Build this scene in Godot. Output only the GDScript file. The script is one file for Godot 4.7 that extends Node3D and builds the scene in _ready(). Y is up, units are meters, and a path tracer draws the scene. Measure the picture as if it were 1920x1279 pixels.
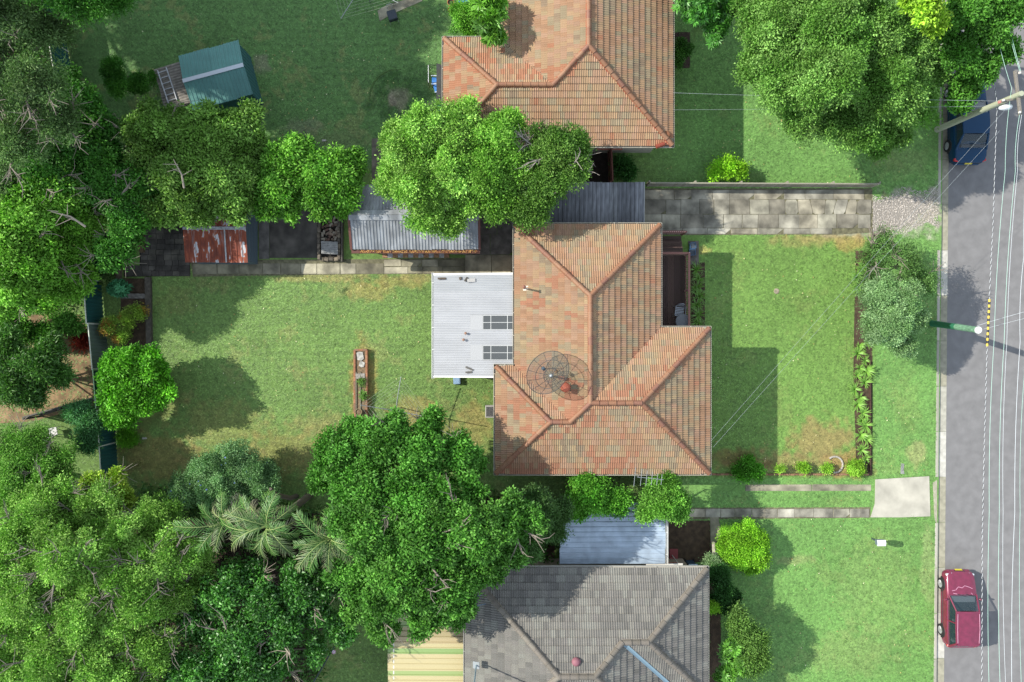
extends Node3D
# A suburban block seen straight down from a drone. x runs to the right of the picture (east), z to its bottom, y is up.

const CAM_H := 42.0
const SC := 35.5          # metres on the ground = pixels of the photograph / SC

var rng := RandomNumberGenerator.new()
var used := {}
var mats := {}
var tex := {}
var noise_a := FastNoiseLite.new()
var noise_b := FastNoiseLite.new()
var noise_c := FastNoiseLite.new()

class Geo:
	var v := PackedVector3Array()
	var n := PackedVector3Array()
	var c := PackedColorArray()
	var t := PackedVector2Array()
	var ix := PackedInt32Array()
	var col := Color.WHITE

	func vert(p: Vector3, nor: Vector3, uv := Vector2.ZERO) -> int:
		v.append(p); n.append(nor); c.append(col); t.append(uv)
		return v.size() - 1

	func tri_i(a: int, b: int, d: int) -> void:
		var g := (v[b] - v[a]).cross(v[d] - v[a])
		if g.dot(n[a] + n[b] + n[d]) > 0.0:
			ix.append(a); ix.append(d); ix.append(b)
		else:
			ix.append(a); ix.append(b); ix.append(d)

	func face(pts: Array, out: Vector3) -> void:
		var nor := Vector3.ZERO
		for i in pts.size():
			var p: Vector3 = pts[i]
			var q: Vector3 = pts[(i + 1) % pts.size()]
			nor += Vector3((p.y - q.y) * (p.z + q.z), (p.z - q.z) * (p.x + q.x), (p.x - q.x) * (p.y + q.y))
		nor = nor.normalized()
		if nor.dot(out) < 0.0:
			nor = -nor
		var first := v.size()
		for p in pts:
			vert(p, nor, Vector2(p.x, p.z))
		for i in range(1, pts.size() - 1):
			tri_i(first, first + i, first + i + 1)

	func tri_s(a: Vector3, b: Vector3, d: Vector3, na: Vector3, nb: Vector3, nd: Vector3) -> void:
		tri_i(vert(a, na), vert(b, nb), vert(d, nd))

	func box(at: Vector3, size: Vector3, b := Basis.IDENTITY, bevel := 0.0) -> void:
		var h := size * 0.5
		if bevel <= 0.0:
			for ax in 3:
				for s in [-1.0, 1.0]:
					var o := Vector3.ZERO
					o[ax] = s
					var u := (ax + 1) % 3
					var w := (ax + 2) % 3
					var pts := []
					for q in [[-1, -1], [1, -1], [1, 1], [-1, 1]]:
						var p := Vector3.ZERO
						p[ax] = s * h[ax]; p[u] = q[0] * h[u]; p[w] = q[1] * h[w]
						pts.append(at + b * p)
					face(pts, b * o)
			return
		var e := minf(bevel, minf(h.x, minf(h.y, h.z)) * 0.9)
		for ax in 3:
			var u := (ax + 1) % 3
			var w := (ax + 2) % 3
			for s in [-1.0, 1.0]:
				var o := Vector3.ZERO
				o[ax] = s
				var pts := []
				for q in [[-1, -1], [1, -1], [1, 1], [-1, 1]]:
					var p := Vector3.ZERO
					p[ax] = s * h[ax]; p[u] = q[0] * (h[u] - e); p[w] = q[1] * (h[w] - e)
					pts.append(at + b * p)
				face(pts, b * o)
			for s1 in [-1.0, 1.0]:
				for s2 in [-1.0, 1.0]:
					var pts := []
					for k in [[1, 0, -1], [1, 0, 1], [0, 1, 1], [0, 1, -1]]:
						var p := Vector3.ZERO
						p[u] = s1 * (h[u] - (0.0 if k[0] else e)); p[w] = s2 * (h[w] - (0.0 if k[1] else e)); p[ax] = k[2] * (h[ax] - e)
						pts.append(at + b * p)
					var o := Vector3.ZERO
					o[u] = s1; o[w] = s2
					face(pts, b * o)
		for sx in [-1.0, 1.0]:
			for sy in [-1.0, 1.0]:
				for sz in [-1.0, 1.0]:
					var pts := []
					for k in 3:
						var p := Vector3(sx * (h.x - e), sy * (h.y - e), sz * (h.z - e))
						p[k] = [sx, sy, sz][k] * h[k]
						pts.append(at + b * p)
					face(pts, b * Vector3(sx, sy, sz))

	func tube(pts: Array, radii: Array, sides := 6, caps := true) -> void:
		var rings := []
		var last := pts.size() - 1
		var side := Vector3.ZERO
		for i in pts.size():
			var d: Vector3 = (pts[mini(i + 1, last)] - pts[maxi(i - 1, 0)]).normalized()
			if side == Vector3.ZERO:
				side = d.cross(Vector3.UP if absf(d.y) < 0.9 else Vector3.RIGHT).normalized()
			else:
				side = (side - d * side.dot(d)).normalized()
			var up := d.cross(side)
			var ring := []
			for j in sides:
				var a := TAU * j / sides
				var o := side * cos(a) + up * sin(a)
				ring.append(vert(pts[i] + o * radii[mini(i, radii.size() - 1)], o))
			rings.append(ring)
			if caps and (i == 0 or i == last):
				var cap := []
				for k in ring:
					cap.append(v[k])
				face(cap, -d if i == 0 else d)
		for i in last:
			for j in sides:
				var k := (j + 1) % sides
				tri_i(rings[i][j], rings[i][k], rings[i + 1][k])
				tri_i(rings[i][j], rings[i + 1][k], rings[i + 1][j])

	func bar(a: Vector3, b: Vector3, r: float, sides := 5) -> void:
		tube([a, b], [r, r], sides)

	func lathe(profile: Array, at: Vector3, sides := 16, b := Basis.IDENTITY) -> void:
		# profile: Vector2(radius, height) from the bottom up, smooth within, closed where the radius is 0
		var rows := []
		for i in profile.size():
			var p: Vector2 = profile[i]
			var d: Vector2 = profile[mini(i + 1, profile.size() - 1)] - profile[maxi(i - 1, 0)]
			var o2 := Vector2(d.y, -d.x).normalized()
			var row := []
			for j in sides:
				var a := TAU * j / sides
				var e := Vector3(cos(a), 0, sin(a))
				row.append(vert(at + b * (e * p.x + Vector3.UP * p.y), b * (e * o2.x + Vector3.UP * o2.y)))
			rows.append(row)
		for i in profile.size() - 1:
			for j in sides:
				var k := (j + 1) % sides
				if profile[i].x > 0.0:
					tri_i(rows[i][j], rows[i][k], rows[i + 1][k])
				if profile[i + 1].x > 0.0:
					tri_i(rows[i][j], rows[i + 1][k], rows[i + 1][j])

	func prism(poly: PackedVector2Array, y0: float, y1: float, bevel := 0.0, bottom := false) -> void:
		# poly in x, z
		var top := poly
		if bevel > 0.0:
			var shrunk := Geometry2D.offset_polygon(poly, -bevel)
			if shrunk.size() > 0 and shrunk[0].size() == poly.size():
				top = shrunk[0]
				var best := 0
				for k in top.size():
					if top[k].distance_to(poly[0]) < top[best].distance_to(poly[0]):
						best = k
				var turned := PackedVector2Array()
				for k in top.size():
					turned.append(top[(best + k) % top.size()])
				if turned.size() > 1 and turned[1].distance_to(poly[1]) > turned[turned.size() - 1].distance_to(poly[1]):
					bevel = 0.0
					top = poly
				else:
					top = turned
			else:
				bevel = 0.0
		var tri := Geometry2D.triangulate_polygon(top)
		for k in range(0, tri.size(), 3):
			face([Vector3(top[tri[k]].x, y1, top[tri[k]].y), Vector3(top[tri[k + 1]].x, y1, top[tri[k + 1]].y), Vector3(top[tri[k + 2]].x, y1, top[tri[k + 2]].y)], Vector3.UP)
			if bottom:
				face([Vector3(top[tri[k]].x, y0, top[tri[k]].y), Vector3(top[tri[k + 1]].x, y0, top[tri[k + 1]].y), Vector3(top[tri[k + 2]].x, y0, top[tri[k + 2]].y)], Vector3.DOWN)
		var area := 0.0
		for i in poly.size():
			area += poly[i].cross(poly[(i + 1) % poly.size()])
		for i in poly.size():
			var j := (i + 1) % poly.size()
			var d := poly[j] - poly[i]
			var o := Vector3(d.y, 0, -d.x) * (1.0 if area > 0.0 else -1.0)
			face([Vector3(poly[i].x, y0, poly[i].y), Vector3(poly[j].x, y0, poly[j].y), Vector3(poly[j].x, y1 - bevel, poly[j].y), Vector3(poly[i].x, y1 - bevel, poly[i].y)], o)
			if bevel > 0.0:
				face([Vector3(poly[i].x, y1 - bevel, poly[i].y), Vector3(poly[j].x, y1 - bevel, poly[j].y), Vector3(top[j].x, y1, top[j].y), Vector3(top[i].x, y1, top[i].y)], o.normalized() + Vector3.UP)

	func mesh() -> ArrayMesh:
		var a := []
		a.resize(Mesh.ARRAY_MAX)
		a[Mesh.ARRAY_VERTEX] = v; a[Mesh.ARRAY_NORMAL] = n; a[Mesh.ARRAY_COLOR] = c; a[Mesh.ARRAY_TEX_UV] = t; a[Mesh.ARRAY_INDEX] = ix
		var m := ArrayMesh.new()
		m.add_surface_from_arrays(Mesh.PRIMITIVE_TRIANGLES, a)
		return m


# ---------------------------------------------------------------- naming and placing

func spot(px: float, py: float, h := 0.0) -> Vector3:
	var k := (1.0 - h / CAM_H) / SC
	return Vector3((px - 960.0) * k, h, (py - 639.5) * k)

func spot2(px: float, py: float, h := 0.0) -> Vector2:
	var p := spot(px, py, h)
	return Vector2(p.x, p.z)

func flat(list: Array, h := 0.0) -> PackedVector2Array:
	# a list of x, y pixel pairs as a polygon on the plane at height h
	var out := PackedVector2Array()
	for i in range(0, list.size(), 2):
		out.append(spot2(list[i], list[i + 1], h))
	return out

func rect(x0: float, z0: float, x1: float, z1: float) -> PackedVector2Array:
	return PackedVector2Array([Vector2(x0, z0), Vector2(x1, z0), Vector2(x1, z1), Vector2(x0, z1)])

func numbered(called: String) -> String:
	if used.has(called):
		used[called] += 1
		return "%s_%03d" % [called, used[called]]
	used[called] = 0
	return called

func tag(o: Node, label: String, category: String, group := "") -> Node:
	o.set_meta("label", label)
	o.set_meta("category", category)
	if group:
		o.set_meta("group", group)
	return o

func thing(called: String, label: String, category: String, at: Vector3, group := "", turn := 0.0) -> Node3D:
	var o := Node3D.new()
	o.name = numbered(called)
	o.position = at
	o.rotation.y = turn
	add_child(o)
	tag(o, label, category, group)
	return o

func glob(node: Node) -> Transform3D:
	var t := Transform3D()
	while node is Node3D and node != self:
		t = node.transform * t
		node = node.get_parent()
	return t

func part(parent: Node, called: String, shape, m: Material, at := Transform3D()) -> MeshInstance3D:
	# a mesh whose coordinates (and «at») are the world's
	var o := MeshInstance3D.new()
	o.name = called
	o.mesh = shape.mesh() if shape is Geo else shape
	o.material_override = m
	o.transform = glob(parent).affine_inverse() * at
	parent.add_child(o, true)
	return o

func own(parent: Node, called: String, shape, m: Material, at := Transform3D()) -> MeshInstance3D:
	# a mesh whose coordinates are its parent's
	var o := MeshInstance3D.new()
	o.name = called
	o.mesh = shape.mesh() if shape is Geo else shape
	o.material_override = m
	o.transform = at
	parent.add_child(o, true)
	return o

func solo(called: String, shape, m: Material, at: Vector3, label: String, category: String, group := "", turn := 0.0) -> MeshInstance3D:
	# a thing that is one mesh, in coordinates of its own
	var o := MeshInstance3D.new()
	o.name = numbered(called)
	o.mesh = shape.mesh() if shape is Geo else shape
	o.material_override = m
	o.position = at
	o.rotation.y = turn
	add_child(o)
	tag(o, label, category, group)
	return o

func struct(called: String, shape, m: Material) -> MeshInstance3D:
	var o := MeshInstance3D.new()
	o.name = numbered(called)
	o.mesh = shape.mesh() if shape is Geo else shape
	o.material_override = m
	add_child(o)
	o.set_meta("kind", "structure")
	return o

func copy(o: Node3D, called: String, at: Vector3, turn: float, label: String, size := 1.0) -> Node3D:
	var r: Node3D = o.duplicate()
	r.name = numbered(called)
	add_child(r)
	r.position = at
	r.rotation.y = turn
	r.scale = Vector3.ONE * size
	r.set_meta("label", label)
	return r

func many(parent: Node, called: String, mesh: Mesh, m: Material, where: Array, tint: PackedColorArray) -> MultiMeshInstance3D:
	var mm := MultiMesh.new()
	mm.transform_format = MultiMesh.TRANSFORM_3D
	mm.use_colors = true
	mm.mesh = mesh
	mm.instance_count = where.size()
	for i in where.size():
		mm.set_instance_transform(i, where[i])
		mm.set_instance_color(i, tint[i])
	var o := MultiMeshInstance3D.new()
	o.name = called
	o.multimesh = mm
	o.material_override = m
	o.transform = glob(parent).affine_inverse()
	parent.add_child(o, true)
	o.set_meta("kind", "stuff")
	return o

func rf(a: float, b: float) -> float:
	return rng.randf_range(a, b)

func jitter(s: float) -> Vector3:
	return Vector3(rf(-s, s), rf(-s, s), rf(-s, s))

func lin(hex: String) -> Color:
	return Color(hex).srgb_to_linear()

# ---------------------------------------------------------------- materials

func noise_tex(freq: float, octaves: int, low: float, high: float, size := 512, kind := FastNoiseLite.TYPE_SIMPLEX_SMOOTH, normal := 0.0) -> NoiseTexture2D:
	var nz := FastNoiseLite.new()
	nz.noise_type = kind
	nz.frequency = freq
	nz.fractal_octaves = octaves
	nz.seed = int(freq * 1000.0) + octaves
	var t := NoiseTexture2D.new()
	t.width = size
	t.height = size
	t.seamless = true
	t.noise = nz
	if normal > 0.0:
		t.as_normal_map = true
		t.bump_strength = normal
		return t
	var g := Gradient.new()
	g.set_color(0, Color(low, low, low))
	g.set_color(1, Color(high, high, high))
	t.color_ramp = g
	return t

func make_textures() -> void:
	tex.fine = noise_tex(0.09, 3, 0.80, 1.0)
	tex.blotch = noise_tex(0.006, 6, 0.80, 1.0)
	tex.strong = noise_tex(0.007, 6, 0.62, 1.0)
	tex.stain = noise_tex(0.008, 6, 0.46, 1.0)
	tex.soft = noise_tex(0.006, 5, 0.88, 1.0)
	var lt := noise_tex(0.05, 4, 0.0, 1.0)
	lt.color_ramp.offsets = PackedFloat32Array([0.0, 0.38, 0.5, 0.62, 1.0])
	lt.color_ramp.colors = PackedColorArray([Color(0.70, 0.72, 0.66), Color(0.88, 0.88, 0.80), Color(1.0, 0.97, 0.93), Color(1.0, 0.93, 0.88), Color(0.96, 0.84, 0.77)])
	tex.lichen = lt
	tex.speck = noise_tex(0.25, 2, 0.55, 1.0)
	tex.bump = noise_tex(0.08, 4, 0.0, 1.0)
	tex.grain = noise_tex(0.05, 4, 0.45, 1.0)

func mat(key: String, hex: String, rough := 0.8, texture := "", scale := Vector3.ONE, metal := 0.0, relief := 0.0) -> StandardMaterial3D:
	if mats.has(key):
		return mats[key]
	var m := StandardMaterial3D.new()
	m.resource_name = key
	m.albedo_color = Color(hex)
	m.roughness = rough
	m.metallic = metal
	if texture:
		m.albedo_texture = tex[texture]
		m.uv1_triplanar = true
		m.uv1_world_triplanar = true
		m.uv1_scale = scale
	if relief > 0.0:
		m.heightmap_enabled = true
		m.heightmap_texture = tex.bump
		m.heightmap_scale = relief
	mats[key] = m
	return m

func tinted(key: String, rough := 0.8, texture := "", scale := Vector3.ONE) -> StandardMaterial3D:
	# base colour from the vertices or the copies
	var fresh := not mats.has(key)
	var m := mat(key, "ffffff", rough, texture, scale)
	if fresh:
		m.vertex_color_use_as_albedo = true
	return m

func glass(key: String, hex: String, alpha: float) -> StandardMaterial3D:
	if mats.has(key):
		return mats[key]
	var m := mat(key, hex, 0.04)
	m.albedo_color.a = alpha
	m.transparency = BaseMaterial3D.TRANSPARENCY_ALPHA
	return m

# ---------------------------------------------------------------- tiled roofs

class Tiles:
	var where: Array = []
	var pick := PackedInt32Array()
	var shade := PackedFloat32Array()
	var cut := Geo.new()

func tile_profile(x: float, tw: float, pans: int, deep: float) -> float:
	# two rounded pans with a raised roll at each side
	var f := fposmod(x / tw * pans, 1.0)
	return deep * pow(absf(cos(f * PI)), 3.0)

func tile_mesh(tw: float, length: float, pans: int, deep: float, lift: float) -> ArrayMesh:
	var g := Geo.new()
	var steps := pans * 4
	var prev := []
	for i in steps + 1:
		var x := -tw / 2 + tw * i / steps
		var y := tile_profile(x + tw / 2, tw, pans, deep)
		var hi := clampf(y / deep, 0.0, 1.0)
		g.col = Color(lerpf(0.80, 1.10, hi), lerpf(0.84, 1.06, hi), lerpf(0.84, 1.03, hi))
		var now := [Vector3(x, y + lift, 0), Vector3(x, y * 0.8, length), Vector3(x, -0.012, 0)]
		if i > 0:
			g.face([prev[0], now[0], now[1], prev[1]], Vector3.UP)
			g.face([prev[2], now[2], now[0], prev[0]], Vector3.FORWARD)
		prev = now
	return g.mesh()

func tile_slope(tl: Tiles, poly: PackedVector2Array, ea: Vector2, eb: Vector2, h0: float, rise: float, tw: float, run: float, pans: int, deep: float, chooser: Callable) -> void:
	var u := (eb - ea).normalized()
	var mid := Vector2.ZERO
	for p in poly:
		mid += p / poly.size()
	var w := Vector2(-u.y, u.x)
	if w.dot(mid - ea) < 0.0:
		w = -w
	var st := PackedVector2Array()
	var s0 := 1e9; var s1 := -1e9; var t1 := 0.0
	for p in poly:
		var q := Vector2((p - ea).dot(u), (p - ea).dot(w))
		st.append(q)
		s0 = minf(s0, q.x); s1 = maxf(s1, q.x); t1 = maxf(t1, q.y)
	var slope_len := sqrt(1.0 + rise * rise)
	var zdir := (Vector3(w.x, rise, w.y)).normalized()
	var xdir := Vector3(u.x, 0, u.y)
	var ydir := zdir.cross(xdir)
	if ydir.y < 0.0:
		xdir = -xdir
		ydir = -ydir
	var over := 0.06
	var lift := 0.046
	var row := 0
	var t := -0.03
	while t < t1:
		var s := floorf(s0 / tw) * tw - (tw * 0.5 if row % 2 else 0.0)
		while s < s1:
			var a := Vector2(s, t); var b := Vector2(s + tw, t + run)
			var inside := 0
			for q in [Vector2(a.x + 0.01, maxf(a.y, 0.005)), Vector2(b.x - 0.01, maxf(a.y, 0.005)), Vector2(b.x - 0.01, b.y), Vector2(a.x + 0.01, b.y)]:
				if Geometry2D.is_point_in_polygon(q, st):
					inside += 1
			var centre := ea + u * (s + tw / 2) + w * (t + run / 2)
			if inside == 4:
				var p2 := ea + u * (s + tw / 2) + w * t
				var wob := Basis(ydir, rf(-0.012, 0.012)) * Basis(xdir, rf(-0.008, 0.008))
				tl.where.append(Transform3D(wob * Basis(xdir, ydir, zdir), Vector3(p2.x, h0 + t * rise + rf(-0.003, 0.004), p2.y)))
				tl.pick.append(chooser.call(centre))
				tl.shade.append(rf(0.90, 1.09))
			else:
				tl.cut.col = palette_color(chooser.call(centre)) * rf(0.90, 1.09)
				var steps := pans * 4
				for i in steps:
					var xa := s + tw * i / steps; var xb := s + tw * (i + 1) / steps
					var strip := PackedVector2Array([Vector2(xa, t), Vector2(xb, t), Vector2(xb, t + run + over), Vector2(xa, t + run + over)])
					for piece in Geometry2D.intersect_polygons(strip, st):
						var pts := []
						for q in piece:
							var y: float = tile_profile(q.x - s, tw, pans, deep) + lift * (1.0 - (q.y - t) / (run + over))
							var p2 = ea + u * q.x + w * q.y
							pts.append(Vector3(p2.x, h0 + q.y * rise, p2.y) + ydir * y)
						tl.cut.face(pts, ydir)
			s += tw
		t += run
		row += 1

var palette: Array = []
var tile_tex := "lichen"
func palette_color(i: int) -> Color:
	return lin(palette[i])

func palette_mat(i: int, k: int) -> StandardMaterial3D:
	var key: String = "tile" + palette[i] + str(k)
	if not mats.has(key):
		var c = lin(palette[i]) * [0.92, 1.0, 1.07][k]
		c.a = 1.0
		var m := mat(key, c.linear_to_srgb().to_html(false), 0.85, tile_tex, Vector3.ONE * 1.1, 0.0, 0.4)
		m.vertex_color_use_as_albedo = true
	return mats[key]

func finish_tiles(roof: Node, tl: Tiles, mesh: ArrayMesh) -> void:
	var order := range(tl.where.size())
	var top := PackedFloat32Array()
	for i in tl.where.size():
		var p: Vector3 = tl.where[i].origin
		var lim := 1.0 - p.y / CAM_H
		top.append(p.y if absf(p.x) < 27.0 * lim and absf(p.z) < 17.9 * lim else -1.0)
	order.sort_custom(func(a, b): return top[a] > top[b] or (top[a] == top[b] and a < b))
	var inv := glob(roof).affine_inverse()
	for k in mini(300, order.size()):
		var i: int = order[k]
		var o := MeshInstance3D.new()
		o.name = "roof_tile"
		o.mesh = mesh
		o.material_override = palette_mat(tl.pick[i], 0 if tl.shade[i] < 0.95 else (1 if tl.shade[i] < 1.04 else 2))
		o.transform = inv * tl.where[i]
		roof.add_child(o, true)
	var where := []
	var tint := PackedColorArray()
	for k in range(300, order.size()):
		var i: int = order[k]
		where.append(tl.where[i])
		var c: Color = palette_color(tl.pick[i]) * tl.shade[i]
		c.a = 1.0
		tint.append(c)
	var m := tinted("tile_field_" + tile_tex, 0.85, tile_tex, Vector3.ONE * 1.1)
	m.heightmap_enabled = true
	m.heightmap_texture = tex.bump
	m.heightmap_scale = 0.4
	if where.size():
		many(roof, "roof_tiles", mesh, m, where, tint)
	if tl.cut.v.size():
		var o := part(roof, "cut_roof_tiles", tl.cut, m)
		o.set_meta("kind", "stuff")

func ridge(roof: Node, a: Vector3, b: Vector3, shades: Array, r := 0.125, bed := "8a5544") -> void:
	# half-round caps from the lower end a to the higher end b, each lapping the next
	var d := b - a
	var length := d.length()
	var dir := d / length
	var count := maxi(1, int(round(length / 0.40)))
	var each := length / count
	var side := dir.cross(Vector3.UP).normalized()
	var up := side.cross(dir)
	var key := "cap%.3f" % each
	if not mats.has(key):
		var g := Geo.new()
		var seg := 6
		var rows := []
		for e in [[0.0, 1.08, 0.02], [each * 0.16, 1.08, 0.02], [each * 0.17, 0.98, 0.012], [each * 1.05, 0.90, 0.0]]:
			var row := []
			for j in seg + 1:
				var ang: float = PI * j / seg
				var o := Vector3(cos(ang), sin(ang) * 0.85, 0)
				row.append([Vector3(0, e[2] - 0.015, e[0]) + o * (r * e[1]), o])
			rows.append(row)
		for i in 3:
			for j in seg:
				var q := [rows[i][j], rows[i][j + 1], rows[i + 1][j + 1], rows[i + 1][j]]
				g.tri_s(q[0][0], q[1][0], q[2][0], q[0][1], q[1][1], q[2][1])
				g.tri_s(q[0][0], q[2][0], q[3][0], q[0][1], q[2][1], q[3][1])
		var end := []
		for j in seg + 1:
			end.append(rows[0][j][0])
		g.face(end, Vector3.FORWARD)
		mats[key] = g.mesh()
	for i in count:
		var wob := Basis(Vector3.UP, rf(-0.035, 0.035))
		part(roof, "ridge_cap", mats[key], shades[rng.randi() % shades.size()], Transform3D(wob * Basis(-side, up, dir), a + dir * each * i + up * rf(0.0, 0.012)))
	var mb := Geo.new()
	for s in [-1.0, 1.0]:
		var o: Vector3 = side * s
		mb.face([a + o * (r * 1.02) - Vector3.UP * 0.06, b + o * (r * 1.02) - Vector3.UP * 0.06, b + o * r * 0.6 + up * 0.05, a + o * r * 0.6 + up * 0.05], o + Vector3.UP)
	part(roof, "mortar_bed", mb, mat("mortar" + bed, bed, 0.95, "fine", Vector3.ONE * 3.0))

func gutter(house: Node, a: Vector2, b: Vector2, inside: Vector2, h: float, m: Material) -> void:
	var d := (b - a).normalized()
	var o := Vector2(-d.y, d.x)
	if o.dot(inside - a) > 0.0:
		o = -o
	var g := Geo.new()
	var mid := (a + b) * 0.5
	var length := a.distance_to(b) + 0.2
	var turn := Basis(Vector3(d.x, 0, d.y), Vector3.UP, Vector3(d.x, 0, d.y).cross(Vector3.UP))
	var at := func(off: float, y: float) -> Vector3: return Vector3(mid.x + o.x * off, h + y, mid.y + o.y * off)
	g.box(at.call(0.055, -0.10), Vector3(length, 0.006, 0.11), turn)
	g.box(at.call(0.112, -0.052), Vector3(length, 0.10, 0.022), turn, 0.004)
	g.box(at.call(0.004, -0.052), Vector3(length, 0.10, 0.006), turn)
	var strap := 0.5
	while strap < length - 0.4:
		g.box(at.call(0.055, -0.004) + Vector3(d.x, 0, d.y) * (strap - length / 2), Vector3(0.03, 0.006, 0.12), turn)
		strap += 1.1
	part(house, "gutter", g, m)

func house_shell(house: Node, outline: PackedVector2Array, h0: float, slopes: Array, rise: float, wall_m: Material, deck_m: Material) -> Node:
	# walls under the eaves, the roof's boards under its tiles, soffit and fascia
	var walls := Geometry2D.offset_polygon(outline, -0.45)[0]
	var g := Geo.new()
	g.prism(walls, 0.0, h0 - 0.17)
	part(house, "wall", g, wall_m)
	var r := Geo.new()
	for s in slopes:
		var pts := []
		var ea: Vector2 = s[1]; var eb: Vector2 = s[2]
		var u := (eb - ea).normalized()
		for p in s[0]:
			pts.append(Vector3(p.x, h0 - 0.02 + absf((p - ea).cross(u)) * rise, p.y))
		var poly: PackedVector2Array = s[0]
		var tri := Geometry2D.triangulate_polygon(poly)
		for k in range(0, tri.size(), 3):
			r.face([pts[tri[k]], pts[tri[k + 1]], pts[tri[k + 2]]], Vector3.UP)
	r.prism(outline, h0 - 0.16, h0 - 0.10, 0.0, true)
	for i in outline.size():
		var a := outline[i]; var b := outline[(i + 1) % outline.size()]
		var d := (b - a).normalized()
		r.box(Vector3((a.x + b.x) / 2, h0 - 0.08, (a.y + b.y) / 2), Vector3(a.distance_to(b) - 0.03, 0.16, 0.024), Basis(Vector3(d.x, 0, d.y), Vector3.UP, Vector3(d.x, 0, d.y).cross(Vector3.UP)))
	return part(house, "roof", r, deck_m)

func window(house: Node, at: Vector3, out: Vector3, w: float, h: float) -> void:
	var side := Vector3.UP.cross(out).normalized()
	var b := Basis(side, Vector3.UP, out)
	var f := Geo.new()
	var fm := mat("window_frame", "d8d6cc", 0.5)
	for s in [-1.0, 1.0]:
		f.box(at + side * s * (w / 2 - 0.03) + out * 0.02, Vector3(0.06, h, 0.08), b)
		f.box(at + Vector3.UP * s * (h / 2 - 0.03) + out * 0.02, Vector3(w - 0.12, 0.06, 0.08), b)
	f.box(at + out * 0.02, Vector3(0.05, h - 0.12, 0.07), b)
	var o := part(house, "window", f, fm)
	var p := Geo.new()
	p.box(at + out * 0.012, Vector3(w - 0.1, h - 0.1, 0.012), b)
	part(o, "pane", p, mat("window_pane", "27323a", 0.06))
	var sill := Geo.new()
	sill.box(at + out * 0.06 - Vector3.UP * (h / 2 + 0.04), Vector3(w + 0.12, 0.07, 0.16), b, 0.01)
	part(o, "sill", sill, mat("sill", "8c5a48", 0.8))

# ---------------------------------------------------------------- sheet metal roofs

func sheets(roof: Node, a: Vector3, b: Vector3, up: Vector3, pitch: float, deep: float, kind: String, widths: float, shades: Array, called := "roof_sheet") -> void:
	# sheets laid side by side from a to b, their ribs running along «up»
	var across := b - a
	var length := across.length()
	var x := across / length
	var nor := x.cross(up).normalized()
	if nor.y < 0.0:
		nor = -nor
	var count := maxi(1, int(round(length / widths)))
	var each := length / count
	var ribs := maxi(1, int(round(each / pitch)))
	var p := each / ribs
	var g := Geo.new()
	var pts := []
	for r in ribs:
		if kind == "wave":
			for k in 6:
				pts.append(Vector2((r + k / 6.0) * p, deep * 0.5 * (1.0 - cos(TAU * k / 6.0))))
		else:
			for q in [[0.0, 1.0], [0.12, 1.0], [0.2, 0.0], [0.5, 0.04], [0.8, 0.0], [0.9, 1.0]]:
				pts.append(Vector2((r + q[0]) * p, deep * q[1]))
	pts.append(Vector2(each, 0.0 if kind == "wave" else deep))
	pts.append(Vector2(each + p * 0.12, 0.0 if kind == "wave" else deep))
	for i in pts.size() - 1:
		var q0: Vector3 = x * pts[i].x + nor * pts[i].y
		var q1: Vector3 = x * pts[i + 1].x + nor * pts[i + 1].y
		var o = nor * (pts[i + 1].x - pts[i].x) - x * (pts[i + 1].y - pts[i].y)
		g.face([q0, q1, q1 + up, q0 + up], o)
	var under := Geo.new()
	var mesh := g.mesh()
	for i in count:
		part(roof, called, mesh, shades[rng.randi() % shades.size()], Transform3D(Basis.IDENTITY, a + x * each * i + nor * (0.004 * (i % 2) + rf(0.0, 0.003)) + up.normalized() * rf(-0.02, 0.02)))

# ---------------------------------------------------------------- plants

var leaf := {}

func leaf_quad(g: Geo, at: Vector3, dir: Vector3, nor: Vector3, length: float, width: float, bend := 0.25) -> void:
	# a pointed leaf folded along its midrib
	var side := dir.cross(nor).normalized()
	var tip := at + dir * length - nor * (length * bend)
	var mid := at + dir * length * 0.45 + nor * 0.004
	var l := mid + side * width * 0.5 + nor * width * 0.16
	var r := mid - side * width * 0.5 + nor * width * 0.16
	g.tri_s(at, l, tip, nor, (nor - side * 0.3).normalized(), nor)
	g.tri_s(at, r, tip, nor, (nor + side * 0.3).normalized(), nor)

func leaf_clump(count: int, radius: float, length: float, width: float, up_bias := 0.7) -> ArrayMesh:
	var g := Geo.new()
	for i in count:
		var at := Vector3(rng.randfn(), rng.randfn() * 0.7, rng.randfn()) * radius * 0.55
		var dir := (at.normalized() + jitter(0.9) + Vector3.UP * 0.1).normalized()
		var nor := (Vector3.UP * up_bias + jitter(0.8))
		nor = (nor - dir * nor.dot(dir)).normalized()
		var k := rf(0.75, 1.2)
		leaf_quad(g, at, dir, nor, length * k, width * k)
	return g.mesh()

func rosette(count: int, length: float, width: float) -> ArrayMesh:
	var g := Geo.new()
	for i in count:
		var a := TAU * i / count + rf(-0.2, 0.2)
		var pitch := rf(0.0, 0.5)
		var dir := Vector3(cos(a), pitch, sin(a)).normalized()
		var nor := (Vector3.UP - dir * dir.y).normalized()
		leaf_quad(g, dir * 0.03, dir, nor, length * rf(0.8, 1.1), width, 0.35)
	return g.mesh()

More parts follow.
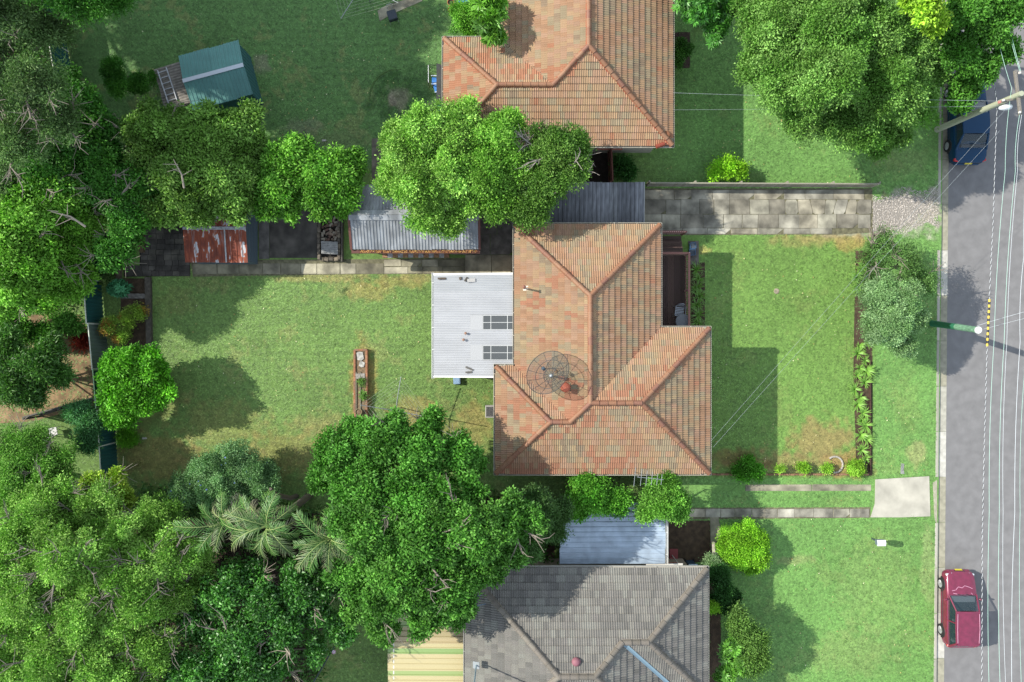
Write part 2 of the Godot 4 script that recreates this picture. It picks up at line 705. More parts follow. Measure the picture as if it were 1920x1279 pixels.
func make_leaves() -> void:
	leaf.broad = leaf_clump(11, 0.21, 0.16, 0.075)
	leaf.fine = leaf_clump(18, 0.22, 0.115, 0.036)
	leaf.small = leaf_clump(17, 0.16, 0.075, 0.042)
	leaf.long = leaf_clump(12, 0.20, 0.19, 0.05)
	leaf.rosette = rosette(9, 0.24, 0.075)
	leaf.umbrella = rosette(9, 0.33, 0.10)
	leaf.glossy = leaf_clump(11, 0.19, 0.15, 0.075, 0.9)
	for k in ["green", "glossy"]:
		var m := tinted("leaf_" + k, 0.42 if k == "glossy" else 0.55, "", Vector3.ONE)
		m.backlight_enabled = true
		m.backlight = Color(0.55, 0.7, 0.3)
		m.metallic_specular = 0.5 if k == "glossy" else 0.35

func crown_spots(lobes: Array, puff: float, per_puff: int, squash: float, where: Array, tint: PackedColorArray, tones: Array, gaps: float, size := 1.0) -> Array:
	# lobes: [centre, radius]; puffs of leaf clumps over the upper side of every lobe, thinner inside
	var tips := []
	var knots := []
	for lobe in lobes:
		var c: Vector3 = lobe[0]
		var r: float = lobe[1]
		var n := 8 if r > 0.9 else (5 if r > 0.45 else 0)
		var turn := rf(0, TAU)
		for i in n:
			var a := turn + TAU * i / n + rf(-0.3, 0.3)
			var out := rf(0.42, 0.66) if i % 3 else rf(0.1, 0.3)
			knots.append([c + Vector3(cos(a) * out, squash * rf(0.0, 0.42) + (0.25 if i % 3 == 0 else 0.0), sin(a) * out) * r, r * rf(0.33, 0.50), 1.0])
		knots.append([c, r * (0.72 if n else 1.0), 0.45 if n else 1.0])
	for knot in knots:
		var c: Vector3 = knot[0]
		var r: float = maxf(knot[1] - puff * 0.45, knot[1] * 0.4)
		var n := int(maxf(4.0, 5.6 * r * r / (puff * puff) * knot[2]))
		for i in n:
			var y := 1.0 - 1.55 * (i + 0.5) / n
			var a := i * 2.399963 + rf(-0.4, 0.4)
			var e := sqrt(maxf(0.0, 1.0 - y * y))
			var reach := rf(0.55, 1.12)
			var pc := c + Vector3(cos(a) * e, y * squash, sin(a) * e) * r * reach
			if noise_b.get_noise_3d(pc.x * 30, pc.y * 30, pc.z * 30) > 0.36 - gaps * 0.8:
				continue
			tips.append(pc)
			var tone: Color = lin(tones[rng.randi() % tones.size()]) * rf(0.72, 1.22) * (1.0 + 0.35 * noise_c.get_noise_2d(pc.x * 14, pc.z * 14))
			tone = Color(tone.r * 1.06, tone.g * 1.16, tone.b * 1.0)
			var pr := minf(puff, lobes[0][1] * 1.2) * rf(0.42, 0.86)
			for k in int(per_puff * 0.72):
				var d := Vector3(rng.randfn(), absf(rng.randfn()) * 0.9 - 0.35, rng.randfn()).normalized()
				var p := pc + d * pr * rf(0.55, 1.0) * Vector3(1, 0.75, 1)
				var up := (d * 0.7 + Vector3.UP * 0.6 + jitter(0.5)).normalized()
				var sx := up.cross(Vector3(rng.randfn(), rng.randfn(), rng.randfn())).normalized()
				var s := rf(0.75, 1.25) * size
				where.append(Transform3D(Basis(sx * s, up * s, sx.cross(up) * s), p))
				var q := tone * rf(0.78, 1.28)
				q.a = 1.0
				tint.append(q)
	return tips

func limbs(g: Geo, base: Vector3, fork: Vector3, r0: float, lobes: Array, tips: Array, twigs: int) -> void:
	g.tube([base - Vector3.UP * 0.1, base.lerp(fork, 0.5) + jitter(0.12), fork], [r0 * 1.25, r0, r0 * 0.8], 8)
	for lobe in lobes:
		var c: Vector3 = lobe[0]
		var m := fork.lerp(c, 0.5) + Vector3(rf(-0.4, 0.4), rf(0.1, 0.6), rf(-0.4, 0.4))
		g.tube([fork, m, c], [r0 * 0.6, r0 * 0.36, r0 * 0.2], 6, false)
		var mine := []
		for t in tips:
			if t.distance_to(c) < lobe[1] * 1.15:
				mine.append(t)
		for k in mini(twigs, mine.size()):
			var t: Vector3 = mine[rng.randi() % mine.size()]
			var h := c.lerp(t, 0.5) + jitter(0.18)
			g.tube([c, h, t], [r0 * 0.17, r0 * 0.11, 0.012], 4, false)

func tree(called: String, label: String, category: String, base_px: Array, fork_h: float, lobes_px: Array, o := {}) -> Node3D:
	var group: String = o.get("group", "")
	var base := spot(base_px[0], base_px[1])
	var t := thing(called, label, category, base, group)
	var lobes := []
	for q in lobes_px:
		lobes.append([spot(q[0], q[1], q[3]), q[2] / SC * (1.0 - q[3] / CAM_H)])
	var where := []
	var tint := PackedColorArray()
	var tones: Array = o.get("tones", ["5c8a2c", "6c9a38", "4e7a26"])
	var tips := crown_spots(lobes, o.get("puff", 0.48), o.get("per", 30), o.get("squash", 0.75), where, tint, tones, o.get("gaps", 0.1), o.get("size", 1.0))
	var g := Geo.new()
	var mid := Vector3.ZERO
	for l in lobes:
		mid += l[0] / lobes.size()
	var fork := Vector3(lerpf(base.x, mid.x, 0.3), fork_h, lerpf(base.z, mid.z, 0.3))
	limbs(g, base, fork, o.get("r", 0.16), lobes, tips, o.get("twigs", 3))
	part(t, "trunk", g, mat("bark" + o.get("bark", "6b6052"), o.get("bark", "6b6052"), 0.9, "grain", Vector3(2, 0.6, 2), 0.0, 0.6))
	if o.get("bare", 0) > 0:
		# dead twigs that reach out above the leaves
		for k in o.bare:
			var b := Geo.new()
			var l = lobes[rng.randi() % lobes.size()]
			var d := Vector3(rf(-1, 1), rf(0.3, 0.6), rf(-1, 1)).normalized()
			var p0: Vector3 = l[0] + d * l[1] * 0.1
			var p1: Vector3 = l[0] + Vector3(d.x, d.y * 0.85, d.z) * l[1] * rf(1.0, 1.3) + jitter(0.2)
			var pm := p0.lerp(p1, 0.5) + jitter(0.22)
			b.tube([p0, pm, p1], [0.065, 0.045, 0.02], 5, false)
			for j in 7:
				var s0 := pm.lerp(p1, rf(0.1, 1.0))
				var s1 := s0 + (d + jitter(1.0)).normalized() * rf(0.35, 1.0)
				b.tube([s0, s0.lerp(s1, 0.5) + jitter(0.08), s1], [0.02, 0.014, 0.007], 4, false)
			part(t, "bare_branch", b, mat("twig" + o.get("twig", "8d8478"), o.get("twig", "8d8478"), 0.9, "fine", Vector3.ONE * 2.0))
	many(t, "crown", leaf[o.get("leaf", "broad")], mats["leaf_" + o.get("skin", "green")], where, tint)
	if o.get("flowers", "") != "":
		var fw := []
		var fc := PackedColorArray()
		var fm := Geo.new()
		for k in 5:
			var a := TAU * k / 5
			leaf_quad(fm, Vector3.ZERO, Vector3(cos(a), 0.35, sin(a)).normalized(), Vector3.UP, 0.05, 0.04, 0.1)
		for k in o.get("flower_count", 30):
			var tp: Vector3 = tips[rng.randi() % tips.size()] + Vector3(rf(-0.3, 0.3), rf(0.2, 0.42) * o.get("puff", 0.48) / 0.48, rf(-0.3, 0.3)) * o.get("puff", 0.48) * 1.6
			fw.append(Transform3D(Basis(Vector3.UP, rf(0, TAU)).scaled(Vector3.ONE * rf(0.8, 1.4)), tp))
			fc.append(lin(o.flowers) * rf(0.8, 1.1))
		many(t, "flowers", fm.mesh(), tinted("petal", 0.7), fw, fc)
	return t

# strap-leaved clump (lilies, agapanthus)
func strap_mesh(count: int, length: float, width: float, droop: float) -> ArrayMesh:
	var g := Geo.new()
	for i in count:
		var a := rf(0, TAU)
		var out := Vector3(cos(a), 0, sin(a))
		var l := length * rf(0.6, 1.1)
		var lean := rf(0.35, 1.0)
		var side := out.cross(Vector3.UP)
		var prev_l := Vector3.ZERO; var prev_r := Vector3.ZERO
		var p := out * rf(0.0, 0.06)
		var d := (out * lean + Vector3.UP * 1.1).normalized()
		for k in 5:
			var w = width * [0.8, 1.0, 0.9, 0.6, 0.06][k]
			var l2 = p + side * w * 0.5
			var r2 = p - side * w * 0.5
			if k > 0:
				var nor := side.cross(d).normalized()
				if nor.y < 0: nor = -nor
				g.face([prev_l, l2, r2, prev_r], nor)
			prev_l = l2; prev_r = r2
			p += d * l / 4.0
			d = (d - Vector3.UP * droop * rf(0.7, 1.2)).normalized()
	return g.mesh()

func frond_mesh(length: float, leaflets: int, leaflet: float, width: float, arch: float, ragged: float, root: Color, tip: Color) -> Array:
	# [stem, leaflets] of one feather frond that points along +x and arches over; leaflets dry out towards the tip
	var stem := Geo.new()
	var g := Geo.new()
	var pts := []
	var dirs := []
	var p := Vector3.ZERO
	var ang := 0.75
	for i in 13:
		pts.append(p)
		var d := Vector3(cos(ang), sin(ang), 0)
		dirs.append(d)
		p += d * length / 12.0
		ang -= arch / 12.0
	var radii := []
	for i in 13:
		radii.append(lerpf(0.03, 0.007, i / 12.0))
	stem.tube(pts, radii, 5)
	for i in leaflets:
		var f := lerpf(0.14, 0.99, float(i) / leaflets)
		var k := f * 12.0
		var a: Vector3 = pts[int(k)].lerp(pts[mini(int(k) + 1, 12)], k - int(k))
		var d: Vector3 = dirs[mini(int(k), 12)]
		var nor := Vector3(0, 0, 1).cross(d).normalized()
		if nor.y < 0: nor = -nor
		for s in [-1.0, 1.0]:
			var l := leaflet * (0.45 + 0.9 * sin(PI * clampf(f * 0.86 + 0.1, 0, 1))) * rf(1.0 - ragged, 1.0 + ragged * 0.3)
			var dir: Vector3 = (Vector3(0, 0, s) * 0.8 + d * rf(0.5, 1.0) + nor * rf(-0.1, 0.35) + jitter(0.10 + ragged * 0.25)).normalized()
			var side := dir.cross(nor).normalized() * width * 0.5
			var q := a
			var prev := [q + side * 0.6, q - side * 0.6]
			var pc := root * rf(0.8, 1.15)
			for e in 3:
				var w: float = [1.0, 0.7, 0.05][e]
				q += dir * l / 3.0
				dir = (dir - Vector3.UP * (0.22 + ragged * 0.45) * rf(0.6, 1.3)).normalized()
				var now := [q + side * w, q - side * w]
				var out := side.cross(dir).normalized()
				if out.y < 0: out = -out
				var ids := []
				var nc: Color = root.lerp(tip, clampf((e + 1) / 3.0 * 1.1, 0, 1) * clampf(0.25 + f, 0, 1)) * rf(0.85, 1.15)
				nc.a = 1.0; pc.a = 1.0
				g.col = pc
				ids.append(g.vert(prev[0], out)); ids.append(g.vert(prev[1], out))
				g.col = nc
				ids.append(g.vert(now[1], out)); ids.append(g.vert(now[0], out))
				g.tri_i(ids[0], ids[1], ids[2]); g.tri_i(ids[0], ids[2], ids[3])
				prev = now
				pc = nc
	return [stem.mesh(), g.mesh()]

func palm(label: String, px: Array, crown_h: float, fronds: int, kinds: Array, dead: int, turn: float) -> void:
	var top := spot(px[0], px[1], crown_h)
	var t := thing("palm_tree", label, "palm tree", Vector3(top.x, 0, top.z), "palms behind the house")
	var g := Geo.new()
	var pts := []; var rad := []
	for i in 9:
		pts.append(Vector3(top.x + sin(i * 0.6) * 0.06, crown_h * i / 8.0, top.z))
		rad.append(lerpf(0.19, 0.13, i / 8.0))
	g.tube(pts, rad, 10)
	part(t, "trunk", g, mat("palm_trunk", "7d7466", 0.9, "grain", Vector3(0.5, 6, 0.5), 0.0, 0.8))
	for i in fronds:
		var a := turn + i * 2.399963
		var k: Array = kinds[kinds.size() - 1] if i >= fronds - dead else kinds[i % (kinds.size() - 1)]
		var raise := rf(-0.1, 0.6) + 0.35 - 1.25 * float(i) / fronds
		var b := Basis(Vector3.UP, a) * Basis(Vector3(0, 0, 1), raise) * Basis(Vector3(1, 0, 0), rf(-0.5, 0.5))
		var s := rf(0.8, 1.12)
		var stem := part(t, "frond", k[0], mats["palm_stem"], Transform3D(b.scaled(Vector3.ONE * s), top + Vector3.UP * 0.1))
		own(stem, "leaflets", k[1], mats["leaf_palm"])

# ---------------------------------------------------------------- lawn

var bare: Array = []      # polygons without grass
var worn: Array = []      # [centre, rx, rz, strength, colour]

func lawn_color(p: Vector2) -> Color:
	var px := p.x * SC + 960.0
	var py := p.y * SC + 639.5
	var fresh := lin("6f9a50")
	var dull := lin("6d8c48")
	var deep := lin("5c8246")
	var right := smoothstep(1180.0, 1320.0, px)
	var lot := smoothstep(432.0, 446.0, py) * (1.0 - smoothstep(893.0, 900.0, py)) * (1.0 - smoothstep(1632.0, 1646.0, px))
	var c := dull.lerp(fresh.lerp(lin("6e9044"), lot * 0.85), right)
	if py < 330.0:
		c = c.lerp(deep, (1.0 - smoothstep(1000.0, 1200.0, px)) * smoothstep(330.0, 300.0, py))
	var n := noise_a.get_noise_2d(p.x * 10.0, p.y * 10.0)
	var m := noise_b.get_noise_2d(p.x * 40.0, p.y * 40.0)
	c = c * (1.0 + 0.16 * n + 0.10 * m)
	var dry := smoothstep(0.22, 0.55, noise_c.get_noise_2d(p.x * 11.0 + 90.0, p.y * 11.0) + 0.4 * m) * 0.36
	c = c.lerp(lin("8f8c58"), dry * (1.0 if right < 0.5 else 0.45))
	c = c * (1.0 + 0.05 * sin(p.y * 17.0 + 2.0 * n) * (1.0 - right))
	for w in worn:
		var d := Vector2((px - w[0]) / w[2], (py - w[1]) / w[3]).length() + noise_b.get_noise_2d(p.x * 22.0, p.y * 22.0) * 0.45 + noise_c.get_noise_2d(p.x * 60.0, p.y * 60.0) * 0.35
		var k: float = smoothstep(1.2, 0.45, d) * w[4]
		if k > 0.0:
			c = c.lerp(w[5] * (1.0 + 0.25 * m), k)
	c.a = 1.0
	return c

func worn_at(p: Vector2) -> float:
	var px := p.x * SC + 960.0
	var py := p.y * SC + 639.5
	var most := 0.0
	for w in worn:
		if w[6] > 0.0:
			var d := Vector2((px - w[0]) / w[2], (py - w[1]) / w[3]).length() + noise_b.get_noise_2d(p.x * 22.0, p.y * 22.0) * 0.45
			most = maxf(most, smoothstep(1.15, 0.65, d) * w[6])
	return most

func in_bare(p: Vector2) -> bool:
	for b in bare:
		if b[0].has_point(p) and Geometry2D.is_point_in_polygon(p, b[1]):
			return true
	return false

func keep_bare(poly: PackedVector2Array) -> void:
	var r := Rect2(poly[0], Vector2.ZERO)
	for p in poly:
		r = r.expand(p)
	bare.append([r, poly])

func make_lawn() -> void:
	var w := 1180
	var h := 820
	var x0 := -29.0; var z0 := -20.0; var wide := 58.0; var deep := 40.0
	var im := Image.create(w, h, false, Image.FORMAT_RGB8)
	for j in h:
		for i in w:
			var p := Vector2(x0 + wide * (i + 0.5) / w, z0 + deep * (j + 0.5) / h)
			var c := lawn_color(p) * rf(0.55, 0.9)
			im.set_pixel(i, j, Color(clampf(c.r, 0, 1), clampf(c.g, 0, 1), clampf(c.b, 0, 1)).linear_to_srgb())
	var m := StandardMaterial3D.new()
	m.resource_name = "lawn_soil"
	m.albedo_texture = ImageTexture.create_from_image(im)
	m.roughness = 1.0
	m.texture_repeat = false
	m.heightmap_enabled = false
	var g := Geo.new()
	var a := [Vector3(x0, 0, z0), Vector3(22.85, 0, z0), Vector3(22.40, 0, z0 + deep), Vector3(x0, 0, z0 + deep)]
	var ids := []
	for p in a:
		ids.append(g.vert(p, Vector3.UP, Vector2((p.x - x0) / wide, (p.z - z0) / deep)))
	g.tri_i(ids[0], ids[1], ids[2]); g.tri_i(ids[0], ids[2], ids[3])
	struct("lawn_ground", g, m)
	# the grass itself
	var tuft := Geo.new()
	for i in 9:
		var ang := rf(0, TAU)
		var out := Vector3(cos(ang), 0, sin(ang))
		var side := out.cross(Vector3.UP)
		var b := Vector3(rf(-0.045, 0.045), 0, rf(-0.045, 0.045))
		var l := rf(0.05, 0.085)
		var tip := b + out * l * rf(0.6, 0.95) + Vector3.UP * l * rf(0.25, 0.6)
		var wd := rf(0.006, 0.010)
		var nor := (Vector3.UP + out * 0.2).normalized()
		tuft.tri_s(b + side * wd, b - side * wd, tip, nor, nor, nor)
	var where := []
	var tint := PackedColorArray()
	var gm := tinted("grass_blade", 0.6)
	gm.backlight_enabled = true
	gm.backlight = Color(0.4, 0.5, 0.25)
	for i in 300000:
		var p := Vector2(rf(-27.5, 22.75), rf(-18.5, 18.5))
		if p.x > 22.60 - (p.y + 18.0) * 0.0095 + rf(-0.02, 0.10) or in_bare(p):
			continue
		var left_px := p.x * SC + 960.0
		if left_px < 190.0 and rng.randf() < 0.6:
			continue
		if rng.randf() < worn_at(p):
			continue
		var s := rf(0.7, 1.25)
		where.append(Transform3D(Basis(Vector3.UP, rf(0, TAU)).scaled(Vector3(s, s * rf(0.7, 1.3), s)), Vector3(p.x, 0.0, p.y)))
		var c := lawn_color(p) * rf(0.52, 1.68)
		c.a = 1.0
		tint.append(c)
	var mm := MultiMesh.new()
	mm.transform_format = MultiMesh.TRANSFORM_3D
	mm.use_colors = true
	mm.mesh = tuft.mesh()
	mm.instance_count = where.size()
	for i in where.size():
		mm.set_instance_transform(i, where[i])
		mm.set_instance_color(i, tint[i])
	var o := MultiMeshInstance3D.new()
	o.name = "grass"
	o.multimesh = mm
	o.material_override = gm
	add_child(o)
	o.set_meta("kind", "stuff")
	o.set_meta("label", "short mown green grass of the lawns and verge")
	o.set_meta("category", "grass")
	# broad-leaved weeds in the grass
	where = []
	tint = PackedColorArray()
	while where.size() < 3200:
		var p := Vector2(rf(-20.5, 22.2), rf(-17.5, 17.5))
		if in_bare(p) or noise_a.get_noise_2d(p.x * 26.0, p.y * 26.0) + rf(-0.3, 0.3) < 0.12:
			continue
		var s := rf(0.25, 0.6)
		where.append(Transform3D(Basis(Vector3.UP, rf(0, TAU)).scaled(Vector3(s, s * 0.5, s)), Vector3(p.x, 0.03, p.y)))
		var c := lawn_color(p) * rf(0.65, 1.25)
		c.a = 1.0
		tint.append(c)
	many(self, "lawn_weeds", leaf.small, mats["leaf_green"], where, tint)
	# leaves fallen on the grass
	var lf := Geo.new()
	leaf_quad(lf, Vector3(-0.03, 0, 0), Vector3.RIGHT, Vector3.UP, 0.075, 0.045, 0.1)
	where = []
	tint = PackedColorArray()
	while where.size() < 1300:
		var p := Vector2(rf(-20.5, 22.2), rf(-17.5, 17.5))
		if in_bare(p) or noise_c.get_noise_2d(p.x * 12.0, p.y * 12.0) + rf(-0.4, 0.4) < 0.0:
			continue
		where.append(Transform3D(Basis(jitter(1).normalized(), rf(-0.4, 0.4)) * Basis(Vector3.UP, rf(0, TAU)).scaled(Vector3.ONE * rf(0.6, 1.3)), Vector3(p.x, rf(0.045, 0.07), p.y)))
		tint.append(lin(["b8b87a", "c2b884", "a89a5c", "9a7a4a", "c8c8a0"][rng.randi() % 5]) * rf(0.8, 1.15))
	many(self, "fallen_leaves", lf.mesh(), tinted("litter", 0.8), where, tint)

# ---------------------------------------------------------------- paving

func slab(parent: Node, called: String, poly: PackedVector2Array, y0: float, y1: float, m: Material, bevel := 0.006) -> void:
	var g := Geo.new()
	g.prism(poly, y0, y1, bevel)
	part(parent, called, g, m)

func slab_row(parent: Node, px0: float, px1: float, py0: float, py1: float, least: float, most: float, shades: Array, called := "paving_slab", y := 0.03) -> void:
	# stones laid in a row between two pixel columns of the ground, joints left open
	var x := px0
	while x < px1 - 2.0:
		var w := rf(least, most)
		if px1 - (x + w) < least * 0.7:
			w = px1 - x
		var j := func(s: float) -> float: return rf(-s, s)
		var q := 0.38
		var top := rf(-0.6, 0.3); var bot := rf(-0.3, 0.6)
		var pts := []
		for e in [[x + q, py0 + q + top], [x + w - q, py0 + q + top], [x + w - q, py1 - q + bot], [x + q, py1 - q + bot]]:
			pts.append(e[0] + j.call(0.4)); pts.append(e[1] + j.call(0.4))
		if rng.randf() < 0.12:
			# a broken corner
			pts = [pts[0], pts[1], pts[2], pts[3], pts[4], pts[5] - w * 0.2, pts[4] - w * 0.25, pts[5], pts[6], pts[7]]
		slab(parent, called, flat(pts), -0.04, y + rf(-0.008, 0.008), shades[rng.randi() % shades.size()])
		x += w

func crazy(parent: Node, px0: float, py0: float, px1: float, py1: float, nx: int, ny: int, shades: Array, called: String, y: float, skip := 0.0) -> void:
	# irregular flagstones: a bent lattice whose cells are stones
	var grid := []
	for j in ny + 1:
		var row := []
		for i in nx + 1:
			var x := lerpf(px0, px1, float(i) / nx); var z := lerpf(py0, py1, float(j) / ny)
			if i > 0 and i < nx: x += rf(-0.3, 0.3) * (px1 - px0) / nx
			if j > 0 and j < ny: z += rf(-0.3, 0.3) * (py1 - py0) / ny
			row.append(Vector2(x, z))
		grid.append(row)
	for j in ny:
		for i in nx:
			if rng.randf() < skip:
				continue
			var q := [grid[j][i], grid[j][i + 1], grid[j + 1][i + 1], grid[j + 1][i]]
			var mid: Vector2 = (q[0] + q[1] + q[2] + q[3]) / 4.0
			var list := []
			for k in 4:
				var a: Vector2 = q[k]; var b: Vector2 = q[(k + 1) % 4]
				var cut := rf(0.05, 0.2)
				for f in [cut, 1.0 - cut]:
					var p := a.lerp(b, f)
					p += (mid - p).normalized() * 0.5
					list.append(p.x); list.append(p.y)
			slab(parent, called, flat(list), -0.04, y + rf(-0.006, 0.008), shades[rng.randi() % shades.size()])

# ---------------------------------------------------------------- fences

func metal_fence(label: String, a: Vector3, b: Vector3, h: float, group: String, sheet_m: Material, cap_m: Material) -> void:
	var t := thing("metal_fence", label, "fence", a, group)
	var d := b - a
	var length := d.length()
	d = d / length
	var nor := d.cross(Vector3.UP)
	var turn := Basis(d, Vector3.UP, nor)
	var count := maxi(1, int(round(length / 2.4)))
	var each := length / count
	var g := Geo.new()
	var x := 0.0
	var prev := Vector2(0, 0)
	var pts := []
	while x < each - 0.02:
		for q in [[0.0, 0.0], [0.05, 0.0], [0.09, 0.03], [0.15, 0.03], [0.19, 0.0]]:
			pts.append(Vector2(minf(x + q[0], each - 0.01), q[1]))
		x += 0.2
	for i in pts.size() - 1:
		if pts[i + 1].x > pts[i].x:
			var p0 = d * pts[i].x + nor * pts[i].y; var p1 = d * pts[i + 1].x + nor * pts[i + 1].y
			var o = nor * (pts[i + 1].x - pts[i].x) - d * (pts[i + 1].y - pts[i].y)
			g.face([p0 + Vector3.UP * 0.04, p1 + Vector3.UP * 0.04, p1 + Vector3.UP * (h - 0.02), p0 + Vector3.UP * (h - 0.02)], o)
	var sheet := g.mesh()
	for i in count:
		part(t, "fence_sheet", sheet, sheet_m, Transform3D(Basis.IDENTITY, a + d * each * i))
		var c := Geo.new()
		c.box(a + d * each * (i + 0.5) + nor * 0.015 + Vector3.UP * (h - 0.01), Vector3(each - 0.06, 0.045, 0.05), turn, 0.008)
		part(t, "top_rail", c, cap_m)
	for i in count + 1:
		var p := Geo.new()
		p.box(a + d * each * i + nor * 0.015 + Vector3.UP * (h * 0.5 + 0.01), Vector3(0.06, h + 0.04, 0.06), turn, 0.008)
		part(t, "post", p, cap_m)

func paling_fence(called: String, label: String, a: Vector3, b: Vector3, h: float, shades: Array, rail_m: Material, pale := 0.10) -> void:
	var t := thing(called, label, "fence", a)
	var d := b - a
	var length := d.length()
	d = d / length
	var nor := d.cross(Vector3.UP)
	var turn := Basis(d, Vector3.UP, nor)
	var count := int(length / (pale + 0.008))
	for i in count:
		var g := Geo.new()
		var hh := h + rf(-0.015, 0.015)
		g.box(a + d * (i + 0.5) * length / count + Vector3.UP * (hh / 2 + 0.03), Vector3(pale, hh - 0.06, 0.018), turn, 0.003)
		part(t, "paling", g, shades[rng.randi() % shades.size()])
	for y in [0.35, h - 0.3]:
		var g := Geo.new()
		g.box(a + d * length / 2 + nor * 0.04 + Vector3.UP * y, Vector3(length, 0.08, 0.045), turn, 0.005)
		part(t, "rail", g, rail_m)
	var cap := Geo.new()
	cap.box(a + d * length / 2 + Vector3.UP * (h + 0.025), Vector3(length, 0.025, 0.07), turn, 0.004)
	part(t, "top_rail", cap, rail_m)
	var k := 0.0
	while k <= length + 0.01:
		var g := Geo.new()
		g.box(a + d * k + nor * 0.085 + Vector3.UP * h / 2, Vector3(0.09, h, 0.09), turn, 0.006)
		part(t, "post", g, rail_m)
		k += length / maxf(1.0, roundf(length / 2.4))

# ---------------------------------------------------------------- cars

func loft(g: Geo, rows: Array) -> void:
	# rows of points with the same count; smooth normals from neighbours
	var nr := rows.size()
	var nc: int = rows[0].size()
	var ids := []
	for i in nr:
		var line := []
		for j in nc:
			var du: Vector3 = rows[mini(i + 1, nr - 1)][j] - rows[maxi(i - 1, 0)][j]
			var dv: Vector3 = rows[i][mini(j + 1, nc - 1)] - rows[i][maxi(j - 1, 0)]
			var nor := du.cross(dv).normalized()
			var mid := Vector3(0, 0.55, rows[i][j].z * 0.8)
			if nor.dot(rows[i][j] - mid) < 0.0:
				nor = -nor
			line.append(g.vert(rows[i][j], nor))
		ids.append(line)
	for i in nr - 1:
		for j in nc - 1:
			g.tri_i(ids[i][j], ids[i][j + 1], ids[i + 1][j + 1])
			g.tri_i(ids[i][j], ids[i + 1][j + 1], ids[i + 1][j])

func wheel_meshes() -> Array:
	var tyre := Geo.new()
	tyre.lathe([Vector2(0.20, -0.09), Vector2(0.27, -0.10), Vector2(0.305, -0.075), Vector2(0.315, 0.0), Vector2(0.305, 0.075), Vector2(0.27, 0.10), Vector2(0.20, 0.09)], Vector3.ZERO, 24, Basis(Vector3(0, 0, 1), PI / 2))
	var rim := Geo.new()
	rim.lathe([Vector2(0.205, 0.085), Vector2(0.19, 0.095), Vector2(0.18, 0.07), Vector2(0.05, 0.06), Vector2(0.045, 0.09), Vector2(0.0, 0.092)], Vector3.ZERO, 24, Basis(Vector3(0, 0, 1), PI / 2))
	for k in 7:
		var b := Basis(Vector3(1, 0, 0), TAU * k / 7)
		rim.box(b * Vector3(-0.075, 0.115, 0), Vector3(0.025, 0.14, 0.045), b, 0.006)
	return [tyre.mesh(), rim.mesh()]

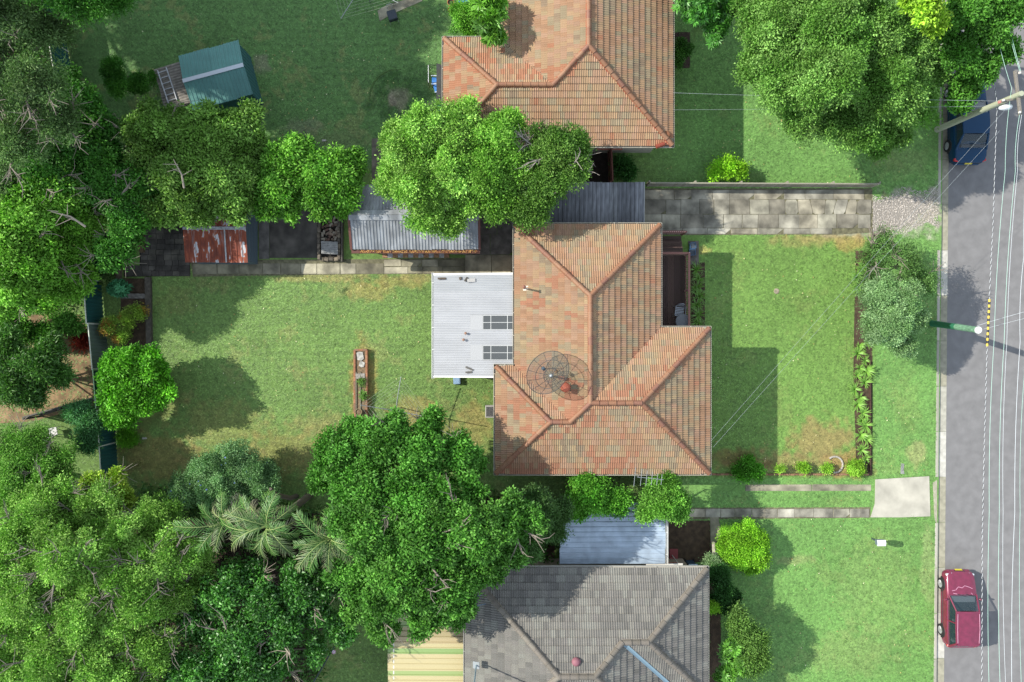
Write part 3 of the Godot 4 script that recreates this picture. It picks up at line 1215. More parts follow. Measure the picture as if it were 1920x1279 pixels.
func car(called: String, label: String, at: Vector3, s: Dictionary) -> void:
	# s: half length, half width; stations along z (front is -z), all in the car's own axes
	var t := thing(called, label, "car", at)
	var paint: Material = s.paint
	var L: float = s.length * 0.5
	var W: float = s.width * 0.5
	# lower body: [z share, half width share, sill height, belt height, deck height]
	var rows := []
	for st in s.body:
		var z: float = st[0] * L
		var w: float = st[1] * W
		var y0: float = st[2]; var y1: float = st[3]; var y2: float = st[4]
		var half := [Vector3(w * 0.90, y0, z), Vector3(w * 0.985, y0 + 0.10, z), Vector3(w, lerpf(y0, y1, 0.5), z), Vector3(w * 0.985, y1 - 0.05, z), Vector3(w * 0.95, y1 + 0.015, z), Vector3(w * 0.86, lerpf(y1, y2, 0.6) + 0.03, z), Vector3(w * 0.62, y2, z), Vector3(w * 0.3, y2 + 0.012, z), Vector3(0, y2 + 0.016, z)]
		var line := half.duplicate()
		for k in range(half.size() - 2, -1, -1):
			line.append(Vector3(-half[k].x, half[k].y, z))
		rows.append(line)
	var g := Geo.new()
	loft(g, rows)
	for e in [0, rows.size() - 1]:
		g.face(rows[e], Vector3(0, 0, -1 if e == 0 else 1))
	own(t, "body", g, paint)
	var under := Geo.new()
	under.box(Vector3(0, 0.26, 0), Vector3(W * 1.7, 0.1, L * 1.88), Basis.IDENTITY, 0.02)
	own(t, "underbody", under, mat("car_under", "1c1c1e", 0.9))
	# cabin: glass between the belt and the roof
	var c: Dictionary = s.cabin
	var belt := func(z: float, w: float) -> Vector3: return Vector3(w * W, c.belt, z * L)
	var roof := func(z: float, w: float) -> Vector3: return Vector3(w * W, c.top, z * L)
	var fb: float = c.front_base; var ft: float = c.front_top; var rt: float = c.rear_top; var rb: float = c.rear_base
	var gm: Material = mats["car_glass"]
	var quad := func(a: Vector3, b: Vector3, d: Vector3, e: Vector3, out: Vector3, name_: String, bow: float) -> void:
		var q := Geo.new()
		# a curved pane of 6 strips
		var up_n := out.normalized()
		for i in 6:
			var f0 := i / 6.0; var f1 := (i + 1) / 6.0
			var p0 := a.lerp(b, f0) + up_n * bow * sin(PI * f0); var p1 := a.lerp(b, f1) + up_n * bow * sin(PI * f1)
			var p2 := e.lerp(d, f1) + up_n * bow * sin(PI * f1); var p3 := e.lerp(d, f0) + up_n * bow * sin(PI * f0)
			q.face([p0, p1, p2, p3], out)
		own(t, name_, q, gm)
	quad.call(belt.call(fb, -0.84), belt.call(fb, 0.84), roof.call(ft, 0.70), roof.call(ft, -0.70), Vector3(0, 0.6, -1), "windscreen", 0.05)
	quad.call(belt.call(rb, -0.82), belt.call(rb, 0.82), roof.call(rt, 0.68), roof.call(rt, -0.68), Vector3(0, 0.6, 1), "rear_window", 0.04)
	var mid_z: float = c.pillar
	for sd in [-1.0, 1.0]:
		var cuts: Array = [[fb, ft], [mid_z - 0.02, mid_z - 0.02], [mid_z + 0.02, mid_z + 0.02], [rb, rt]]
		quad.call(belt.call(cuts[0][0] + 0.03, 0.925 * sd), belt.call(cuts[1][0], 0.93 * sd), roof.call(cuts[1][1], 0.75 * sd), roof.call(cuts[0][1] + 0.02, 0.74 * sd), Vector3(sd, 0.35, 0), "side_window", 0.012)
		quad.call(belt.call(cuts[2][0], 0.93 * sd), belt.call(cuts[3][0] - 0.04, 0.91 * sd), roof.call(cuts[3][1] - 0.03, 0.73 * sd), roof.call(cuts[2][1], 0.75 * sd), Vector3(sd, 0.35, 0), "side_window", 0.012)
		var pg := Geo.new()
		pg.tube([belt.call(fb, 0.89 * sd), roof.call(ft, 0.725 * sd)], [0.045, 0.04], 6)
		pg.tube([belt.call(mid_z, 0.93 * sd), roof.call(mid_z, 0.75 * sd)], [0.04, 0.035], 6)
		pg.tube([belt.call(rb, 0.875 * sd), roof.call(rt, 0.71 * sd)], [0.07, 0.06], 6)
		pg.tube([roof.call(ft, 0.735 * sd), roof.call((ft + rt) / 2, 0.765 * sd) + Vector3.UP * 0.01, roof.call(rt, 0.725 * sd)], [0.035, 0.035, 0.035], 6)
		own(t, "pillar", pg, paint)
		var mir := Geo.new()
		mir.box(Vector3((W + 0.09) * sd, c.belt + 0.04, (fb + 0.12) * L), Vector3(0.17, 0.11, 0.09), Basis(Vector3.UP, -0.25 * sd), 0.03)
		own(t, "wing_mirror", mir, paint)
		for z in [mid_z - 0.06, mid_z + 0.30]:
			var h := Geo.new()
			h.box(Vector3(W * 1.0 * sd, c.belt - 0.12, z * L), Vector3(0.03, 0.03, 0.16), Basis.IDENTITY, 0.008)
			own(t, "door_handle", h, paint if s.get("painted_handles", true) else mats["car_trim"])
		var hl := Geo.new()
		hl.box(Vector3(W * 0.70 * sd, s.light_y, s.head_z * L), Vector3(W * 0.42, 0.13, 0.16), Basis(Vector3.UP, -0.28 * sd), 0.03)
		own(t, "headlight", hl, mats["lamp_lens"])
		var tl := Geo.new()
		tl.box(Vector3(W * 0.80 * sd, s.tail_y, s.tail_z * L), Vector3(W * 0.26, 0.16, 0.16), Basis(Vector3.UP, 0.35 * sd), 0.03)
		own(t, "tail_light", tl, mats["tail_lens"])
		var strip := Geo.new()
		strip.box(Vector3(W * 1.0 * sd, 0.52, 0.0), Vector3(0.025, 0.05, L * 1.1), Basis.IDENTITY, 0.008)
		own(t, "side_trim", strip, mats["car_trim"])
	var rg := Geo.new()
	var rr := []
	for i in 7:
		var f := i / 6.0
		var z := lerpf(ft, rt, f) * L
		var lift := 0.035 * sin(PI * f)
		var row := []
		for j in 9:
			var x := lerpf(-1, 1, j / 8.0)
			row.append(Vector3(x * 0.77 * W * (1.0 - 0.04 * absf(f - 0.5)), c.top + 0.018 + lift + 0.045 * (1.0 - x * x), z))
		rr.append(row)
	loft(rg, rr)
	own(t, "roof_panel", rg, paint)
	# inside
	var ig := Geo.new()
	ig.box(Vector3(0, 0.45, 0.05 * L), Vector3(W * 1.66, 0.1, L * 1.1), Basis.IDENTITY, 0.02)
	ig.box(Vector3(0, c.belt - 0.08, (fb + 0.14) * L), Vector3(W * 1.6, 0.2, 0.42), Basis.IDENTITY, 0.05)
	ig.box(Vector3(0, c.belt + 0.035, (fb + rb) * 0.5 * L), Vector3(W * 1.70, 0.02, (rb - fb) * L * 0.96), Basis.IDENTITY, 0.006)
	own(t, "interior", ig, mat("car_inside", "232628", 0.9))
	for q in [[-0.42, mid_z - 0.16, 0.5], [0.42, mid_z - 0.16, 0.5], [0.0, mid_z + 0.36, 1.3]]:
		var sg := Geo.new()
		sg.box(Vector3(q[0] * W, 0.58, q[1] * L), Vector3(q[2], 0.2, 0.52), Basis.IDENTITY, 0.06)
		sg.box(Vector3(q[0] * W, 0.88, q[1] * L + 0.26), Vector3(q[2], 0.55, 0.14), Basis(Vector3.RIGHT, 0.22), 0.05)
		sg.box(Vector3(q[0] * W, 1.2, q[1] * L + 0.33), Vector3(0.26, 0.14, 0.1), Basis.IDENTITY, 0.04)
		own(t, "seat", sg, mat("car_seat", "4a4e52", 0.9))
	var dash := Geo.new()
	dash.box(Vector3(0, c.belt + 0.06, (fb + 0.11) * L), Vector3(W * 1.5, 0.05, 0.30), Basis(Vector3.RIGHT, -0.1), 0.02)
	own(t, "dashboard", dash, mat("car_dash", "5c6266", 0.8))
	var sw := Geo.new()
	var ring := []
	for i in 17:
		var a := TAU * i / 16
		ring.append(Vector3(0.42 * W + cos(a) * 0.18, c.belt + 0.14 + sin(a) * 0.12, (fb + 0.30) * L + sin(a) * 0.1))
	sw.tube(ring, [0.016], 5, false)
	own(t, "steering_wheel", sw, mats["car_trim"])
	for z in s.axles:
		for sd in [-1.0, 1.0]:
			var arch := Geo.new()
			var arc := []
			for i in 13:
				var a := PI * i / 12.0
				arc.append(Vector3((W * 0.955) * sd, 0.31 + sin(a) * 0.36, z * L + cos(a) * 0.36))
			arch.tube(arc, [0.05], 5)
			own(t, "wheel_arch", arch, mats["car_trim"])
			var wb := Basis.IDENTITY if sd < 0 else Basis(Vector3.UP, PI)
			var w := own(t, "wheel", mats["tyre_mesh"], mats["tyre"], Transform3D(wb, Vector3((W * 0.93) * sd, 0.315, z * L)))
			own(w, "rim", mats["rim_mesh"], mats["rim"])
	for e in [-1.0, 1.0]:
		var b := Geo.new()
		b.box(Vector3(0, 0.47, e * (L - 0.015)), Vector3(W * 1.5, 0.16, 0.12), Basis.IDENTITY, 0.05)
		own(t, "bumper", b, paint)
		var p := Geo.new()
		p.box(Vector3(0, 0.53 if e < 0 else s.plate_y, e * (L + 0.055 if e < 0 else L + 0.02)), Vector3(0.37, 0.12, 0.012), Basis(Vector3.RIGHT, -0.35 * e))
		own(t, "number_plate", p, mat("plate", "c9b83a", 0.5))
	var grille := Geo.new()
	grille.box(Vector3(0, s.light_y - 0.03, -L - 0.0), Vector3(W * 0.7, 0.07, 0.05), Basis.IDENTITY, 0.01)
	own(t, "grille", grille, mats["car_trim"])
	var wip := Geo.new()
	for x in [-0.35, 0.2]:
		wip.bar(Vector3(x * W, c.belt + 0.03, fb * L - 0.03), Vector3(x * W + 0.42, c.belt + 0.09, fb * L + 0.06), 0.012)
	own(t, "wiper", wip, mats["car_trim"])

# ---------------------------------------------------------------- wires and poles

func wire(label: String, pts_px: Array, r: float, m: Material, group := "overhead wires along the street", sag := 0.12) -> void:
	var pts := []
	for i in pts_px.size():
		var a := spot(pts_px[i][0], pts_px[i][1], pts_px[i][2])
		if i == 0:
			pts.append(a)
			continue
		var p: Vector3 = pts[pts.size() - 1]
		for k in range(1, 9):
			var f := k / 8.0
			pts.append(p.lerp(a, f) - Vector3.UP * sag * 4.0 * f * (1.0 - f))
	var base: Vector3 = pts[0]
	for i in pts.size():
		pts[i] -= base
	var g := Geo.new()
	g.tube(pts, [r * 0.8], 5)
	solo("overhead_wire", g, m, base, label, "wire", group)

func hoist(label: String, foot: Vector3, top: float, arm: float, turn: float, rise: float, loops: int) -> void:
	# a rotary clothes line: post, four arms, loops of line between them
	var t := thing("rotary_clothesline", label, "clothesline", foot)
	var post := Geo.new()
	post.tube([foot, foot + Vector3.UP * top], [0.03, 0.026], 8)
	post.tube([foot + Vector3.UP * top, foot + Vector3.UP * (top + 0.12)], [0.05, 0.05], 8)
	var steel: Material = mat("galvanised", "9aa0a2", 0.45, "fine", Vector3.ONE * 2.0, 0.6)
	part(t, "post", post, steel)
	var hub := foot + Vector3.UP * (top + 0.05)
	var ends := []
	for k in 4:
		var a := turn + TAU * k / 4
		var e := hub + Vector3(cos(a) * arm, rise, sin(a) * arm)
		ends.append(e)
		var g := Geo.new()
		g.tube([hub, e], [0.022, 0.018], 6)
		g.tube([hub - Vector3.UP * 0.45, hub.lerp(e, 0.5)], [0.012, 0.012], 5)
		part(t, "arm", g, steel)
	for l in loops:
		var f := 1.0 - l * 0.115
		var g := Geo.new()
		for k in 4:
			var a: Vector3 = hub.lerp(ends[k], f)
			var b: Vector3 = hub.lerp(ends[(k + 1) % 4], f)
			g.tube([a, a.lerp(b, 0.5) - Vector3.UP * 0.04, b], [0.0042], 4, false)
		part(t, "line", g, mat("line_cord", "9aa48e", 0.6))

# ---------------------------------------------------------------- the scene

func _ready() -> void:
	rng.seed = 20240607
	var cam := Camera3D.new()
	cam.name = "camera"
	cam.position = Vector3(0, CAM_H, 0)
	cam.rotation_degrees = Vector3(-90, 0, 0)
	cam.fov = 46.43
	cam.near = 0.1
	cam.far = 900.0
	add_child(cam)
	cam.current = true
	var env := Environment.new()
	env.background_mode = Environment.BG_SKY
	var sky := Sky.new()
	var pm := ProceduralSkyMaterial.new()
	pm.sky_top_color = Color(0.71, 0.76, 0.83)
	pm.sky_horizon_color = Color(0.84, 0.88, 0.93)
	pm.sky_curve = 0.25
	pm.ground_bottom_color = Color(0.25, 0.3, 0.2)
	pm.ground_horizon_color = Color(0.6, 0.65, 0.6)
	sky.sky_material = pm
	env.sky = sky
	env.background_energy_multiplier = 1.2
	env.tonemap_mode = Environment.TONE_MAPPER_LINEAR
	env.tonemap_exposure = 1.5
	env.sdfgi_enabled = true
	env.ssao_enabled = true
	env.ssil_enabled = true
	var we := WorldEnvironment.new()
	we.name = "world_environment"
	we.environment = env
	add_child(we)
	var sun := DirectionalLight3D.new()
	sun.name = "sun"
	sun.basis = Basis.looking_at(Vector3(1.25, -1.0, 0.313), Vector3.UP)
	sun.light_energy = 1.55
	sun.light_color = Color(1.0, 0.975, 0.93)
	sun.light_angular_distance = 0.53
	sun.shadow_enabled = true
	add_child(sun)

	noise_a.seed = 11; noise_a.frequency = 0.02; noise_a.fractal_octaves = 3
	noise_b.seed = 23; noise_b.frequency = 0.05; noise_b.fractal_octaves = 2
	noise_c.seed = 37; noise_c.frequency = 0.03; noise_c.fractal_octaves = 4
	make_textures()
	make_leaves()
	shared_materials()
	paving()
	lot_house()
	back_veranda()
	neighbour_house()
	grey_house()
	garage_and_carport()
	sheds()
	deck()
	fences()
	poles_and_wires()
	cars()
	big_trees()
	small_plants()
	undergrowth()
	yard_things()
	make_lawn()

func shared_materials() -> void:
	glass("car_glass", "123a44", 0.30)
	mat("car_trim", "1b1b1d", 0.6)
	mat("tyre", "19191a", 0.9)
	mat("rim", "b4b6b8", 0.35, "", Vector3.ONE, 0.7)
	mat("lamp_lens", "c9ccd0", 0.12, "", Vector3.ONE, 0.4)
	mat("tail_lens", "a81420", 0.15)
	var wm := wheel_meshes()
	mats["tyre_mesh"] = wm[0]
	mats["rim_mesh"] = wm[1]
	var pm := tinted("leaf_palm", 0.5)
	pm.backlight_enabled = true
	pm.backlight = Color(0.3, 0.36, 0.2)
	mat("palm_stem", "8a9a5a", 0.6)

func kx(z: float) -> float:
	return 22.60 - 0.0087 * z

# ---------------------------------------------------------------- ground, road, paving

func paving() -> void:
	tex.road = noise_tex(0.012, 7, 0.87, 1.0, 1024)
	var gm := mat("far_grass", "64823f", 1.0, "blotch", Vector3.ONE * 0.11)
	var g := Geo.new()
	var z0 := -200.0; var z1 := 200.0
	g.face([Vector3(-300, -0.012, z0), Vector3(kx(z0) - 0.1, -0.012, z0), Vector3(kx(z1) - 0.1, -0.012, z1), Vector3(-300, -0.012, z1)], Vector3.UP)
	g.face([Vector3(kx(z0) - 0.1, -0.012, z0), Vector3(kx(z1) - 0.1, -0.012, z1), Vector3(kx(z1) - 0.1, -0.15, z1), Vector3(kx(z0) - 0.1, -0.15, z0)], Vector3.RIGHT)
	g.face([Vector3(kx(z0) - 0.1, -0.15, z0), Vector3(300, -0.15, z0), Vector3(300, -0.15, z1), Vector3(kx(z1) - 0.1, -0.15, z1)], Vector3.UP)
	struct("ground", g, gm)
	var r := Geo.new()
	r.face([Vector3(kx(-90) + 0.40, -0.080, -90), Vector3(kx(-90) + 8.4, -0.02, -90), Vector3(kx(90) + 8.4, -0.02, 90), Vector3(kx(90) + 0.40, -0.080, 90)], Vector3.UP)
	var rm := mat("asphalt", "777676", 0.95, "road", Vector3.ONE * 0.11, 0.0, 0.3)
	struct("road", r, rm)
	# kerb stones and gutter, cast in lengths
	var kerb := Node3D.new()
	kerb.name = "kerb"
	add_child(kerb)
	kerb.set_meta("kind", "structure")
	var km := [mat("kerb_a", "a9a59a", 0.9, "fine", Vector3.ONE), mat("kerb_b", "9d9a8e", 0.9, "fine", Vector3.ONE), mat("kerb_c", "b1aca2", 0.9, "fine", Vector3.ONE)]
	var gmats := [mat("gutter_a", "a7a598", 0.9, "blotch", Vector3.ONE * 0.8), mat("gutter_b", "989582", 0.9, "blotch", Vector3.ONE * 0.8), mat("gutter_c", "bab8ae", 0.9, "blotch", Vector3.ONE * 0.8)]
	for i in range(-12, 13):
		var za := i * 2.4; var zb := za + 2.385
		var low := (za > -8.6 and za < -5.6) or (za > 6.0 and za < 9.4)
		var top := 0.018 if not low else -0.03
		var k := Geo.new()
		k.prism(PackedVector2Array([Vector2(kx(za) - 0.17, za), Vector2(kx(za) - 0.012, za), Vector2(kx(zb) - 0.012, zb), Vector2(kx(zb) - 0.17, zb)]), -0.14, top, 0.02)
		part(kerb, "kerb_stone", k, km[rng.randi() % 3])
		var u := Geo.new()
		u.face([Vector3(kx(za), -0.092, za), Vector3(kx(za) + 0.42, -0.074, za), Vector3(kx(zb) + 0.42, -0.074, zb), Vector3(kx(zb), -0.092, zb)], Vector3.UP)
		u.face([Vector3(kx(za) + 0.42, -0.074, za), Vector3(kx(zb) + 0.42, -0.074, zb), Vector3(kx(zb) + 0.42, -0.13, zb), Vector3(kx(za) + 0.42, -0.13, za)], Vector3.RIGHT)
		part(kerb, "gutter_length", u, gmats[1] if low else gmats[rng.randi() % 3])
	var far := Geo.new()
	far.box(Vector3(kx(0) + 8.5, -0.03, 0), Vector3(0.2, 0.22, 180), Basis(Vector3.UP, 0.0087), 0.02)
	var fk := struct("far_kerb", far, km[0])

	# stone driveway of the block
	var soil := mat("joint_soil", "77745a", 1.0, "strong", Vector3.ONE * 0.9)
	var stone := []
	for q in ["b0ac9c", "b6b29f", "a29e8f", "bcb8a8", "a9a595", "948f80", "b8b19c"]:
		stone.append(mat("stone" + q, q, 0.92, "stain", Vector3.ONE * 0.2, 0.0, 0.5))
	var dark := []
	for q in ["5d5953", "66625b", "534f49", "6a665c"]:
		dark.append(mat("stone" + q, q, 0.92, "stain", Vector3.ONE * 0.2, 0.0, 0.5))
	var d := Node3D.new()
	d.name = "driveway"
	add_child(d)
	d.set_meta("kind", "structure")
	var bed := Geo.new()
	var outline := flat([1206, 353, 1636, 353, 1638, 436, 1570, 440, 1206, 441])
	bed.prism(outline, -0.05, 0.006)
	part(d, "joint_bed", bed, soil)
	keep_bare(outline)
	slab_row(d, 1208, 1620, 356, 374, 30, 62, stone)
	slab_row(d, 1208, 1472, 374, 402, 26, 46, stone)
	slab_row(d, 1208, 1632, 402, 428, 24, 46, stone)
	slab_row(d, 1208, 1560, 428, 439, 26, 52, stone)
	crazy(d, 1472, 374, 1634, 402, 7, 1, stone, "flagstone", 0.032)

	# gravel crossover
	var gr := Geo.new()
	gr.prism(flat([1637, 376, 1655, 374, 1672, 368, 1690, 366, 1708, 371, 1722, 369, 1741, 380, 1736, 396, 1722, 402, 1718, 412, 1700, 420, 1688, 430, 1664, 428, 1652, 438, 1637, 440]), -0.05, 0.008)
	rng.seed = 77
	struct("gravel_crossover", gr, mat("gravel", "b5aea4", 1.0, "speck", Vector3.ONE * 2.2, 0.0, 1.5))
	keep_bare(flat([1637, 380, 1660, 378, 1690, 370, 1732, 380, 1712, 408, 1688, 424, 1660, 424, 1637, 436]))
	var pebble := Geo.new()
	pebble.lathe([Vector2(0, -0.02), Vector2(0.026, -0.006), Vector2(0.022, 0.012), Vector2(0, 0.02)], Vector3.ZERO, 5)
	var where := []
	var tint := PackedColorArray()
	var area := flat([1636, 366, 1668, 368, 1690, 350, 1722, 358, 1760, 352, 1760, 428, 1738, 416, 1716, 430, 1690, 440, 1660, 436, 1636, 450])
	for i in 4200:
		var p := Vector2(rf(18.8, 22.6), rf(-8.4, -5.2))
		if Geometry2D.is_point_in_polygon(p, area):
			where.append(Transform3D(Basis(jitter(1).normalized(), rf(0, 6)).scaled(Vector3.ONE * rf(0.5, 1.3)), Vector3(p.x, 0.012, p.y)))
			tint.append(lin("b5aea6") * rf(0.6, 1.2))
	var gp := many(self, "gravel", pebble.mesh(), tinted("pebble", 0.9), where, tint)

	# stone path behind the sheds, concrete yard beside the garage
	var p2 := Node3D.new()
	p2.name = "garden_path"
	add_child(p2)
	p2.set_meta("kind", "structure")
	var po := flat([357, 492, 497, 487, 700, 486, 880, 483, 968, 478, 968, 515, 700, 514, 500, 517, 362, 519])
	bed = Geo.new()
	bed.prism(po, -0.05, 0.006)
	part(p2, "joint_bed", bed, soil)
	keep_bare(po)
	var pale := []
	for q in ["aca68f", "b4ae96", "9f987f", "bbb59e", "959079"]:
		pale.append(mat("stone" + q, q, 0.92, "stain", Vector3.ONE * 0.2, 0.0, 0.5))
	slab_row(p2, 362, 720, 494, 514, 26, 52, pale)
	slab_row(p2, 720, 872, 487, 500, 28, 48, pale)
	slab_row(p2, 720, 872, 500, 513, 24, 46, pale)
	slab_row(p2, 872, 966, 478, 513, 44, 50, pale, "concrete_slab", 0.035)
	var yard := Node3D.new()
	yard.name = "concrete_yard"
	add_child(yard)
	yard.set_meta("kind", "structure")
	var conc := []
	for q in ["6f6c68", "7a7772", "66635f"]:
		conc.append(mat("conc" + q, q, 0.95, "strong", Vector3.ONE * 0.5))
	slab_row(yard, 895, 966, 400, 440, 34, 38, conc, "concrete_slab")
	slab_row(yard, 845, 966, 440, 478, 30, 46, conc, "concrete_slab")
	keep_bare(flat([640, 330, 968, 330, 968, 486, 640, 490]))
	slab_row(yard, 505, 596, 380, 484, 90, 95, dark, "concrete_slab")
	slab_row(yard, 485, 505, 395, 486, 20, 21, conc, "concrete_slab", 0.06)
	keep_bare(flat([484, 340, 645, 340, 645, 490, 484, 490]))
	# brick-paved corner behind the rusty shed
	var brick_yard := Node3D.new()
	brick_yard.name = "brick_paved_corner"
	add_child(brick_yard)
	brick_yard.set_meta("kind", "structure")
	keep_bare(flat([232, 425, 357, 425, 357, 520, 232, 520]))
	keep_bare(flat([340, 400, 490, 400, 490, 492, 340, 492]))
	bed = Geo.new()
	bed.prism(flat([262, 425, 357, 425, 357, 518, 232, 519, 232, 500, 262, 498]), -0.05, 0.006)
	part(brick_yard, "joint_bed", bed, mat("dark_soil", "38342e", 1.0, "strong", Vector3.ONE))
	for row in 9:
		slab_row(brick_yard, 264 if row < 7 else 234, 356, 428 + row * 10, 438 + row * 10, 11, 18, dark, "paving_brick", 0.025)
	# bottom neighbour: side path, strip, crossover
	var side := Node3D.new()
	side.name = "side_path"
	add_child(side)
	side.set_meta("kind", "structure")
	bed = Geo.new()
	bed.prism(flat([1288, 952, 1632, 951, 1632, 971, 1290, 974]), -0.05, 0.006)
	part(side, "joint_bed", bed, soil)
	keep_bare(flat([1288, 952, 1634, 951, 1634, 971, 1290, 974]))
	slab_row(side, 1290, 1630, 954, 970, 20, 38, stone)
	slab_row(side, 1290, 1634, 908, 921, 90, 130, pale, "concrete_strip", 0.02)
	keep_bare(flat([1290, 908, 1634, 908, 1634, 921, 1290, 921]))
	slab(side, "concrete_pad", flat([1331, 958, 1345, 957, 1352, 1000, 1348, 1046, 1333, 1046]), -0.04, 0.03, pale[0])
	slab(side, "concrete_pad", flat([1255, 955, 1290, 955, 1290, 975, 1255, 975]), -0.04, 0.03, conc[0])
	var cross := Node3D.new()
	cross.name = "concrete_crossover"
	add_child(cross)
	cross.set_meta("kind", "structure")
	var cw := mat("crossover", "b2aea0", 0.9, "blotch", Vector3.ONE * 0.25)
	slab(cross, "concrete_bay", flat([1641, 899, 1690, 896, 1742, 893, 1744, 968, 1690, 970, 1632, 970, 1640, 945]), -0.05, 0.03, cw)
	keep_bare(flat([1638, 899, 1742, 893, 1745, 968, 1632, 970]))
	slab(cross, "concrete_bay", flat([1749, 905, 1757, 900, 1757, 985, 1752, 972]), -0.05, 0.016, mat("crossover_b", "a8a290", 0.9, "blotch", Vector3.ONE * 0.6))
	# neighbour's concrete paths
	var np := Node3D.new()
	np.name = "neighbour_path"
	add_child(np)
	np.set_meta("kind", "structure")
	slab(np, "concrete_slab", flat([708, 20, 728, 8, 790, -8, 792, 2, 736, 26, 712, 40]), -0.05, 0.025, pale[1])
	keep_bare(flat([708, 20, 728, 8, 790, -8, 792, 2, 736, 26, 712, 40]))
	slab(np, "concrete_slab", flat([697, 260, 728, 258, 728, 345, 697, 345]), -0.05, 0.025, mat("old_path", "7d7668", 0.95, "strong", Vector3.ONE * 0.6))
	keep_bare(flat([697, 260, 728, 258, 728, 345, 697, 345]))
	# garden soil
	var soilm := mat("garden_soil", "5a4a38", 1.0, "strong", Vector3.ONE * 0.7, 0.0, 2.0)
	var mulch := mat("leaf_litter", "55463a", 1.0, "strong", Vector3.ONE * 0.8, 0.0, 2.5)
	var beds := Node3D.new()
	beds.name = "garden_beds"
	add_child(beds)
	beds.set_meta("kind", "structure")
	for q in [[[1604, 470, 1636, 470, 1636, 892, 1606, 892, 1600, 700], soilm], [[226, 522, 276, 522, 278, 650, 226, 690], soilm], [[1295, 492, 1322, 492, 1322, 612, 1296, 612], soilm], [[1262, 60, 1294, 60, 1294, 128, 1262, 128], mulch], [[1252, 976, 1332, 976, 1332, 1052, 1252, 1060], soilm], [[-200, 1000, 620, 960, 585, 1300, -200, 1500], mulch], [[-200, 120, 120, 60, 150, 330, 40, 600, -200, 600], mulch], [[640, 930, 1040, 930, 1040, 1060, 880, 1160, 640, 1150], mulch], [[1330, 1052, 1352, 1052, 1352, 1320, 1330, 1320], soilm]]:
		var b := Geo.new()
		b.prism(flat(q[0]), -0.04, 0.004)
		part(beds, "soil", b, q[1])
		keep_bare(flat(q[0]))
	# bare yard behind the back fence
	var sand := Geo.new()
	sand.prism(flat([-100, 590, 150, 590, 172, 640, 176, 760, 60, 790, -100, 800]), -0.04, 0.004)
	struct("bare_earth", sand, mat("sandy", "9c8260", 1.0, "strong", Vector3.ONE * 0.35))
	# worn and dry patches: x, y, reach x, reach y, tint, colour, share of blades missing
	var dry := lin("a08a55"); var brown := lin("80653f"); var tan := lin("a3915e"); var clover := lin("436b2e"); var grey := lin("8f8474")
	worn = [
		[1698, 400, 76, 46, 0.9, lin("aaa396"), 0.8], [1745, 385, 22, 40, 0.8, lin("a59e90"), 0.7], [1590, 440, 60, 8, 0.8, lin("a39c8c"), 0.7],
		[1540, 830, 70, 48, 0.8, lin("968455"), 0.45], [1480, 868, 120, 24, 0.7, lin("958858"), 0.35], [1390, 862, 70, 24, 0.6, brown, 0.5], [1590, 870, 45, 30, 0.8, lin("9a8250"), 0.4],
		[1590, 455, 34, 18, 0.7, lin("a88f56"), 0.4], [1560, 446, 90, 10, 0.5, tan, 0.3], [1500, 452, 60, 12, 0.4, tan, 0.2],
		[690, 545, 50, 22, 0.5, lin("a59458"), 0.2], [740, 530, 70, 14, 0.45, lin("a59458"), 0.2], [780, 520, 50, 10, 0.5, tan, 0.2], [600, 520, 110, 10, 0.5, tan, 0.2],
		[600, 800, 60, 30, 0.35, tan, 0.1], [540, 850, 90, 50, 0.4, lin("9a8450"), 0.3], [420, 800, 90, 60, 0.35, lin("93834e"), 0.3], [300, 860, 90, 50, 0.55, lin("8a7246"), 0.5], [280, 760, 60, 50, 0.3, brown, 0.4],
		[680, 720, 26, 85, 0.55, lin("b08a52"), 0.2], [790, 800, 70, 40, 0.55, lin("a58e58"), 0.2], [890, 800, 34, 60, 0.5, lin("a58e58"), 0.2], [770, 760, 40, 20, 0.45, lin("a58e58"), 0.2],
		[745, 180, 54, 54, 0.95, lin("355a26"), 0.0], [748, 184, 34, 36, 0.7, lin("557a3c"), 0.0], [745, 185, 22, 26, 0.6, grey, 0.4], [735, 190, 9, 14, 0.5, grey, 0.4],
		[490, 120, 18, 24, 0.5, grey, 0.3], [570, 240, 40, 20, 0.35, grey, 0.2], [635, 262, 60, 30, 0.45, lin("7f8a5a"), 0.1],
		[1740, 1060, 14, 90, 0.3, lin("a8a878"), 0.1], [1720, 850, 20, 30, 0.45, lin("b0a476"), 0.2], [1490, 1050, 36, 10, 0.4, lin("a59f72"), 0.2], [1640, 1100, 80, 100, 0.25, lin("8fa060"), 0.0], [1600, 1220, 90, 50, 0.25, lin("9aa468"), 0.0],
		[1710, 510, 40, 40, 0.25, lin("8a9a58"), 0.0], [1700, 760, 30, 60, 0.25, lin("8ea05c"), 0.0], [1660, 400, 14, 40, 0.6, tan, 0.4],
		[1700, 300, 60, 30, 0.2, lin("9a9a68"), 0.1], [330, 560, 40, 40, 0.2, brown, 0.1], [1320, 470, 14, 10, 0.6, lin("b0a060"), 0.3],
	]

# ---------------------------------------------------------------- the block's house

func wall_mat() -> StandardMaterial3D:
	return mat("rendered_wall", "b8b2a2", 0.9, "fine", Vector3.ONE * 1.5)

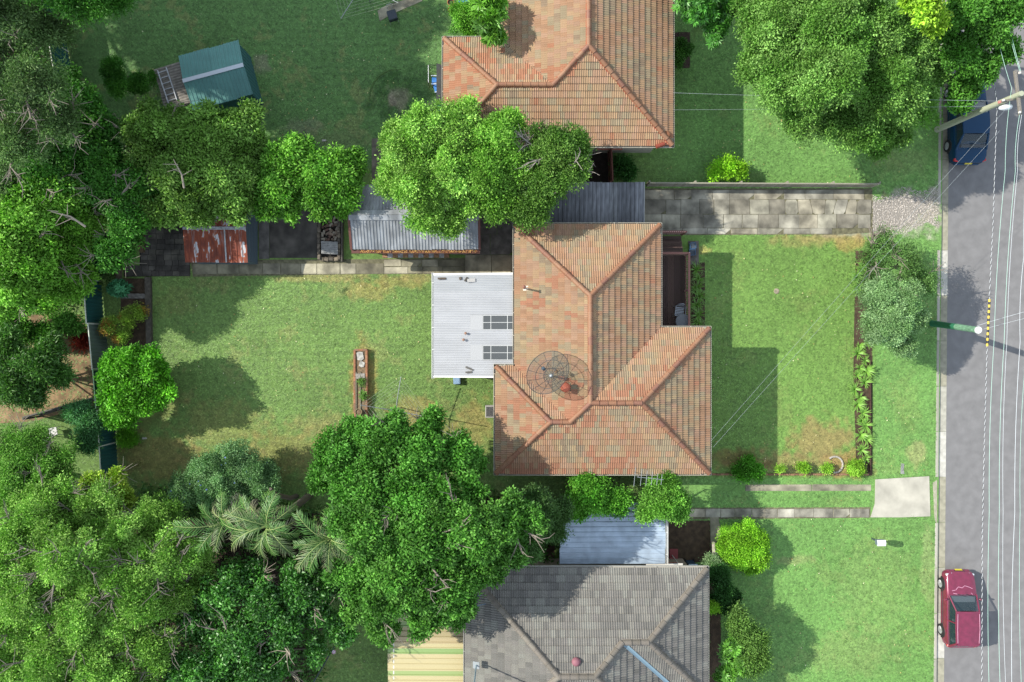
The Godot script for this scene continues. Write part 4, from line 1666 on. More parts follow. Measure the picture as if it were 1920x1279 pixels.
func terracotta(c: Vector2) -> int:
	# which of the seven tile colours lies here
	var n := noise_c.get_noise_2d(c.x * 22.0, c.y * 22.0)
	var m := noise_b.get_noise_2d(c.x * 30.0 + 70.0, c.y * 30.0)
	var red := 0.0
	for q in reds:
		red = maxf(red, 1.0 - Vector2((c.x - q[0]) / q[2], (c.y - q[1]) / q[3]).length())
	if red + rf(-1.0, 0.28) > 0.30:
		return 4
	var k := n * 1.3 + m * 0.4 + rf(-0.26, 0.26)
	if k > 0.55: return 5 if rng.randf() < 0.6 else 6
	if k > 0.25: return 3
	if k > -0.05: return 0
	if k > -0.35: return 2
	if k > -0.7: return 1
	return 4 if rng.randf() < 0.3 else 1

var reds: Array = []

func terracotta_caps() -> Array:
	var out := []
	for q in ["b58464", "ab785c", "b88a6a", "a87660", "b3805f"]:
		out.append(mat("cap" + q, q, 0.7, "grain", Vector3.ONE * 2.0, 0.0, 0.3))
	return out

func lot_house() -> void:
	palette = ["9c866e", "9a7c66", "9c8270", "918774", "9b725e", "887b6b", "9b8c73"]
	reds = [[0.4, 6.1, 2.5, 0.7], [4.3, 5.9, 2.6, 0.9], [2.8, 2.9, 0.9, 2.0], [2.6, -0.9, 0.8, 0.7], [2.2, -2.9, 0.8, 0.5], [5.5, 2.4, 1.6, 0.6], [3.4, 3.6, 1.3, 0.7], [0.5, 3.2, 1.2, 0.9], [1.4, 4.3, 1.5, 0.6], [1.2, -1.8, 0.9, 0.8]]
	var t := thing("brick_house", "large house with weathered orange tiled hip roof and wire satellite dish", "house", Vector3(4.4, 0, 0.5))
	var h := 3.5
	var rise := 0.404
	var v := func(x: float, z: float) -> Vector2: return Vector2(x, z)
	var a := Vector2(3.654, -2.117); var b := Vector2(3.654, 2.892); var d := Vector2(6.041, 2.892); var c := Vector2(1.807, 3.809); var w := Vector2(2.737, 3.809)
	var nw := Vector2(0.155, -5.616); var ne := Vector2(7.153, -5.616); var ie := Vector2(7.153, -0.607); var ee := Vector2(9.54, -0.607)
	var se := Vector2(9.54, 6.391); var sw := Vector2(-0.775, 6.391); var wl := Vector2(-0.775, 1.227); var iw := Vector2(0.155, 1.227)
	var outline := PackedVector2Array([nw, ne, ie, ee, se, sw, wl, iw])
	var slopes := [
		[PackedVector2Array([nw, ne, a]), nw, ne], [PackedVector2Array([nw, a, b, w, iw]), nw, iw], [PackedVector2Array([a, ne, ie, b]), ne, ie],
		[PackedVector2Array([ie, ee, d, b]), ie, ee], [PackedVector2Array([ee, se, d]), ee, se], [PackedVector2Array([se, sw, c, w, b, d]), se, sw],
		[PackedVector2Array([sw, wl, c]), sw, wl], [PackedVector2Array([wl, iw, w, c]), wl, iw],
	]
	var roof := house_shell(t, outline, h, slopes, rise, mat("brick_wall", "8f5b46", 0.9, "fine", Vector3.ONE * 2.0), mat("roof_boards", "3a2c24", 0.95))
	var tl := Tiles.new()
	for s in slopes:
		tile_slope(tl, s[0], s[1], s[2], h, rise, 0.21, 0.297, 2, 0.032, terracotta)
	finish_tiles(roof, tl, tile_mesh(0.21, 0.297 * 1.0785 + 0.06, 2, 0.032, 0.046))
	var up := func(p: Vector2, run: float) -> Vector3: return Vector3(p.x, h + run * rise + 0.055, p.y)
	var caps := terracotta_caps()
	var A = up.call(a, 3.499); var B = up.call(b, 3.499); var D = up.call(d, 3.499); var C = up.call(c, 2.582); var W = up.call(w, 2.582)
	for q in [[up.call(nw, 0), A], [up.call(ne, 0), A], [A, B], [D, B], [up.call(ee, 0), D], [up.call(se, 0), D], [up.call(sw, 0), C], [up.call(wl, 0), C], [C, W], [W, B]]:
		ridge(roof, q[0], q[1], caps)
	for q in [[up.call(ie, 0), B], [up.call(iw, 0), W]]:
		var vg := Geo.new()
		var dir: Vector3 = (q[1] - q[0]).normalized()
		var side := dir.cross(Vector3.UP).normalized()
		vg.face([q[0] + side * 0.07 - Vector3.UP * 0.0, q[1] + side * 0.07 - Vector3.UP * 0.02, q[1] - Vector3.UP * 0.05, q[0] - Vector3.UP * 0.04], Vector3.UP)
		vg.face([q[0] - side * 0.07 - Vector3.UP * 0.0, q[1] - side * 0.07 - Vector3.UP * 0.02, q[1] - Vector3.UP * 0.05, q[0] - Vector3.UP * 0.04], Vector3.UP)
		part(roof, "valley_flashing", vg, mat("valley", "7a3a2c", 0.8, "fine", Vector3.ONE * 2.0))
	var inside := Vector2(4.0, 1.0)
	var gm := mat("gutter_cream", "b9b3a2", 0.6, "fine", Vector3.ONE)
	for i in outline.size():
		var p := outline[i]; var q := outline[(i + 1) % outline.size()]
		var mid := (p + q) / 2
		var o := Vector2((q - p).y, -(q - p).x).normalized()
		var test := mid + o * 0.3
		gutter(t, p, q, mid - o * (1.0 if not Geometry2D.is_point_in_polygon(test, outline) else -1.0), h, gm)
	for z in [0.9, 3.0, 5.0]:
		window(t, Vector3(9.09, 1.75, z), Vector3.RIGHT, 1.3, 1.2)
	for z in [-4.2, -1.6]:
		window(t, Vector3(6.703, 1.95, z), Vector3.RIGHT, 1.2, 1.2)
	for x in [1.2, 4.2, 7.2]:
		window(t, Vector3(x, 1.75, 5.941), Vector3(0, 0, 1), 1.2, 1.1)
	window(t, Vector3(-0.325, 1.75, 4.0), Vector3.LEFT, 1.2, 1.1)
	var door := Geo.new()
	door.box(Vector3(6.72, 1.75, -2.9), Vector3(0.04, 2.0, 0.85), Basis.IDENTITY, 0.01)
	var dr := part(t, "door", door, mat("front_door", "5a3a2a", 0.6))
	var hd := Geo.new()
	hd.box(Vector3(6.76, 1.7, -2.58), Vector3(0.05, 0.03, 0.12), Basis.IDENTITY, 0.008)
	part(dr, "handle", hd, mat("rim", "b4b6b8", 0.35))
	# vent pipe with its cap
	var vp := spot(983, 538, 4.6)
	var g := Geo.new()
	g.tube([Vector3(vp.x, 3.7, vp.z), Vector3(vp.x, 4.6, vp.z)], [0.045], 10)
	g.lathe([Vector2(0.0, 0.0), Vector2(0.085, 0.0), Vector2(0.085, 0.05), Vector2(0.0, 0.09)], Vector3(vp.x, 4.6, vp.z), 12)
	part(t, "vent_pipe", g, mat("vent_pipe", "86594a", 0.7, "fine", Vector3.ONE * 2))
	var fl := Geo.new()
	fl.box(Vector3(vp.x + 0.08, h + (vp.x - 0.155 + 0.08) * rise + 0.05, vp.z), Vector3(0.26, 0.012, 0.24), Basis(Vector3(0, 0, 1), atan(rise)), 0.003)
	part(t, "vent_flashing", fl, mat("lead", "c8b8a8", 0.6))
	# round red roof ventilator
	var rv := spot(1060, 726, 4.95)
	var e := Geo.new()
	e.lathe([Vector2(0.15, -0.4), Vector2(0.15, 0.0), Vector2(0.21, 0.03), Vector2(0.235, 0.10), Vector2(0.21, 0.19), Vector2(0.12, 0.25), Vector2(0, 0.265)], rv, 20)
	for k in 16:
		var an := TAU * k / 16
		e.box(rv + Vector3(cos(an) * 0.222, 0.11, sin(an) * 0.222), Vector3(0.012, 0.16, 0.04), Basis(Vector3.UP, -an), 0.003)
	part(t, "roof_ventilator", e, mat("ventilator", "a4553d", 0.7, "fine", Vector3.ONE * 2))
	dish()
	# window air conditioner on the west wall
	var ac := thing("air_conditioner", "dark boxed air conditioner jutting from the house's west wall", "air conditioner", Vector3(-0.75, 1.6, 3.55))
	var bx := Geo.new()
	bx.box(Vector3(-0.28, 0.22, 0), Vector3(0.62, 0.44, 0.62), Basis.IDENTITY, 0.02)
	own(ac, "case", bx, mat("ac_case", "a9a7a0", 0.6, "fine"))
	var gl := Geo.new()
	for k in 9:
		gl.box(Vector3(-0.53 + k * 0.055, 0.447, 0), Vector3(0.03, 0.014, 0.5))
	own(ac, "grille", gl, mat("car_trim", "1b1b1d", 0.6))
	var br := Geo.new()
	for s in [-1, 1]:
		br.bar(Vector3(-0.45, 0.0, 0.2 * s), Vector3(0.42, -0.4, 0.2 * s), 0.018)
	own(ac, "bracket", br, mat("car_trim", "1b1b1d", 0.6))

func dish() -> void:
	var hub := spot(1033, 704, 5.15)
	var t := thing("satellite_dish", "big round wire mesh satellite dish standing on the orange roof", "satellite dish", Vector3(hub.x, 4.4, hub.z))
	var axis := Vector3(-0.46, 0.75, -0.42).normalized()
	var sx := axis.cross(Vector3.UP).normalized()
	var b := Basis(sx, axis, sx.cross(axis))
	var steel := mat("dish_steel", "3a3c3e", 0.5, "", Vector3.ONE, 0.4)
	var R := 1.08
	var depth := 0.36
	var at := func(r: float, a: float) -> Vector3: return hub + b * Vector3(cos(a) * r, depth * r * r / (R * R), sin(a) * r)
	var mesh := Geo.new()
	for k in 24:
		for i in 5:
			var r0 := R * i / 5.0 + 0.02; var r1 := R * (i + 1) / 5.0
			var a0 := TAU * k / 24; var a1 := TAU * (k + 1) / 24
			mesh.face([at.call(r0, a0), at.call(r1, a0), at.call(r1, a1), at.call(r0, a1)], axis)
	var mm := mat("dish_mesh", "3f4345", 0.7)
	mm.albedo_color.a = 0.34
	mm.transparency = BaseMaterial3D.TRANSPARENCY_ALPHA
	part(t, "mesh", mesh, mm)
	for k in 12:
		var rib := Geo.new()
		var pts := []
		for i in 7:
			pts.append(at.call(0.06 + (R - 0.06) * i / 6.0, TAU * k / 12))
		rib.tube(pts, [0.011], 5)
		part(t, "rib", rib, steel)
	for r in [0.36, 0.72, R]:
		var ring := Geo.new()
		var pts := []
		for i in 41:
			pts.append(at.call(r, TAU * i / 40))
		ring.tube(pts, [0.012 if r < R else 0.016], 5, false)
		part(t, "ring", ring, steel)
	var feed: Vector3 = hub + axis * 0.78
	for k in 3:
		var g := Geo.new()
		g.tube([at.call(R * 0.62, TAU * k / 3 + 0.5), feed], [0.009], 5)
		part(t, "feed_strut", g, steel)
	var f := Geo.new()
	f.box(feed, Vector3(0.16, 0.17, 0.16), b, 0.03)
	part(t, "receiver", f, mat("receiver", "2f3f4a", 0.5))
	var hp := Geo.new()
	hp.lathe([Vector2(0, -0.06), Vector2(0.1, -0.05), Vector2(0.1, 0.02), Vector2(0.05, 0.05), Vector2(0, 0.055)], hub, 12, b)
	part(t, "hub", hp, mat("galvanised", "9aa0a2", 0.45, "fine", Vector3.ONE * 2.0, 0.6))
	var post := Geo.new()
	post.tube([Vector3(hub.x + 0.12, 3.75, hub.z + 0.1), hub - axis * 0.05], [0.045, 0.04], 8)
	for s in [-0.35, 0.35]:
		post.tube([Vector3(hub.x + 0.25, 4.45, hub.z + s), hub - axis * 0.15], [0.018], 5)
	part(t, "mount", post, mat("galvanised", "9aa0a2", 0.45))

func back_veranda() -> void:
	var t := thing("back_veranda", "white corrugated iron lean-to joined to the back of the house", "veranda", Vector3(-1.9, 0, -0.7))
	var zl := -3.275; var zr := 1.75
	var xl := -3.865; var xr := 0.10
	var hl := 2.75; var hr := 3.28
	var frame := Geo.new()
	for z in [zl + 0.12, zr - 0.12]:
		frame.box(Vector3((xl + xr) / 2, (hl + hr) / 2 - 0.12, z), Vector3(4.0, 0.12, 0.05), Basis(Vector3(0, 0, 1), atan((hr - hl) / (xr - xl))))
	frame.box(Vector3(xl + 0.12, hl - 0.10, (zl + zr) / 2), Vector3(0.05, 0.14, zr - zl - 0.1))
	var roof := part(t, "roof", frame, mat("white_timber", "c4c2ba", 0.7))
	var white := [mat("white_iron", "a8aaad", 0.5, "soft", Vector3(0.12, 0.3, 0.5)), mat("white_iron_b", "a8aaad", 0.5, "soft", Vector3(0.12, 0.3, 0.5)), mat("white_iron_c", "a2a5a8", 0.5, "soft", Vector3(0.12, 0.3, 0.5))]
	sheets(roof, Vector3(xl, hl, zl), Vector3(xl, hl, zr), Vector3(xr - xl, hr - hl, 0), 0.08, 0.028, "wave", 0.84, white)
	var g := Geo.new()
	g.prism(rect(-3.5, -2.95, 0.55, 1.45), 0.0, 2.58)
	part(t, "wall", g, mat("fibro", "b9b8aa", 0.85, "fine"))
	gutter(t, Vector2(xl + 0.02, zl), Vector2(xl + 0.02, zr), Vector2(0, -1), hl + 0.0, mat("gutter_white", "d0d0cc", 0.5))
	var fl := Geo.new()
	fl.box(Vector3((xl + xr) / 2, (hl + hr) / 2 + 0.02, zl - 0.01), Vector3(4.02, 0.03, 0.10), Basis(Vector3(0, 0, 1), atan((hr - hl) / (xr - xl))), 0.006)
	part(roof, "barge_flashing", fl, mat("gutter_white", "d0d0cc", 0.5))
	fl = Geo.new()
	fl.box(Vector3((xl + xr) / 2, (hl + hr) / 2 + 0.02, zr + 0.01), Vector3(4.02, 0.03, 0.08), Basis(Vector3(0, 0, 1), atan((hr - hl) / (xr - xl))), 0.006)
	part(roof, "barge_flashing", fl, mat("gutter_white", "d0d0cc", 0.5))
	var turn := Basis(Vector3(0, 0, 1), atan((hr - hl) / (xr - xl)))
	var on := func(x: float, z: float, lift: float) -> Vector3: return Vector3(x, hl + (x - xl) * (hr - hl) / (xr - xl) + lift, z)
	for z in [-0.905, 0.572]:
		var p := Geo.new()
		p.box(on.call(-0.66, z, 0.035), Vector3(1.56, 0.02, 0.70), turn, 0.005)
		var sky := part(roof, "skylight", p, mat("wired_glass", "5d6162", 0.25, "speck", Vector3(3, 3, 3)))
		var bars := Geo.new()
		for x in [-1.42, -1.03, -0.22, 0.10]:
			bars.box(on.call(x, z, 0.05), Vector3(0.025, 0.02, 0.70), turn)
		for dz in [-0.345, 0.0, 0.345]:
			bars.box(on.call(-0.66, z + dz, 0.047), Vector3(1.56, 0.018, 0.02), turn)
		part(sky, "glazing_bars", bars, mat("glazing", "b8bab8", 0.5))
		var q := Geo.new()
		q.box(on.call(-1.74, z, 0.03), Vector3(0.60, 0.012, 0.74), turn, 0.004)
		part(roof, "patch_sheet", q, mat("patch", "bfc1c3", 0.5, "speck", Vector3.ONE * 2))
	# things left lying on the sheets
	for q in [[828, 522, 0.40, 0.09, "6b5f52", 0.0, "short weathered plank lying along the veranda's top left edge"], [863, 522, 0.12, 0.13, "7b6f62", 0.3, "small brown brick on the white veranda roof, beside the pale block"], [874, 524, 0.22, 0.10, "5e5850", 1.0, "dark wood offcut lying against the pale block on the veranda"], [884, 526, 0.40, 0.17, "d8d6d2", 0.05, "pale oblong block on the white veranda roof's top edge"], [880, 691, 0.40, 0.08, "7d7a74", -0.4, "grey offcut on the veranda roof, nearer the tiled house's corner"], [879, 698, 0.32, 0.07, "77736d", 0.05, "grey offcut lying lowest on the white veranda roof"]]:
		var p := spot(q[0], q[1], 3.0)
		var o := Geo.new()
		o.box(Vector3(0, 0.05, 0), Vector3(q[2], 0.06, q[3]), Basis.IDENTITY, 0.008)
		solo("offcut", o, mat("off" + q[4], q[4], 0.9, "grain", Vector3.ONE * 3), on.call(p.x, p.z, 0.018), q[6], "offcut", "offcuts lying on the veranda roof", q[5])
	for q in [[873, 625], [869, 637]]:
		var p := spot(q[0], q[1], 3.1)
		var o := Geo.new()
		var f: Vector3 = on.call(p.x, p.z, 0.0)
		o.tube([f - Vector3.UP * 0.05, f + Vector3.UP * 0.16], [0.035], 8)
		o.lathe([Vector2(0, 0), Vector2(0.07, 0), Vector2(0.06, 0.04), Vector2(0, 0.06)], f + Vector3.UP * 0.15, 10)
		part(roof, "vent_cowl", o, mat("cowl", "8a6a58", 0.7))

# ---------------------------------------------------------------- the neighbours' houses

func neighbour_house() -> void:
	palette = ["a08970", "9e8069", "a08572", "958a76", "a0745d", "8c7d6c", "9e8e74"]
	reds = [[-2.6, -13.2, 1.2, 1.6], [-2.2, -11.5, 1.2, 2.0], [0.5, -12.7, 2.2, 0.5], [2.2, -12.6, 1.0, 0.8], [7.2, -9.6, 0.9, 0.5], [-0.9, -13.5, 1.2, 0.6], [2.3, -9.6, 1.6, 0.3]]
	var t := thing("tiled_house", "neighbouring house with salmon tiled roof cut by the top of the picture", "house", Vector3(3.5, 0, -14))
	var h := 3.5
	var rise := 0.404
	var far := -22.0
	var apex := Vector2(3.547, -13.689); var wa := Vector2(-0.699, -12.07); var v2 := Vector2(1.927, -12.07)
	var se := Vector2(7.747, -9.489); var sw := Vector2(-3.279, -9.489); var nw := Vector2(-3.279, -14.65); var inn := Vector2(-0.653, -14.65)
	var ne := Vector2(7.747, far); var nn := Vector2(-0.653, far); var top := Vector2(3.547, far)
	var outline := PackedVector2Array([nn, ne, se, sw, nw, inn])
	var slopes := [
		[PackedVector2Array([se, sw, wa, v2, apex]), se, sw], [PackedVector2Array([ne, se, apex, top]), ne, se],
		[PackedVector2Array([sw, nw, wa]), sw, nw], [PackedVector2Array([nw, inn, v2, wa]), nw, inn], [PackedVector2Array([inn, nn, top, apex, v2]), inn, nn],
	]
	var roof := house_shell(t, outline, h, slopes, rise, mat("cream_wall", "b9b3a3", 0.9, "fine", Vector3.ONE * 2.0), mat("roof_boards", "3a2c24", 0.95))
	var tl := Tiles.new()
	var lim := -22.5
	for s in slopes:
		# tiles as far as the picture and a little beyond
		var near := PackedVector2Array([Vector2(-9, lim), Vector2(12, lim), Vector2(12, -8), Vector2(-9, -8)])
		for piece in Geometry2D.intersect_polygons(s[0], near):
			tile_slope(tl, piece, s[1], s[2], h, rise, 0.21, 0.297, 2, 0.032, terracotta)
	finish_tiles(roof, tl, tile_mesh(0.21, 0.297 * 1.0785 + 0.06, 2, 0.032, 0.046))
	var up := func(p: Vector2, run: float) -> Vector3: return Vector3(p.x, h + run * rise + 0.055, p.y)
	var caps := terracotta_caps()
	var A = up.call(apex, 4.2); var V = up.call(v2, 2.58); var W = up.call(wa, 2.58)
	for q in [[up.call(se, 0), A], [V, A], [W, V], [up.call(sw, 0), W], [up.call(nw, 0), W], [up.call(Vector2(3.547, -22.0), 4.2), A]]:
		ridge(roof, q[0], q[1], caps, 0.125, "b0503c")
	var vg := Geo.new()
	var q0 = up.call(inn, 0); var side: Vector3 = (V - q0).cross(Vector3.UP).normalized()
	for s in [-1, 1]:
		vg.face([q0 + side * 0.07 * s, V + side * 0.07 * s, V - Vector3.UP * 0.05, q0 - Vector3.UP * 0.04], Vector3.UP)
	part(roof, "valley_flashing", vg, mat("valley_dark", "54483f", 0.8))
	var gm := mat("gutter_cream", "b9b3a2", 0.6, "fine", Vector3.ONE)
	for q in [[ne, se, Vector2(3, -12)], [se, sw, Vector2(3, -12)], [sw, nw, Vector2(0, -12)], [nw, inn, Vector2(-2, -12)], [inn, nn, Vector2(3, -20)]]:
		gutter(t, q[0], q[1], q[2], h, gm)
	for z in [-11.5, -14.5]:
		window(t, Vector3(7.30, 1.8, z), Vector3.RIGHT, 1.4, 1.2)
	for x in [-1.6, 1.2, 5.0]:
		window(t, Vector3(x, 1.8, -9.937), Vector3(0, 0, 1), 1.2, 1.1)
	window(t, Vector3(-2.83, 1.8, -12.0), Vector3.LEFT, 1.2, 1.1)
	# a tile and a cap that slid to the corner
	var lo := Geo.new()
	lo.lathe([Vector2(0.0, 0.0), Vector2(0.2, 0.0), Vector2(0.19, 0.05), Vector2(0.12, 0.07), Vector2(0, 0.075)], Vector3.ZERO, 9)
	solo("broken_tile", lo, mat("broken_tile", "a06a48", 0.85, "grain", Vector3.ONE * 2), Vector3(7.45, 3.64, -9.95), "broken round tile piece at the front corner of the salmon roof", "roof tile")
	var cp := Geo.new()
	cp.tube([Vector3(-0.3, 0.05, 0.1), Vector3(0.1, 0.03, -0.05)], [0.1, 0.1], 8)
	solo("loose_ridge_cap", cp, mat("loose_cap", "a84e38", 0.8, "grain", Vector3.ONE * 2), Vector3(7.25, 3.60, -9.47), "loose orange ridge cap lying at the corner gutter of salmon roof", "ridge tile")

func grey_tone(c: Vector2) -> int:
	var k := noise_c.get_noise_2d(c.x * 16.0, c.y * 16.0) + rf(-0.5, 0.5)
	if k > 0.35: return 0
	if k > 0.0: return 1
	if k > -0.35: return 2
	return 3

func grey_house() -> void:
	tile_tex = "grain"
	palette = ["a19f96", "9a968e", "918d87", "88857f"]
	var t := thing("grey_house", "neighbouring house with grey concrete tile roof at the picture's bottom", "house", Vector3(3.5, 0, 15.5))
	var h := 3.4
	var rise := 0.45
	var e := Vector2(6.39, 14.10); var m1 := Vector2(5.17, 14.10); var m2 := Vector2(3.82, 15.45); var m3 := Vector2(2.164, 15.45)
	var nw := Vector2(-2.246, 11.04); var ne := Vector2(9.45, 11.04); var se := Vector2(9.45, 17.16); var iv := Vector2(8.23, 17.16)
	var s2 := Vector2(8.23, 19.86); var sw := Vector2(-2.246, 19.86)
	var outline := PackedVector2Array([nw, ne, se, iv, s2, sw])
	var slopes := [
		[PackedVector2Array([nw, ne, e, m1, m2, m3]), nw, ne], [PackedVector2Array([ne, se, e]), ne, se], [PackedVector2Array([se, iv, m1, e]), se, iv],
		[PackedVector2Array([iv, s2, m2, m1]), iv, s2], [PackedVector2Array([s2, sw, m3, m2]), s2, sw], [PackedVector2Array([sw, nw, m3]), sw, nw],
	]
	var roof := house_shell(t, outline, h, slopes, rise, mat("tan_wall", "a79a86", 0.9, "fine", Vector3.ONE * 2.0), mat("roof_boards", "3a2c24", 0.95))
	var tl := Tiles.new()
	for s in slopes:
		for piece in Geometry2D.intersect_polygons(s[0], PackedVector2Array([Vector2(-5, 8), Vector2(14, 8), Vector2(14, 20.5), Vector2(-5, 20.5)])):
			tile_slope(tl, piece, s[1], s[2], h, rise, 0.225, 0.325, 2, 0.026, grey_tone)
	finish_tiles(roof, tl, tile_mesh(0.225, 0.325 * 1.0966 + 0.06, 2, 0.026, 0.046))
	var up := func(p: Vector2, run: float) -> Vector3: return Vector3(p.x, h + run * rise + 0.055, p.y)
	var caps := []
	for q in ["958d82", "9c9589", "8a8378"]:
		caps.append(mat("cap" + q, q, 0.85, "grain", Vector3.ONE * 2.0, 0.0, 0.3))
	var E = up.call(e, 3.06); var M1 = up.call(m1, 3.06); var M2 = up.call(m2, 4.41); var M3 = up.call(m3, 4.41)
	for q in [[up.call(nw, 0), M3], [up.call(ne, 0), E], [up.call(se, 0), E], [E, M1], [M1, M2], [M3, M2], [up.call(s2, 0), M2], [up.call(sw, 0), M3]]:
		ridge(roof, q[0], q[1], caps, 0.14, "8a8276")
	var vg := Geo.new()
	var q0 = up.call(iv, 0); var side: Vector3 = (M1 - q0).cross(Vector3.UP).normalized()
	for s in [-1, 1]:
		vg.face([q0 + side * 0.09 * s + Vector3.UP * 0.06, M1 + side * 0.09 * s + Vector3.UP * 0.04, M1 + Vector3.UP * 0.02, q0 + Vector3.UP * 0.03], Vector3.UP)
	part(roof, "valley_flashing", vg, mat("valley_blue", "6f8794", 0.5))
	var gm := mat("gutter_grey", "b5b3aa", 0.6, "fine", Vector3.ONE)
	for q in [[nw, ne, Vector2(3, 13)], [ne, se, Vector2(3, 13)], [sw, nw, Vector2(3, 15)]]:
		gutter(t, q[0], q[1], q[2], h, gm)
	for z in [12.6, 15.2]:
		window(t, Vector3(9.0, 1.8, z), Vector3.RIGHT, 1.4, 1.2)
	for x in [0.0, 7.9]:
		window(t, Vector3(x, 1.8, 11.49), Vector3.FORWARD, 1.2, 1.1)
	var rv := spot(1080, 1240, 5.1)
	var g := Geo.new()
	g.lathe([Vector2(0.15, -0.5), Vector2(0.15, 0.0), Vector2(0.2, 0.02), Vector2(0.21, 0.08), Vector2(0.17, 0.2), Vector2(0.08, 0.25), Vector2(0, 0.255)], rv, 20)
	part(t, "roof_ventilator", g, mat("pink_vent", "93606a", 0.7, "fine", Vector3.ONE * 2))
	# aerials
	antenna("blue-grey television aerial on the grey roof's corner beside the trees", spot(890, 1118, 3.6), 1.6, Vector3(-0.25, 0, -1), [[0.0, 1.2], [0.45, 1.0], [0.9, 0.8], [1.2, 0.4]], "5f86a8")
	var ms := thing("roof_mast", "steel mast on a square base plate on the grey roof", "mast", spot(893, 1247, 4.15))
	var pl := Geo.new()
	pl.box(Vector3(0, 0.03, 0), Vector3(0.34, 0.03, 0.34), Basis(Vector3(0, 0, 1), 0.4), 0.005)
	own(ms, "base_plate", pl, mat("galvanised", "9aa0a2", 0.45))
	var mp := Geo.new()
	mp.tube([Vector3(0, 0.02, 0), Vector3(0, 2.6, 0)], [0.035], 8)
	own(ms, "mast", mp, mat("mast_blue", "8aa4b4", 0.45, "", Vector3.ONE, 0.5))

func antenna(label: String, foot: Vector3, tall: float, along: Vector3, elements: Array, hex: String) -> void:
	var t := thing("television_aerial", label, "aerial", foot)
	var m := mat("aerial" + hex, hex, 0.4, "", Vector3.ONE, 0.5)
	var g := Geo.new()
	g.tube([Vector3.ZERO, Vector3.UP * tall], [0.018], 6)
	own(t, "mast", g, m)
	var d := along.normalized()
	var side := d.cross(Vector3.UP)
	g = Geo.new()
	g.tube([Vector3.UP * (tall - 0.06) - d * 0.1, Vector3.UP * (tall - 0.06) + d * (elements[elements.size() - 1][0] + 0.1)], [0.014], 5)
	own(t, "boom", g, m)
	for e in elements:
		g = Geo.new()
		var c = Vector3.UP * (tall - 0.04) + d * e[0]
		g.tube([c - side * e[1] * 0.5, c + side * e[1] * 0.5], [0.011], 5)
		own(t, "element", g, m)

# ---------------------------------------------------------------- sheds

